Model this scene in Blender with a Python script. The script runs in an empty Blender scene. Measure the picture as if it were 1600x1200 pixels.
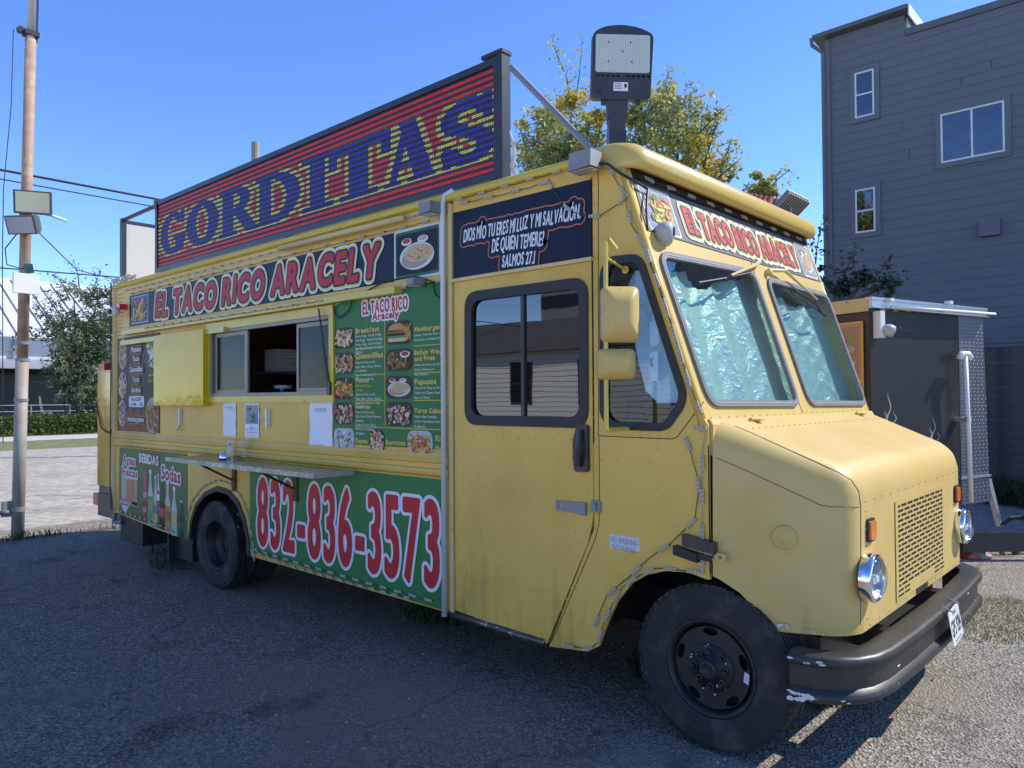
import bpy, bmesh, math, random
import numpy as np
from mathutils import Vector, Matrix
from mathutils.geometry import tessellate_polygon
random.seed(7); rng = np.random.default_rng(7)
S = bpy.context.scene; COL = S.collection
PI = math.pi
# ------------------------------------------------------------------ camera
CAM = np.array([3.6453, -3.3569, 1.736]); YAW, PIT, ROL, FOC = 0.7369, 0.0187, -0.0064, 1176.6
_f = np.array([-math.sin(YAW)*math.cos(PIT), math.cos(YAW)*math.cos(PIT), math.sin(PIT)])
_r = np.array([math.cos(YAW), math.sin(YAW), 0.]); _u = np.cross(_r, _f)
_r, _u = math.cos(ROL)*_r+math.sin(ROL)*_u, -math.sin(ROL)*_r+math.cos(ROL)*_u
cd = bpy.data.cameras.new('camera'); cd.sensor_width = 36; cd.lens = FOC*36/1600; cd.clip_end = 2000; cd.clip_start = .05
cam = bpy.data.objects.new('camera', cd); COL.objects.link(cam)
M4 = Matrix(((_r[0], _u[0], -_f[0], CAM[0]), (_r[1], _u[1], -_f[1], CAM[1]), (_r[2], _u[2], -_f[2], CAM[2]), (0, 0, 0, 1)))
cam.matrix_world = M4; S.camera = cam
# survey helper: where the sight line of a surveyed point meets a real plane of the place
def meet(u, v, ax, val):
    q = _f+_r*(u-800)/FOC+_u*(600-v)/FOC; i = 'xyz'.index(ax)
    return CAM+q*(val-CAM[i])/q[i]
def SD(u, v, y=0.):
    p = meet(u, v, 'y', y); return (float(p[0]), float(p[2]))
def WS(u, v):                               # windshield plane -> (y, s)
    q = _f+_r*(u-800)/FOC+_u*(600-v)/FOC; n = np.array([1, 0, .337]); t = (2.411-n@CAM)/(n@q); p = CAM+q*t
    return (float(p[1]), float((p[2]-1.6)*1.0553))
# ------------------------------------------------------------------ sky, sun, exposure
SUN = Vector((.62, .85, 1.0)).normalized()
W = bpy.data.worlds.new('World'); S.world = W; W.use_nodes = True
nt = W.node_tree; bg = nt.nodes['Background']; sk = nt.nodes.new('ShaderNodeTexSky'); sk.sky_type = 'NISHITA'
sk.sun_disc = False; sk.sun_elevation = math.asin(SUN.z); sk.sun_rotation = math.atan2(SUN.x, SUN.y)
sk.air_density = .85; sk.altitude = 800; sk.dust_density = .0; sk.ozone_density = 4.0
hs = nt.nodes.new('ShaderNodeHueSaturation'); hs.inputs['Saturation'].default_value = 1.16; hs.inputs['Hue'].default_value = .512
nt.links.new(sk.outputs[0], hs.inputs['Color']); nt.links.new(hs.outputs[0], bg.inputs[0]); bg.inputs[1].default_value = .13
sl = bpy.data.lights.new('sun', 'SUN'); sl.energy = 2.35; sl.angle = math.radians(.53); sl.color = (1, .95, .86)
so = bpy.data.objects.new('sun', sl); COL.objects.link(so); so.rotation_euler = SUN.to_track_quat('Z', 'Y').to_euler(); so.location = (0, 0, 30)
S.view_settings.view_transform = 'Standard'; S.view_settings.look = 'None'; S.view_settings.gamma = 1; S.view_settings.exposure = 1.25
S.view_settings.use_curve_mapping = False
try:
    S.cycles.max_bounces = 8; S.cycles.transparent_max_bounces = 12; S.cycles.sample_clamp_indirect = 4
except Exception: pass
# ------------------------------------------------------------------ materials
MATS = {}
def mat(name, col, rough=.5, metal=0., var=.12, vs=3., bump=0., bs=60., coat=0., spec=.5, col2=None, c2s=1.5, c2lo=.5, c2hi=.65, emit=None, es=1., streak=0., dirt=None):
    if name in MATS: return MATS[name]
    m = bpy.data.materials.new(name); m.use_nodes = True; n = m.node_tree.nodes; l = m.node_tree.links
    b = n['Principled BSDF']; b.inputs['Roughness'].default_value = rough; b.inputs['Metallic'].default_value = metal
    b.inputs['Coat Weight'].default_value = coat; b.inputs['Coat Roughness'].default_value = .12; b.inputs['Specular IOR Level'].default_value = spec
    tc = n.new('ShaderNodeTexCoord'); co = tc.outputs['Object']
    nz = n.new('ShaderNodeTexNoise'); nz.inputs['Scale'].default_value = vs; nz.inputs['Detail'].default_value = 8; l.new(co, nz.inputs['Vector'])
    mx = n.new('ShaderNodeMix'); mx.data_type = 'RGBA'
    mx.inputs[6].default_value = (*[max(0, c*(1-var)) for c in col], 1); mx.inputs[7].default_value = (*[min(1, c*(1+var)) for c in col], 1)
    l.new(nz.outputs['Fac'], mx.inputs[0]); out = mx.outputs[2]
    if col2:
        n2 = n.new('ShaderNodeTexNoise'); n2.inputs['Scale'].default_value = c2s; n2.inputs['Detail'].default_value = 10; n2.inputs['Roughness'].default_value = .65
        if streak:
            mp = n.new('ShaderNodeMapping'); mp.inputs['Scale'].default_value = (1, 1, streak); l.new(co, mp.inputs[0]); l.new(mp.outputs[0], n2.inputs['Vector'])
        else: l.new(co, n2.inputs['Vector'])
        rp = n.new('ShaderNodeValToRGB'); rp.color_ramp.elements[0].position = c2lo; rp.color_ramp.elements[1].position = c2hi; l.new(n2.outputs['Fac'], rp.inputs[0])
        m2 = n.new('ShaderNodeMix'); m2.data_type = 'RGBA'; l.new(rp.outputs[0], m2.inputs[0]); l.new(out, m2.inputs[6]); m2.inputs[7].default_value = (*col2, 1); out = m2.outputs[2]
    if dirt:                                 # grime that gathers low on the panels, plus faint run marks
        sx = n.new('ShaderNodeSeparateXYZ'); l.new(co, sx.inputs[0]); mz = n.new('ShaderNodeMapRange'); mz.inputs[1].default_value = .95; mz.inputs[2].default_value = .30; mz.inputs[3].default_value = 0; mz.inputs[4].default_value = .24; l.new(sx.outputs[2], mz.inputs[0])
        mp = n.new('ShaderNodeMapping'); mp.inputs['Scale'].default_value = (9, 9, .9); l.new(co, mp.inputs[0]); nd = n.new('ShaderNodeTexNoise'); nd.inputs['Scale'].default_value = 1.; nd.inputs['Detail'].default_value = 12; nd.inputs['Roughness'].default_value = .7; l.new(mp.outputs[0], nd.inputs['Vector'])
        ad = n.new('ShaderNodeMath'); ad.operation = 'ADD'; l.new(nd.outputs['Fac'], ad.inputs[0]); l.new(mz.outputs[0], ad.inputs[1])
        rd = n.new('ShaderNodeValToRGB'); rd.color_ramp.elements[0].position = .64; rd.color_ramp.elements[1].position = 1.0; rd.color_ramp.elements[1].color = (.75, .75, .75, 1); l.new(ad.outputs[0], rd.inputs[0])
        m3 = n.new('ShaderNodeMix'); m3.data_type = 'RGBA'; l.new(rd.outputs[0], m3.inputs[0]); l.new(out, m3.inputs[6]); m3.inputs[7].default_value = (*dirt, 1); out = m3.outputs[2]
        ns_ = n.new('ShaderNodeTexNoise'); ns_.inputs['Scale'].default_value = 38; ns_.inputs['Detail'].default_value = 3; l.new(co, ns_.inputs['Vector']); rs_ = n.new('ShaderNodeValToRGB'); rs_.color_ramp.elements[0].position = .74; rs_.color_ramp.elements[1].position = .78; l.new(ns_.outputs['Fac'], rs_.inputs[0])
        m4 = n.new('ShaderNodeMix'); m4.data_type = 'RGBA'; l.new(rs_.outputs[0], m4.inputs[0]); l.new(out, m4.inputs[6]); m4.inputs[7].default_value = (.22, .12, .04, 1); out = m4.outputs[2]
    l.new(out, b.inputs['Base Color'])
    if emit: b.inputs['Emission Color'].default_value = (*emit, 1); b.inputs['Emission Strength'].default_value = es
    if bump:
        n3 = n.new('ShaderNodeTexNoise'); n3.inputs['Scale'].default_value = bs; n3.inputs['Detail'].default_value = 6; l.new(co, n3.inputs['Vector'])
        bp = n.new('ShaderNodeBump'); bp.inputs['Strength'].default_value = bump; bp.inputs['Distance'].default_value = .02; l.new(n3.outputs['Fac'], bp.inputs['Height']); l.new(bp.outputs[0], b.inputs['Normal'])
    MATS[name] = m; return m
def attr_mat(name, rough=.4, emit=0., coat=0., spec=.5):
    if name in MATS: return MATS[name]
    m = bpy.data.materials.new(name); m.use_nodes = True; n = m.node_tree.nodes; l = m.node_tree.links; b = n['Principled BSDF']
    a = n.new('ShaderNodeAttribute'); a.attribute_name = 'Col'; nz = n.new('ShaderNodeTexNoise'); nz.inputs['Scale'].default_value = 9; nz.inputs['Detail'].default_value = 9
    tc = n.new('ShaderNodeTexCoord'); l.new(tc.outputs['Object'], nz.inputs['Vector'])
    mr = n.new('ShaderNodeMapRange'); mr.inputs[3].default_value = .84; mr.inputs[4].default_value = 1.12; l.new(nz.outputs['Fac'], mr.inputs[0])
    vm = n.new('ShaderNodeVectorMath'); vm.operation = 'SCALE'; l.new(a.outputs['Color'], vm.inputs[0]); l.new(mr.outputs[0], vm.inputs['Scale'])
    b.inputs['Roughness'].default_value = rough; b.inputs['Coat Weight'].default_value = coat; b.inputs['Specular IOR Level'].default_value = spec
    if emit:
        b.inputs['Base Color'].default_value = (.01, .01, .01, 1); l.new(a.outputs['Color'], b.inputs['Emission Color']); b.inputs['Emission Strength'].default_value = emit
    else: l.new(vm.outputs[0], b.inputs['Base Color'])
    MATS[name] = m; return m
def glass(name, tint, refl=.12, rough=.0, wav=0., ior=1.5):
    if name in MATS: return MATS[name]
    m = bpy.data.materials.new(name); m.use_nodes = True; n = m.node_tree.nodes; l = m.node_tree.links
    for x in list(n):
        if x.type != 'OUTPUT_MATERIAL': n.remove(x)
    o = n['Material Output']; t = n.new('ShaderNodeBsdfTransparent'); t.inputs[0].default_value = (*tint, 1)
    g = n.new('ShaderNodeBsdfGlossy'); g.inputs['Roughness'].default_value = rough; g.inputs['Color'].default_value = (.95, .97, 1, 1)
    lw = n.new('ShaderNodeLayerWeight'); lw.inputs[0].default_value = .5; pw = n.new('ShaderNodeMath'); pw.operation = 'POWER'; pw.inputs[1].default_value = 4.
    ad = n.new('ShaderNodeMath'); ad.operation = 'MULTIPLY_ADD'; ad.use_clamp = True; ad.inputs[1].default_value = .9*(ior-1)/.5; ad.inputs[2].default_value = refl+.03*(ior-1)/.5
    l.new(lw.outputs['Facing'], pw.inputs[0]); l.new(pw.outputs[0], ad.inputs[0]); mx = n.new('ShaderNodeMixShader'); l.new(ad.outputs[0], mx.inputs[0]); l.new(t.outputs[0], mx.inputs[1]); l.new(g.outputs[0], mx.inputs[2])
    if wav:
        tc = n.new('ShaderNodeTexCoord'); nz = n.new('ShaderNodeTexNoise'); nz.inputs['Scale'].default_value = 2.5; nz.inputs['Detail'].default_value = 1.5; l.new(tc.outputs['Object'], nz.inputs['Vector'])
        bp = n.new('ShaderNodeBump'); bp.inputs['Strength'].default_value = wav; bp.inputs['Distance'].default_value = .05; l.new(nz.outputs['Fac'], bp.inputs['Height']); l.new(bp.outputs[0], g.inputs['Normal'])
    l.new(mx.outputs[0], o.inputs[0]); MATS[name] = m; return m
YEL = mat('faded yellow truck paint', (.72, .47, .10), .45, var=.10, vs=1.3, bump=.35, bs=2.2, coat=.05, spec=.35, col2=(.52, .33, .05), c2s=1.1, c2lo=.46, c2hi=.74, dirt=(.20, .13, .05))
YELF = mat('chalky yellow front paint', (.60, .425, .14), .5, var=.08, vs=2., bump=.28, bs=2.4, coat=.04, spec=.35, col2=(.53, .37, .09), c2s=1.6, c2lo=.48, c2hi=.74, dirt=(.22, .15, .06))
YELS = mat('glossy fresh yellow panel', (.66, .43, .01), .09, var=.05, vs=3, bump=.3, bs=2.2, coat=.0, spec=.16)
YELB = mat('glossy amber yellow panel', (.52, .30, .015), .14, var=.08, vs=3, bump=.3, bs=3, coat=.2, spec=.35)
YELT = mat('bright yellow trim', (.60, .45, .045), .35, var=.1, vs=6, coat=.2, col2=(.3, .2, .05), c2s=9, c2lo=.62, c2hi=.72)
CREAM = mat('cream yellow trim', (.62, .48, .2), .45, var=.12, vs=5, col2=(.35, .27, .12), c2s=14, c2lo=.6, c2hi=.75)
BLK = mat('black rubber', (.018, .018, .02), .55, var=.3, vs=20, bump=.1)
BLKM = mat('black painted metal', (.025, .025, .028), .38, var=.3, vs=8, coat=.1)
BUMP = mat('worn black bumper paint', (.026, .025, .023), .42, var=.3, vs=7, bump=.05, bs=40, col2=(.06, .054, .045), c2s=6, c2lo=.5, c2hi=.8)
TYR = mat('dusty tyre rubber', (.02, .02, .02), .8, var=.25, vs=12, bump=.25, bs=30, col2=(.075, .068, .058), c2s=6, c2lo=.48, c2hi=.72)
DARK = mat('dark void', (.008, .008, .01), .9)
ALU = mat('dull aluminium', (.55, .56, .58), .38, .85, var=.12, vs=15, bump=.08)
STEEL = mat('brushed steel shelf', (.42, .41, .36), .3, .8, var=.2, vs=9, bump=.06, bs=20, col2=(.3, .27, .2), c2s=5)
GREY = mat('grey painted metal', (.24, .245, .25), .5, .2, var=.1)
CHR = mat('chrome', (.85, .86, .88), .09, 1., var=.03)
WHT = mat('white plastic', (.74, .74, .72), .45, var=.05)
WHTP = mat('white paper', (.78, .79, .82), .7, var=.04, bump=.1, bs=6)
FRAME = mat('weathered aluminium window frame', (.30, .27, .22), .5, .4, var=.2, vs=10)
CHIP = mat('bare primer chip', (.62, .62, .62), .7, var=.1)
ORNG = mat('orange lens', (.85, .22, .02), .2, var=.1, vs=40, bump=.4, bs=90, coat=.6)
REDL = mat('red lens', (.6, .02, .02), .25, coat=.5)
PRINT = attr_mat('printed vinyl', .45, spec=.22); PRINTM = attr_mat('sun struck matt vinyl', .6, spec=.25)
LED = attr_mat('display lamp', .5, emit=.34)
GLD = glass('door glass', (.10, .11, .12), .10, wav=.012)
GLW = glass('windshield glass', (.84, .96, .95), .04, wav=.1)
GLS = glass('quarter glass', (.80, .88, .92), .01, wav=.02)
GLK = glass('service window screen', (.2, .2, .2), .02, .15, ior=1.15)
# ------------------------------------------------------------------ object helpers
def tag(o, label=None, cat=None, group=None, kind=None):
    for k, v in (('label', label), ('category', cat), ('group', group), ('kind', kind)):
        if v: o[k] = v
    return o
def thing(name, label, cat, loc=(0, 0, 0), group=None):
    o = bpy.data.objects.new(name, None); COL.objects.link(o); o.location = loc; o.empty_display_size = .2
    return tag(o, label, cat, group)
def link(name, me, m=None, parent=None, label=None, kind=None):
    o = bpy.data.objects.new(name, me); COL.objects.link(o)
    if m is not None and not me.materials: me.materials.append(m)
    if parent is not None:
        o.parent = parent
        if parent.type == 'EMPTY': o.location = -Vector(parent.location)
    return tag(o, label, kind=kind)
def mesh(vs, fs, name='mesh', smooth=False):
    me = bpy.data.meshes.new(name); me.from_pydata([tuple(v) for v in vs], [], [tuple(f) for f in fs]); me.update()
    if smooth: me.shade_smooth()
    return me
def part(name, vs, fs, m, parent, label=None, kind=None, smooth=False):
    return link(name, mesh(vs, fs, name, smooth), m, parent, label, kind)
def solo(name, vs, fs, m, label, cat, group=None, kind=None, smooth=False):
    vs = np.array(vs, float); b = np.array([(vs[:, 0].min()+vs[:, 0].max())/2, (vs[:, 1].min()+vs[:, 1].max())/2, vs[:, 2].min()])
    o = link(name, mesh(vs-b, fs, name, smooth), m); o.location = b
    return tag(o, label, cat, group, kind)
class B:                                    # collects geometry for one mesh
    def __init__(s): s.v = []; s.f = []
    def add(s, vs, fs): n = len(s.v); s.v += [tuple(map(float, v)) for v in vs]; s.f += [tuple(i+n for i in f) for f in fs]; return s
    def box(s, x0, x1, y0, y1, z0, z1):
        return s.add([(x0, y0, z0), (x1, y0, z0), (x1, y1, z0), (x0, y1, z0), (x0, y0, z1), (x1, y0, z1), (x1, y1, z1), (x0, y1, z1)],
                     [(3, 2, 1, 0), (4, 5, 6, 7), (0, 1, 5, 4), (1, 2, 6, 5), (2, 3, 7, 6), (3, 0, 4, 7)])
    def obox(s, c, ax, ay, az):            # oriented box: centre and three half vectors
        c, ax, ay, az = map(Vector, (c, ax, ay, az)); P = [c+i*ax+j*ay+k*az for k in (-1, 1) for j in (-1, 1) for i in (-1, 1)]
        return s.add(P, [(0, 2, 3, 1), (4, 5, 7, 6), (0, 1, 5, 4), (1, 3, 7, 5), (3, 2, 6, 7), (2, 0, 4, 6)])
    def tube(s, pts, r, n=8, caps=True):
        P = [Vector(p) for p in pts]; R = r if isinstance(r, (list, tuple)) else [r]*len(P); vs = []; fs = []
        prev = None
        for i, p in enumerate(P):
            d = (P[min(i+1, len(P)-1)]-P[max(i-1, 0)]).normalized()
            if prev is None: a = d.cross(Vector((0, 0, 1)) if abs(d.z) < .9 else Vector((1, 0, 0))).normalized()
            else: a = (prev-d*prev.dot(d)).normalized()
            prev = a; b = d.cross(a)
            vs += [p+(a*math.cos(2*PI*k/n)+b*math.sin(2*PI*k/n))*R[i] for k in range(n)]
        for i in range(len(P)-1):
            for k in range(n): fs.append((i*n+k, i*n+(k+1) % n, (i+1)*n+(k+1) % n, (i+1)*n+k))
        if caps: fs += [tuple(range(n-1, -1, -1)), tuple(range((len(P)-1)*n, len(P)*n))]
        return s.add(vs, fs)
    def lathe(s, prof, c, axis, n=32):     # prof [(r, h)], around axis through c
        c = Vector(c); w = Vector(axis).normalized(); a = w.cross(Vector((0, 0, 1)) if abs(w.z) < .9 else Vector((1, 0, 0))).normalized(); b = w.cross(a)
        vs = [c+w*h+(a*math.cos(2*PI*k/n)+b*math.sin(2*PI*k/n))*max(r, .0003) for r, h in prof for k in range(n)]
        fs = [(i*n+k, (i+1)*n+k, (i+1)*n+(k+1) % n, i*n+(k+1) % n) for i in range(len(prof)-1) for k in range(n)]
        return s.add(vs, fs)
    def sweep(s, prof, path, ups=None):    # prof [(out, up)] swept along a plan path; out = right hand normal of travel
        P = [Vector(p) for p in path]; m = len(prof); vs = []
        for i, p in enumerate(P):
            d = (P[min(i+1, len(P)-1)]-P[max(i-1, 0)]); d.z = 0; d.normalize(); o = Vector((d.y, -d.x, 0))
            k = ups[i] if ups else 1
            vs += [p+o*(a*k)+Vector((0, 0, b*k)) for a, b in prof]
        fs = [(i*m+k, i*m+(k+1) % m, (i+1)*m+(k+1) % m, (i+1)*m+k) for i in range(len(P)-1) for k in range(m)]
        fs += [tuple(range(m-1, -1, -1)), tuple(range((len(P)-1)*m, len(P)*m))]
        return s.add(vs, fs)
    def out(s, name, m, parent, label=None, kind=None, smooth=False): return part(name, s.v, s.f, m, parent, label, kind, smooth)
    def solo(s, name, m, label, cat, group=None, kind=None, smooth=False): return solo(name, s.v, s.f, m, label, cat, group, kind, smooth)
class Fr:                                   # a plane in the place: origin, two axes, outward normal
    def __init__(s, O, U, V, N): s.O, s.U, s.V, s.N = Vector(O), Vector(U).normalized(), Vector(V).normalized(), Vector(N).normalized()
    def p(s, a, b, n=0.): return s.O+s.U*a+s.V*b+s.N*n
def area(p): return .5*sum(p[i][0]*p[(i+1) % len(p)][1]-p[(i+1) % len(p)][0]*p[i][1] for i in range(len(p)))
def ccw(p, up=True): p = list(p); return p if (area(p) > 0) == up else p[::-1]
def plate(bb, fr, outer, holes=(), n0=0., n1=.01):
    loops = [ccw(outer)]+[ccw(h, False) for h in holes]
    flat = [q for L in loops for q in L]; tris = tessellate_polygon([[Vector((a, b, 0)) for a, b in L] for L in loops]); k = len(flat)
    vs = [fr.p(a, b, n1) for a, b in flat]+[fr.p(a, b, n0) for a, b in flat]; fs = []
    for t in tris:
        A, Bq, Cq = [flat[i] for i in t]; t = t if area([A, Bq, Cq]) > 0 else t[::-1]
        if (fr.U.cross(fr.V)).dot(fr.N) < 0: t = t[::-1]
        fs += [tuple(t), tuple(i+k for i in reversed(t))]
    o = 0
    for L in loops:
        m = len(L)
        for i in range(m): fs.append((o+i, o+(i+1) % m, k+o+(i+1) % m, k+o+i))
        o += m
    return bb.add(vs, fs)
def rect(a0, a1, b0, b1): return [(a0, b0), (a1, b0), (a1, b1), (a0, b1)]
def ell(ca, cb, ra, rb, n=28, t0=0, t1=2*PI): return [(ca+ra*math.cos(t0+(t1-t0)*i/n), cb+rb*math.sin(t0+(t1-t0)*i/n)) for i in range(n)]
def rounded(poly, r, n=6):
    out = []; P = [Vector(p) for p in ccw(poly)]; m = len(P)
    for i in range(m):
        p, a, b = P[i], P[i-1], P[(i+1) % m]; da, db = (a-p), (b-p); k = min(r, da.length*.45, db.length*.45)
        A, Bq = p+da.normalized()*k, p+db.normalized()*k
        for j in range(n+1):
            t = j/n; q = A*(1-t)**2+p*2*t*(1-t)+Bq*t*t; out.append((q.x, q.y))
    return out
def offs(loop, d, rnd=True):                # outward for ccw loops, shrinking for cw (holes); convex corners rounded
    Q = []
    for p in loop:
        p = Vector(p)
        if not Q or (p-Q[-1]).length > 1e-4: Q.append(p)
    if len(Q) > 2 and (Q[0]-Q[-1]).length < 1e-4: Q.pop()
    m = len(Q); out = []
    for i in range(m):
        e1 = (Q[i]-Q[i-1]).normalized(); e2 = (Q[(i+1) % m]-Q[i]).normalized()
        n1 = Vector((e1.y, -e1.x)); n2 = Vector((e2.y, -e2.x)); t = math.atan2(e1.x*e2.y-e1.y*e2.x, e1.dot(e2))
        if rnd and t*d > 0 and abs(t) > .35:
            k = max(1, int(abs(t)/.35)); a0 = math.atan2(n1.y, n1.x)
            for q in range(k+1): a = a0+t*q/k; out.append((Q[i].x+d*math.cos(a), Q[i].y+d*math.sin(a)))
            continue
        n = n1+n2; L = n.length; n = n1 if L < .2 else n/L
        c = max(.75, n.dot(n1)); q = Q[i]+n*(d/c); out.append((q.x, q.y))
    return out
# ------------------------------------------------------------------ lettering from the built-in font
_gl = {}
def glyph(ch):
    if ch in _gl: return _gl[ch]
    c = bpy.data.curves.new('g', 'FONT'); c.body = ch; c.fill_mode = 'NONE'; c.resolution_u = 5
    o = bpy.data.objects.new('g', c); COL.objects.link(o); dg = bpy.context.evaluated_depsgraph_get(); dg.update()
    me = o.evaluated_get(dg).to_mesh(); adj = {}
    for e in me.edges: a, b = e.vertices; adj.setdefault(a, []).append(b); adj.setdefault(b, []).append(a)
    co = [(v.co.x, v.co.y) for v in me.vertices]; seen = set(); loops = []
    for s0 in adj:
        if s0 in seen: continue
        L = [s0]; seen.add(s0); cur = s0
        while True:
            nx = [q for q in adj[cur] if q not in seen]
            if not nx: break
            cur = nx[0]; seen.add(cur); L.append(cur)
        loops.append([co[i] for i in L])
    o.evaluated_get(dg).to_mesh_clear(); bpy.data.objects.remove(o); bpy.data.curves.remove(c)
    def inside(p, L):
        r = False
        for i in range(len(L)):
            (x1, y1), (x2, y2) = L[i], L[i-1]
            if (y1 > p[1]) != (y2 > p[1]) and p[0] < (x2-x1)*(p[1]-y1)/(y2-y1)+x1: r = not r
        return r
    res = []
    for i, L in enumerate(loops):
        d = sum(sum(inside(p, K) for p in L) > .6*len(L) for j, K in enumerate(loops) if j != i); res.append((ccw(L, d % 2 == 0), d % 2 == 1))
    xs = [p[0] for L, _ in res for p in L] or [0, .3]
    _gl[ch] = (res, min(xs), max(xs)); return _gl[ch]
def layout(txt, bold=.0, gap=.07, space=.3):
    x = 0; out = []
    for ch in txt:
        if ch == ' ': x += space; continue
        L, a, b = glyph(ch); out.append(([([(p[0]-a+x+bold, p[1]) for p in K], h) for K, h in L])); x += b-a+gap+2*bold
    return out, x-gap
from mathutils.geometry import delaunay_2d_cdt
def wind(p, L):
    w = 0; x, y = p
    for i in range(len(L)):
        x1, y1 = L[i-1]; x2, y2 = L[i]
        if y1 <= y < y2 and (x2-x1)*(y-y1)-(x-x1)*(y2-y1) > 0: w += 1
        elif y2 <= y < y1 and (x2-x1)*(y-y1)-(x-x1)*(y2-y1) < 0: w -= 1
    return w
def fill2d(loops):                          # robust fill: first loop ccw is solid, the others cw are holes
    V = []; E = []
    for L in loops: k = len(V); V += [Vector(p) for p in L]; E += [(k+i, k+(i+1) % len(L)) for i in range(len(L))]
    r = delaunay_2d_cdt(V, E, [], 0, 1e-6); co = [(v.x, v.y) for v in r[0]]; T = []
    for f in r[2]:
        c = (sum(co[i][0] for i in f)/3, sum(co[i][1] for i in f)/3)
        if wind(c, loops[0]) > 0 and not any(wind(c, L) < 0 for L in loops[1:]):
            f = tuple(f); T.append(f if area([co[i] for i in f]) > 0 else f[::-1])
    return co, T
class Print:                                # flat print: coloured polygons on a frame, each layer a hair above the last
    def __init__(s, fr, base=.001, step=.0006): s.fr, s.base, s.step = fr, base, step; s.v = []; s.f = []; s.c = []
    def poly(s, pts, col, lay=0, holes=()):
        loops = [ccw(pts)]+[ccw(h, False) for h in holes]; flat = [q for L in loops for q in L]; n = len(s.v); h = s.base+lay*s.step
        s.v += [tuple(s.fr.p(a, b, h)) for a, b in flat]
        if len(pts) <= 4 and not holes: T = [tuple(range(len(pts)))]
        else:
            flat, T = fill2d(loops); s.v[n:] = [tuple(s.fr.p(a, b, h)) for a, b in flat]
        flip = s.fr.U.cross(s.fr.V).dot(s.fr.N) < 0
        for t in T: s.f.append(tuple(i+n for i in (tuple(reversed(t)) if flip else t))); s.c.append(col)
    def text(s, txt, a0, a1, b0, b1, col, lay=5, bold=.03, shear=0., slope=0., outl=(), gap=.07, jit=0., sk=None, lj=0., space=.3):
        L, wid = layout(txt, bold, gap, space); sc = (a1-a0)/wid
        cap = .70; zs = (b1-b0)/cap
        for gi, g in enumerate(L):
            jz = random.uniform(-jit, jit)
            def tr(p, gi=gi, jz=jz):
                a = a0+p[0]*sc; b = b0+p[1]*zs+jz; b2 = b+slope*(a-a0); return (a+shear*(b-b0), b2)
            G = [[tr(p) for p in K] for K, h in g]; G = [ccw(K, not h) for K, (_, h) in zip(G, g)]; H = [h for _, h in g]
            bm = bold*sc if bold else 0
            for oi, (od, oc) in enumerate(list(outl)+[(0, col)]):
                ly = lay+oi*2+(gi % 6)*.3+lj; out = [offs(K, od+bm) for K, h in zip(G, H) if not h]
                hol = [offs(K, od+bm) for K, h in zip(G, H) if h]; hol = [K for K, K0 in zip(hol, [K for K, h in zip(G, H) if h]) if area(K) < -1e-6 and (max(p[0] for p in K0)-min(p[0] for p in K0)) > 2.3*(od+max(bm, 0))]
                for K in out:
                    try: s.poly(K, oc, ly, [h for h in hol if min(p[0] for p in K) < h[0][0] < max(p[0] for p in K)])
                    except Exception: pass
    def out(s, name, m, parent, label=None, kind=None):
        me = mesh(s.v, s.f, name); at = me.color_attributes.new('Col', 'FLOAT_COLOR', 'CORNER')
        cc = np.array([c for f, c in zip(s.f, s.c) for _ in f], float); buf = np.ones((len(cc), 4)); buf[:, :3] = cc; at.data.foreach_set('color', buf.ravel())
        return link(name, me, m, parent, label, kind)
def blob(cx, cy, r, sq=1., n=9, a=None):
    a = random.random()*PI if a is None else a; P = []
    for i in range(n):
        t = 2*PI*i/n; q = r*random.uniform(.8, 1.15); x, y = q*math.cos(t), q*sq*math.sin(t); P.append((cx+x*math.cos(a)-y*math.sin(a), cy+x*math.sin(a)+y*math.cos(a)))
    return P
def stick(cx, cy, l, w, a): c, s = math.cos(a), math.sin(a); return [(cx+x*c-y*s, cy+x*s+y*c) for x, y in ((-l, -w), (l, -w), (l, w), (-l, w))]
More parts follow.
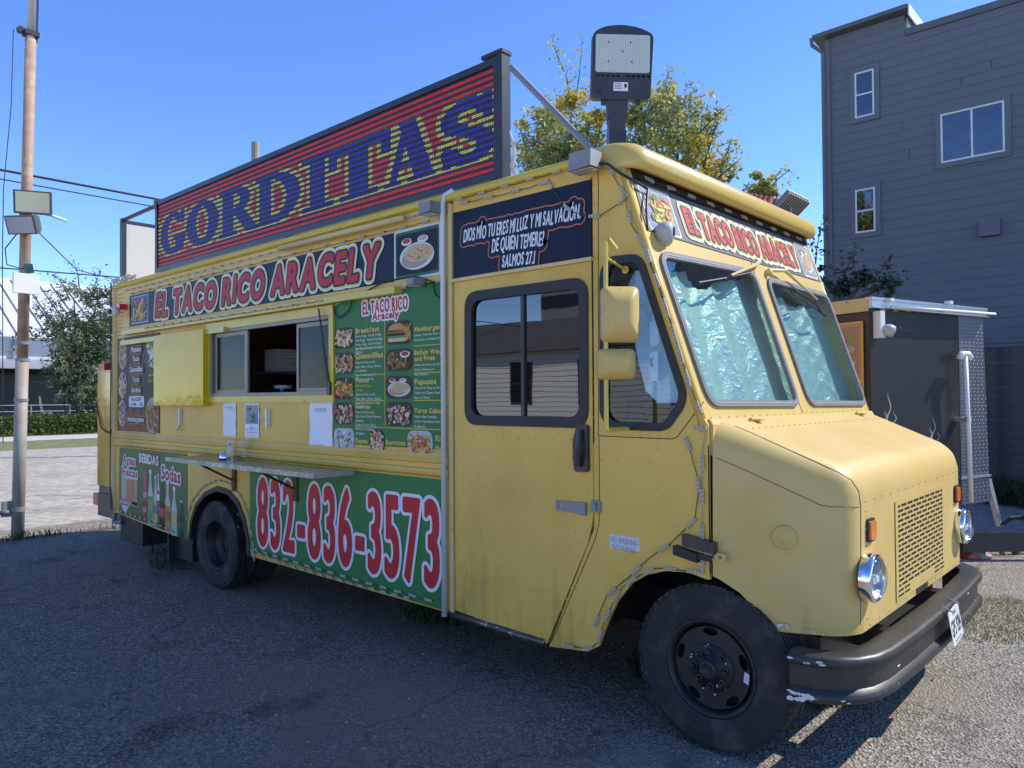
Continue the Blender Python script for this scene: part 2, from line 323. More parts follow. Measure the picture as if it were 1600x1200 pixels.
def food(pr, c0, c1, z0, z1, kind, lay=2, shape='round', bgc=(.05, .03, .02)):
    w, h = (c1-c0), (z1-z0); cx, cz = (c0+c1)/2, (z0+z1)/2
    shp = {'round': lambda k: rounded(rect(cx-w/2*k, cx+w/2*k, cz-h/2*k, cz+h/2*k), min(w, h)*.4*k), 'rect': lambda k: rounded(rect(cx-w/2*k, cx+w/2*k, cz-h/2*k, cz+h/2*k), min(w, h)*.06), 'oval': lambda k: ell(cx, cz, w/2*k, h/2*k)}[shape]
    pr.poly(shp(1), bgc, lay); m = min(w, h); fx, fz = w/m, h/m
    def in_(x, z, k=.86): return ((x-cx)/(w/2*k))**4+((z-cz)/(h/2*k))**4 < 1 if shape != 'oval' else ((x-cx)/(w/2*k))**2+((z-cz)/(h/2*k))**2 < 1
    pal = dict(wrap=[(.62, .48, .30), (.45, .28, .14), (.35, .05, .02), (.7, .6, .42)], ques=[(.60, .50, .32), (.42, .28, .12), (.15, .22, .05), (.55, .2, .1)], taco=[(.60, .38, .10), (.12, .22, .04), (.5, .08, .02), (.66, .50, .2)],
               torta=[(.55, .33, .24), (.62, .55, .45), (.45, .12, .08), (.28, .14, .06)], sope=[(.62, .62, .55), (.2, .25, .08), (.35, .25, .15), (.7, .7, .66)], fries=[(.60, .30, .06), (.42, .12, .03), (.66, .45, .15), (.5, .2, .05)],
               wings=[(.38, .15, .04), (.25, .09, .02), (.5, .25, .08), (.1, .2, .03)], pup=[(.62, .47, .28), (.2, .1, .04), (.5, .3, .12), (.68, .55, .36)], burger=[(.52, .27, .08), (.08, .03, .02), (.45, .05, .02), (.14, .24, .04)])[kind]
    def put(P, c, l):
        if all(in_(x, z, .99) for x, z in P): pr.poly(P, c, l)
    if kind in ('pup', 'fries'):
        put(ell(cx, cz-h*.08, w*.42, h*.33), (.66, .66, .64), lay+1); put(ell(cx, cz-h*.06, w*.37, h*.28), (.5, .5, .49), lay+2)
    if kind == 'pup':
        for dx, dz, k in ((-.05, -.16, .32), (.05, -.02, .34)):
            put(blob(cx+dx*w, cz+dz*h, .0, n=3), pal[0], lay+3); E_ = ell(cx+dx*w, cz+dz*h, w*k, h*k*.62); pr.poly(E_, (.58*(1 if k > .33 else .7), .42*(1 if k > .33 else .7), .24), lay+3+(k > .33))
        for _ in range(46):
            a = random.random()*2*PI; r = random.random()**.5; put(blob(cx+.05*w+w*.29*r*math.cos(a), cz-.02*h+h*.18*r*math.sin(a), m*.018, n=5), pal[1] if random.random() < .6 else pal[2], lay+6)
        for q, c in ((-.24, (.42, .07, .03)), (.16, (.5, .42, .3))):
            put(ell(cx+q*w, cz+h*.30, w*.13, h*.09), (.68, .68, .66), lay+7); put(ell(cx+q*w, cz+h*.32, w*.10, h*.06), c, lay+8)
        return
    if kind == 'burger':
        for dz, hh, ww, c in ((-.30, .16, .34, (.6, .45, .28)), (-.16, .09, .37, (.14, .26, .05)), (-.07, .12, .35, (.07, .03, .02)), (.0, .07, .36, (.62, .35, .05)), (.05, .06, .33, (.45, .05, .02))):
            put(rounded(rect(cx-w*.08-w*ww, cx-w*.08+w*ww, cz+(dz-hh/2)*h, cz+(dz+hh/2)*h), m*.05), c, lay+1)
        put(ell(cx-w*.08, cz+h*.08, w*.34, h*.33, 20, 0, PI), (.50, .25, .07), lay+2)
        for _ in range(26): put(blob(cx-w*.08+random.uniform(-.26, .26)*w, cz+h*random.uniform(.14, .32), m*.014, n=5), (.7, .58, .36), lay+3)
        for k in range(6): put(stick(cx+w*(.26+.03*k), cz+h*random.uniform(-.2, .2), h*.2, m*.03, 1.3+random.uniform(-.3, .3)), (.6, .36, .08), lay+4)
        return
    N = 80
    for i in range(N):
        x, z = cx+random.uniform(-.42, .42)*w, cz+random.uniform(-.4, .34)*h; c = random.choice(pal); c = tuple(v*random.uniform(.65, 1.25) for v in c); l = lay+3+i*.07
        if kind in ('fries', 'taco', 'ques') and random.random() < .7: put(stick(x, z, m*.16, m*.035, random.uniform(-1.2, 1.2)), c, l)
        elif kind == 'wrap' and i < 9: put(rounded(stick(x, z, m*.24, m*.10, random.choice((-.6, .8))), m*.05), pal[0] if i % 2 else pal[3], l)
        else: put(blob(x, z, m*random.uniform(.05, .12), random.uniform(.5, 1)), c, l)
    if kind == 'wings': put(ell(cx+w*.24, cz+h*.24, w*.18, h*.15), (.7, .7, .7), lay+10); put(ell(cx+w*.24, cz+h*.26, w*.13, h*.10), (.35, .04, .03), lay+11)
    if kind == 'wrap': put(ell(cx-w*.12, cz-h*.2, w*.2, h*.16), (.66, .52, .34), lay+10); put(blob(cx-w*.12, cz-h*.2, m*.12), (.45, .1, .04), lay+11); put(blob(cx-w*.12, cz-h*.22, m*.07), (.6, .3, .06), lay+12)
NAVY = (.012, .018, .042); GRN = (.045, .19, .06); RED = (.45, .025, .035); WH = (.74, .74, .76); YLW = (.72, .55, .12); YT = (.62, .5, .12); CRM = (.66, .62, .33)
# ================================================================== SETTING
def shader_ground(name, cols, gscale, bumpd, big=(.35, .5, .62), dirt=None, asphalt=None):  # asphalt: tint that deepens the truck's shade on the lot
    m = bpy.data.materials.new(name); m.use_nodes = True; n = m.node_tree.nodes; l = m.node_tree.links; b = n['Principled BSDF']; b.inputs['Roughness'].default_value = .9; b.inputs['Specular IOR Level'].default_value = .25
    tc = n.new('ShaderNodeTexCoord'); co = tc.outputs['Object']
    vo = n.new('ShaderNodeTexVoronoi'); vo.inputs['Scale'].default_value = gscale; l.new(co, vo.inputs['Vector'])
    n1 = n.new('ShaderNodeTexNoise'); n1.inputs['Scale'].default_value = gscale*.8; n1.inputs['Detail'].default_value = 6; l.new(co, n1.inputs['Vector'])
    n2 = n.new('ShaderNodeTexNoise'); n2.inputs['Scale'].default_value = big[0]; n2.inputs['Detail'].default_value = 9; n2.inputs['Roughness'].default_value = .68; l.new(co, n2.inputs['Vector'])
    sep = n.new('ShaderNodeSeparateColor'); l.new(vo.outputs['Color'], sep.inputs[0])
    rp = n.new('ShaderNodeValToRGB'); e = rp.color_ramp.elements; e[0].position = 0; e[0].color = (*cols[0], 1); e[1].position = 1; e[1].color = (*cols[2], 1); q = e.new(.55); q.color = (*cols[1], 1); l.new(sep.outputs[0], rp.inputs[0])
    r2 = n.new('ShaderNodeValToRGB'); r2.color_ramp.elements[0].position = big[1]; r2.color_ramp.elements[1].position = big[2]; l.new(n2.outputs['Fac'], r2.inputs[0])
    mx = n.new('ShaderNodeMix'); mx.data_type = 'RGBA'; l.new(r2.outputs[0], mx.inputs[0]); l.new(rp.outputs[0], mx.inputs[6]); mx.inputs[7].default_value = (*(dirt or cols[1]), 1)
    m3 = n.new('ShaderNodeMix'); m3.data_type = 'RGBA'; m3.blend_type = 'MULTIPLY'; m3.inputs[0].default_value = .5; l.new(mx.outputs[2], m3.inputs[6]); l.new(n1.outputs['Fac'], m3.inputs[7]); l.new(m3.outputs[2], b.inputs['Base Color'])
    if asphalt:
        vc = n.new('ShaderNodeTexVoronoi'); vc.feature = 'DISTANCE_TO_EDGE'; vc.inputs['Scale'].default_value = .55; nw = n.new('ShaderNodeTexNoise'); nw.inputs['Scale'].default_value = 2.5; nw.inputs['Detail'].default_value = 8; l.new(co, nw.inputs['Vector'])
        mw_ = n.new('ShaderNodeMix'); mw_.data_type = 'RGBA'; mw_.inputs[0].default_value = .35; l.new(co, mw_.inputs[6]); l.new(nw.outputs['Color'], mw_.inputs[7]); l.new(mw_.outputs[2], vc.inputs['Vector'])
        rc = n.new('ShaderNodeValToRGB'); rc.color_ramp.elements[0].position = 0; rc.color_ramp.elements[0].color = (.62, .62, .62, 1); rc.color_ramp.elements[1].position = .006; l.new(vc.outputs[0], rc.inputs[0])
        no = n.new('ShaderNodeTexNoise'); no.inputs['Scale'].default_value = 1.3; no.inputs['Detail'].default_value = 4; l.new(co, no.inputs['Vector']); ro = n.new('ShaderNodeValToRGB'); ro.color_ramp.elements[0].position = .32; ro.color_ramp.elements[0].color = (.55, .53, .5, 1); ro.color_ramp.elements[1].position = .42; l.new(no.outputs['Fac'], ro.inputs[0])
        mc = n.new('ShaderNodeMix'); mc.data_type = 'RGBA'; mc.blend_type = 'MULTIPLY'; mc.inputs[0].default_value = 1; l.new(rc.outputs[0], mc.inputs[6]); l.new(ro.outputs[0], mc.inputs[7])
        md_ = n.new('ShaderNodeMix'); md_.data_type = 'RGBA'; md_.blend_type = 'MULTIPLY'; md_.inputs[0].default_value = 1; l.new(m3.outputs[2], md_.inputs[6]); l.new(mc.outputs[2], md_.inputs[7]); m3 = md_
    if asphalt:                              # asphalt darkened to deepen the truck's shade, sunlit gravelled drive left at full colour
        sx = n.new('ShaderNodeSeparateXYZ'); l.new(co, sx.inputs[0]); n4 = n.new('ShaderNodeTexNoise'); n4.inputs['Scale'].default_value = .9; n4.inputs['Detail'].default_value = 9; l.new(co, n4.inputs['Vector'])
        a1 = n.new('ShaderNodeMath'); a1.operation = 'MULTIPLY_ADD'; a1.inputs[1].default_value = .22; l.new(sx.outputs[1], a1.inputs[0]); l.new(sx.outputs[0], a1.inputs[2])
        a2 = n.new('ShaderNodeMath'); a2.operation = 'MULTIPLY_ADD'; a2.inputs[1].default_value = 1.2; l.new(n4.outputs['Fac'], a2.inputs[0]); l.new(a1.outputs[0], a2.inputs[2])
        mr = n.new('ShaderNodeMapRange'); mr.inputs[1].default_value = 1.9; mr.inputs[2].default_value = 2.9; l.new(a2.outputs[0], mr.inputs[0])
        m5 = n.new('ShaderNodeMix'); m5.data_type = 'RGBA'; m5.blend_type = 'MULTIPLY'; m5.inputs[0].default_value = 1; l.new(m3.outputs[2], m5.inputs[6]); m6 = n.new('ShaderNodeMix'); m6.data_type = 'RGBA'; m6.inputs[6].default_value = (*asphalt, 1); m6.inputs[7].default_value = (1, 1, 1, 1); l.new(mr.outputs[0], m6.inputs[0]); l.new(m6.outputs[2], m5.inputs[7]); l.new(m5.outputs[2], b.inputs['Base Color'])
    ad = n.new('ShaderNodeMath'); l.new(vo.outputs['Distance'], ad.inputs[0]); l.new(n1.outputs['Fac'], ad.inputs[1])
    bp = n.new('ShaderNodeBump'); bp.inputs['Strength'].default_value = .9; bp.inputs['Distance'].default_value = bumpd; l.new(ad.outputs[0], bp.inputs['Height']); l.new(bp.outputs[0], b.inputs['Normal'])
    return m
LOT = shader_ground('worn gravelly asphalt lot', [(.17, .155, .13), (.36, .325, .27), (.66, .60, .50)], 75, .012, (.45, .46, .66), (.40, .35, .28), asphalt=(.80, .74, .67))  # asphalt tint stands in for deeper shade beside the truck
ROADM = shader_ground('pale concrete road', [(.46, .40, .31), (.56, .50, .395), (.66, .60, .48)], 9, .003, (.6, .5, .7), (.40, .35, .28))
def sheet(name, x0, x1, y0, y1, z, m, hf=None, nx=1, ny=1):
    vs = []; fs = []
    for j in range(ny+1):
        for i in range(nx+1):
            x, y = x0+(x1-x0)*i/nx, y0+(y1-y0)*j/ny; vs.append((x, y, z+(hf(x, y) if hf else 0)))
    for j in range(ny):
        for i in range(nx): a = j*(nx+1)+i; fs.append((a, a+1, a+nx+2, a+nx+1))
    o = part(name, vs, fs, m, None, kind='structure', smooth=bool(hf)); return o
def hgt(x, y):
    t = min(1, max(0, (1.0-x)/4.)); h = -.04*t*t*(3-2*t); return h+.006*math.sin(x*1.7+y*.9)*math.sin(y*1.3-x*.5)*min(1, max(0, abs(y-.2)-.5))
GRASSM = mat('dry mixed grass ground', (.16, .17, .06), .9, var=.4, vs=9, bump=.5, bs=50, col2=(.27, .23, .12), c2s=2)
sheet('terrain', -900, 900, -900, 900, -.10, mat('far ground', (.20, .19, .14), .95, var=.2, vs=.05))
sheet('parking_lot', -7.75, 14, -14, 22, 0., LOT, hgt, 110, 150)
sheet('bounce_apron', -7.7, 26, -60, -4.1, .02, mat('pale bounce apron', (.74, .66, .54), .85, var=.1, vs=1.5))  # unseen pale sheet added behind the viewpoint to bounce warm light onto the truck
sheet('road', -26, -7.72, -200, 220, -.07, ROADM)
sheet('road_shoulder', -8.6, -7.70, -60, 60, -.055, shader_ground('sandy road edge', [(.22, .19, .15), (.36, .31, .24), (.5, .45, .36)], 40, .01, (1, .5, .6), (.3, .26, .2)))
KERB = mat('kerb concrete', (.42, .40, .36), .85, var=.15)
B().box(-26.2, -26, -200, 220, -.1, .06).out('kerb', KERB, None, kind='structure')
sheet('verge', -33, -26.2, -200, 220, .05, GRASSM)
sheet('sidewalk', -37.5, -33, -200, 220, .06, mat('sidewalk concrete', (.50, .48, .43), .85, var=.12, vs=2))
sheet('yard', -95, -37.5, -200, 220, .055, GRASSM)
# loose stones and grit: nobody could count them
bb = B()
for i in range(5200):
    if i < 3400: x, y = random.uniform(-5, 5), random.uniform(-2.9, 4.5)
    else: x, y = random.uniform(1.5, 6.5), random.uniform(-1.5, 9)
    r = random.choice((.004, .005, .006, .007, .009, .012))*random.uniform(.7, 1.2); z = hgt(x, y)
    a = random.random()*6; c, s_ = math.cos(a)*r, math.sin(a)*r
    bb.add([(x+c, y+s_, z-.001), (x-s_, y+c*.8, z-.001), (x-c*.9, y-s_, z-.001), (x+s_, y-c, z-.001), (x+c*.2, y+s_*.2, z+r*.7)], [(0, 1, 4), (1, 2, 4), (2, 3, 4), (3, 0, 4)])
tag(bb.out('gravel_grit', mat('pale grit', (.34, .31, .27), .9, var=.5, vs=60), None), 'loose pale gravel grit scattered over the asphalt lot', 'gravel', kind='stuff')
bb = B()
for i in range(420):
    x, y = (random.uniform(-7, 6), random.uniform(-2.6, 7)); z = hgt(x, y)+.004; a = random.random()*6; L_ = random.uniform(.015, .035); c, s_ = math.cos(a), math.sin(a); k = random.uniform(.002, .012)
    bb.add([(x-c*L_, y-s_*L_, z), (x+s_*L_*.4, y-c*L_*.4, z+k), (x+c*L_, y+s_*L_, z), (x-s_*L_*.4, y+c*L_*.4, z+k)], [(0, 1, 2, 3)])
tag(bb.out('fallen_leaves', mat('dry leaf', (.28, .19, .07), .8, var=.5, vs=3), None), 'dry fallen leaves scattered over the lot', 'leaves', kind='stuff')
def blades(name, spots, label, m, hgt_=(.04, .10), base=None):
    bb = B()
    for (cx, cy, rx, ry, n) in spots:
        for _ in range(n):
            a = random.random()*2*PI; q = random.random()**.5; x, y = cx+rx*q*math.cos(a), cy+ry*q*math.sin(a); z = (hgt(x, y) if x > -7.7 else .05) if base is None else base
            h = random.uniform(*hgt_); t = random.random()*2*PI; w = .004+h*.03; lx, ly = math.cos(t)*h*.5, math.sin(t)*h*.5
            bb.add([(x-w*math.sin(t), y+w*math.cos(t), z-.003), (x+w*math.sin(t), y-w*math.cos(t), z-.003), (x+lx*.5, y+ly*.5, z+h*.7), (x+lx, y+ly, z+h)], [(0, 1, 2), (1, 3, 2)])
    return tag(bb.out(name, m, None), label, 'grass', kind='stuff')
GB = mat('grass blade', (.13, .17, .035), .8, var=.45, vs=5, col2=(.33, .29, .12), c2s=4, c2lo=.45, c2hi=.6)
g0 = meet(1560, 968, 'z', 0)
blades('grass_patch', [(g0[0], g0[1], .35, .75, 1700), (g0[0]+.8, g0[1]+.5, .7, .5, 900), (g0[0]-.35, g0[1]-.6, .25, .35, 350)], 'low yellowing grass patch growing beside the front bumper', mat('straw grass', (.30, .30, .08), .8, var=.4, vs=5, col2=(.45, .38, .18), c2s=6, c2lo=.45, c2hi=.6), (.012, .035))
blades('weed_tufts', [(1.25, .9, .35, .35, 1500), (-.9, .8, .35, .3, 600), (-4.5, .15, .3, .15, 90), (-5.2, .5, .5, .2, 60), (-7.55, -.3, .12, .35, 110), (-7.5, .9, .1, .8, 60), (1.9, 1.2, .3, .4, 500)], 'dark weed tufts growing under and behind the truck', mat('dark weed', (.035, .05, .018), .85, var=.4), (.03, .13))
# ================================================================== THE FOOD TRUCK
T = thing('food_truck', 'yellow step van food truck with printed menu boards and open serving window', 'food truck', (-1.5, 1.25, 0))
TW = 2.53
FS = Fr((0, 0, 0), (1, 0, 0), (0, 0, 1), (0, -1, 0))            # curb side
FW = Fr((2.411-.337*1.6, 0, 1.6), (0, 1, 0), (-.3193, 0, .9477), (.9477, 0, .3193))   # windshield plane (y, s)
FN = Fr((2.495, 0, 0), (0, 1, 0), (0, 0, 1), (1, 0, 0))         # nose front
def xy(L, y=0.): return [SD(u, v, y) for u, v in L]
# --- rear body
bodyt = 3.035
win = xy([(330, 517), (518, 490), (517, 622), (330, 618)]); wx0, wx1 = win[0][0], win[1][0]; wz0, wz1 = (win[2][1]+win[3][1])/2, (win[0][1]+win[1][1])/2
plate(B(), FS, rect(-5.6, .06, 1.36, bodyt), [rect(wx0, wx1, wz0, wz1)], -.03, 0).out('side_wall', YEL, T) if False else None
b_ = B(); plate(b_, FS, rect(-5.6, .06, 1.36, bodyt), [rect(wx0, wx1, wz0, wz1)], -.03, 0); b_.out('side_wall', YEL, T)
arch = xy([(295, 843), (298, 815), (306, 788), (321, 768), (341, 759), (359, 765), (374, 783), (384, 810), (389.5, 840), (391.5, 869)])
low = [(.06, .345), (.06, 1.22), (-5.6, 1.22), (-5.6, .46), SD(250, 829)]+arch
b_ = B(); plate(b_, FS, low, [], -.03, 0); b_.out('lower_side_panel', YEL, T)
prof = [(0, 1.215), (-.012, 1.22), (-.03, 1.235), (-.034, 1.255), (-.03, 1.268), (-.012, 1.278), (-.012, 1.305), (-.026, 1.315), (-.03, 1.335), (-.018, 1.352), (-.008, 1.375), (0, 1.378), (.02, 1.30)]
b_ = B(); n_ = len(prof); b_.add([(x, y, z) for x in (-5.62, .05) for y, z in prof], [(i, (i+1) % n_, n_+(i+1) % n_, n_+i) for i in range(n_)]+[tuple(range(n_)), tuple(range(2*n_-1, n_-1, -1))]); b_.out('belt_moulding', YEL, T)
B().box(-5.6, 1.25, .03, TW-.03, bodyt-.01, bodyt+.035).out('roof', CREAM, T)
b_ = B(); plate(b_, FS, [(-5.6, .4), (1.88, .4), (1.88, 1.6), (1.80, 1.70), (1.40, 2.95), (1.36, bodyt), (-5.6, bodyt)], [], -TW, -TW+.03); b_.out('far_side_wall', YEL, T)
B().box(-5.63, -5.6, 0, TW, .42, bodyt).out('rear_wall', YEL, T)
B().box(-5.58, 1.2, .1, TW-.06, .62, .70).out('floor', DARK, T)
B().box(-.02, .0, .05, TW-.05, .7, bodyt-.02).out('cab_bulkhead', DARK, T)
bb = B(); bb.box(-5.5, 1.7, .55, .65, .38, .62); bb.box(-5.5, 1.7, 1.85, 1.95, .38, .62)
for x in (-4.8, -2.2, -.8, .4): bb.box(x, x+.08, .2, 2.3, .42, .60)
bb.out('chassis_frame', DARK, T)
B().tube([(-5.62, -.005, bodyt+.012), (1.28, -.005, bodyt+.012)], .03, 10).out('roof_gutter', YELT, T)
B().box(-5.6, .04, -.006, 0, bodyt-.075, bodyt-.045).out('roof_trim_strip', CREAM, T)
# rear corner post and louvres
B().tube([(-5.6, 0, .46), (-5.6, 0, 3.03)], .028, 10).out('corner_post', CREAM, T)
bb = B()
for k in range(15): z = 2.36+k*.042; bb.obox((-5.43, -.004, z), (.06, 0, 0), (0, .004, 0), (0, .003, .004))
bb.out('louvre_row', CREAM, T, kind='stuff')
# ledge under the header board and rails
lz = SD(694, 436)[1]
bb = B(); bb.box(-5.22, -.42, -.075, -.0, lz-.055, lz-.01); bb.out('awning_rail', YELT, T)
bb = B(); bb.box(-5.3, -2.9, -.05, -.0, lz-.165, lz-.115); bb.out('flap_track', YELT, T)
bb = B(); plate(bb, FS, rect(wx0-.06, wx1+.05, wz0-.05, lz-.06), [rect(wx0+.005, wx1-.005, wz0+.005, wz1-.005)], 0, .022); bb.out('window_surround', YELT, T)
B().tube([(p[0], -.05, p[1]) for p in xy([(437, 388), (631, 340)], -.05)], .022, 12).out('tube_lamp', CREAM, T, smooth=True)
# serving window: aluminium frame, two sliding sashes, dark galley
bb = B(); plate(bb, FS, rect(wx0, wx1, wz0, wz1), [rect(wx0+.035, wx1-.03, wz0+.035, wz1-.035)], -.03, .012); wf = bb.out('serving_window_frame', FRAME, T)
ax = lambda u: SD(u, 560)[0]
for (u0, u1, dy) in ((336, 386, -.004), (460, 516, -.02)):
    a0, a1 = ax(u0), ax(u1); bb = B(); plate(bb, FS, rect(a0, a1, wz0+.03, wz1-.04), [rect(a0+.03, a1-.05, wz0+.065, wz1-.075)], dy-.02, dy)
    s_ = bb.out('sliding_sash', FRAME, T); B().box(a0+.03, a1-.05, -dy+.008, -dy+.011, wz0+.065, wz1-.075).out('pane', GLK, s_)
B().box(wx0, wx1, -.02, .08, wz0-.015, wz0+.004).out('sill', ALU, T)
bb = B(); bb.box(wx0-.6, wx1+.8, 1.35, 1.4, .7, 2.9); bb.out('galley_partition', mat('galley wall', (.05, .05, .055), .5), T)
B().box(wx0+.1, wx1+.5, .35, .9, 1.55, 1.6).out('galley_counter', ALU, T)
hood = B(); hood.add([(wx0+.75, .7, 1.65), (wx0+1.5, .7, 1.65), (wx0+1.5, 1.2, 1.65), (wx0+.75, 1.2, 1.65), (wx0+.85, .8, 2.1), (wx0+1.3, .8, 2.1), (wx0+1.3, 1.15, 2.1), (wx0+.85, 1.15, 2.1)], [(0, 1, 5, 4), (1, 2, 6, 5), (2, 3, 7, 6), (3, 0, 4, 7), (4, 5, 6, 7)]); hood.out('galley_hood', mat('dull grey galley steel', (.14, .14, .15), .4, .3), T)
# bright yellow sliding flap
p0, p1 = xy([(241, 524), (318, 634)], -.07), None
fx0, fx1 = SD(241, 560, -.07)[0], SD(318, 560, -.07)[0]; fz0, fz1 = (SD(241, 634, -.07)[1]+SD(318, 634, -.07)[1])/2, (SD(241, 524, -.07)[1]+SD(318, 515, -.07)[1])/2
me_ = B().box(fx0, fx1, -.075, -.012, fz0, fz1).out('serving_flap', YELS, T)
# gas strut
a, b = SD(496, 482, -.06), SD(516, 607, -.02)
bb = B(); bb.tube([(a[0], -.05, a[1]), (b[0], -.03, b[1])], .007); mid = ((a[0]*.4+b[0]*.6), (a[1]*.4+b[1]*.6)); bb.tube([(mid[0], -.04, mid[1]), (b[0], -.03, b[1])], .012); bb.box(b[0]-.02, b[0]+.02, -.04, 0, b[1]-.05, b[1]+.05); bb.out('gas_strut', BLKM, T)
# latches
for u, v, hk in ((283, 651, 1), (420, 652, 0)):
    x, z = SD(u, v); bb = B(); bb.box(x-.035, x+.035, -.016, 0, z-.07, z+.07); bb.tube([(x, -.022, z-.085), (x, -.022, z+.08)], .009)
    if hk: bb.tube([(x, -.022, z-.08), (x-.02, -.03, z-.12), (x-.05, -.03, z-.13)], .009)
    else: bb.tube([(x, -.02, z-.02), (x-.09, -.03, z-.02)], .006)
    bb.out('bolt_latch', ALU, T)
# shelf with brackets
SZ = 1.213; sx0, sx1 = -3.35, -.95
b_ = B(); plate(b_, Fr((0, 0, SZ), (1, 0, 0), (0, 1, 0), (0, 0, 1)), rect(sx0, sx1, -.37, -.036), [], -.006, 0); shelf = b_.out('serving_shelf', STEEL, T)
bb = B(); bb.box(sx0, sx1, -.38, -.37, SZ-.034, SZ+.003); bb.box(sx1-.0, sx1+.01, -.38, -.036, SZ-.034, SZ+.003); bb.out('shelf_edge', mat('scuffed shelf edge', (.40, .37, .30), .6, .3, var=.3, vs=30, col2=(.62, .6, .52), c2s=25, c2lo=.5, c2hi=.6), shelf)
for u in (361, 457):
    x = SD(u, 750, -.04)[0]
    bb = B(); bb.box(x-.03, x+.03, -.02, -.003, SZ-.30, SZ-.03); bb.box(x-.02, x+.02, -.36, -.02, SZ-.035, SZ-.012)
    bb.tube([(x-.01, -.02, SZ-.20), (x-.12, -.30, SZ-.03)], .010, 4); bb.out('shelf_bracket', mat('rusty brown bracket', (.09, .05, .025), .6, .3, var=.3), T)
# --- printed boards on the side
SHALF = .006
def board(name, poly, col, parent=T, fr=FS, th=.005, m=None):
    bb = B(); plate(bb, fr, poly, [], 0, th); return bb.out(name, m or mat('board '+name, col, .42, var=.08, spec=.2), parent)
hz0, hz1 = 2.56, 2.902; hx0, hx1 = SD(203, 488)[0], SD(694, 390)[0]
hb = board('header_board', rect(hx0, hx1, hz0, hz1), NAVY)
pr = Print(FS, .0056)
ta, tb = SD(241, 480)[0], SD(600, 415)[0]
pr.text('EL TACO RICO ARACELY', ta+.04, tb-.06, hz0+.062, hz1-.052, (.46, .035, .06), 6, .05, .16, 0, [(.040, (.66, .72, .70)), (.026, (.66, .58, .10)), (.014, NAVY)], gap=.10, jit=.006)
pr.out('lettering', PRINT, hb)
pr = Print(FS, .0056); q0, q1 = SD(207, 480)[0], SD(232, 480)[0]; pr.poly(rect(q0-.01, q1+.01, hz0+.02, hz1-.02), (.45, .5, .5), 1); food(pr, q0, q1, hz0+.03, hz1-.03, 'taco', 2, 'rect', (.10, .12, .3)); pr.out('food_photo', PRINT, hb); pr = Print(FS, .0056)
q0, q1 = SD(617, 400)[0], SD(690, 400)[0]; pr.poly(rounded(rect(q0, q1, hz0-.005, hz1+.005), .02), (.62, .66, .66), 1); pr.poly(rounded(rect(q0+.015, q1-.015, hz0+.01, hz1-.01), .02), (.04, .16, .07), 2); food(pr, q0+.03, q1-.03, hz0+.03, hz1-.03, 'pup', 3, 'rect', (.015, .018, .03)); pr.out('food_photo', PRINT, hb)
# phone number board
nz0, nz1 = .36, 1.205; nx0 = SD(391.5, 800)[0]
nb = board('phone_number_board', [(nx0, .42), (nx0+.02, .415), (.0, .352), (.0, nz1), (nx0, nz1)], GRN)
pr = Print(FS, .0056)
def lz_(u, v): return SD(u, v)
A, Bq, Cq, D_ = lz_(402, 745), lz_(402, 853), lz_(692, 777), lz_(692, 925)
pr.text('832-836-3573', A[0]+.015, Cq[0]-.02, Bq[1]+.03, A[1]-.005, (.50, .03, .035), 6, .05, 0, (D_[1]-Bq[1])/(Cq[0]-A[0]), [(.024, (.70, .72, .78))], gap=.10)
pr.out('lettering', PRINT, nb)
# drinks board
dx0, dx1 = SD(187, 750)[0], SD(293, 760)[0]
db = board('drinks_board', [(dx0, .46), (dx1, .365), (dx1, 1.205), (dx0, 1.205)], (.075, .16, .06))
pr = Print(FS, .0056); dw = dx1-dx0
def DX(t): return dx0+dw*t
def dzt(u, v): return SD(u, v)[1]
pr.text('Aguas', DX(.07), DX(.27), 1.03, 1.12, (.42, .06, .06), 4, .04, 0, -.02, [(.016, WH)]); pr.text('Frescas', DX(.05), DX(.30), .90, .985, (.42, .06, .06), 4, .04, 0, -.02, [(.016, WH)])
pr.text('BEBIDAS', DX(.33), DX(.62), 1.07, 1.165, WH, 4, .04, 0, -.03, [(.014, (.3, .07, .04)), (.007, (.15, .2, .08))]); pr.text('Sodas', DX(.66), DX(.92), .93, 1.06, (.42, .04, .06), 4, .04, 0, -.06, [(.018, WH)], gap=.05)
pr.poly(rounded(rect(DX(.04), DX(.29), .60, .90), .03), (.45, .46, .38), 2); pr.poly(rounded(rect(DX(.12), DX(.27), .61, .86), .02), (.52, .22, .09), 3)
for k in range(5): pr.poly(blob(DX(.22+.02*k), .60+.01*(k % 2), .035), ((.5, .25, .08), (.6, .5, .4))[k % 2], 4)
pr.poly([(DX(.01), .63), (DX(.2), .61), (DX(.12), .46+.02), (DX(.07), .50)], (.6, .6, .58), 5); pr.poly(rect(DX(.01), DX(.21), .56, .63), (.42, .16, .14), 6); pr.text('NATURALES', DX(.025), DX(.195), .575, .615, WH, 7, .02)
def bottle(t, w, z0, z1, body, liq, cap, labc):
    x = DX(t); w = dw*w; h = z1-z0; P = [(-1, 0), (1, 0), (1, .55), (.4, .75), (.36, .96), (-.36, .96), (-.4, .75), (-1, .55)]; pr.poly([(x+a*w/2, z0+b*h) for a, b in P], body, 3)
    pr.poly([(x+a*w/2, z0+b*h) for a, b in ((-.85, .02), (.85, .02), (.85, .52), (-.85, .52))], liq, 4); pr.poly(rect(x-w*.22, x+w*.22, z0+h*.93, z0+h), cap, 5); pr.poly(rect(x-w*.48, x+w*.48, z0+h*.24, z0+h*.42), labc, 6)
pr.poly(rounded(rect(DX(.39), DX(.45), .66, .98), .01), (.42, .10, .08), 3); pr.poly(rounded(rect(DX(.38), DX(.45), .44, .66), .01), (.30, .06, .05), 3)
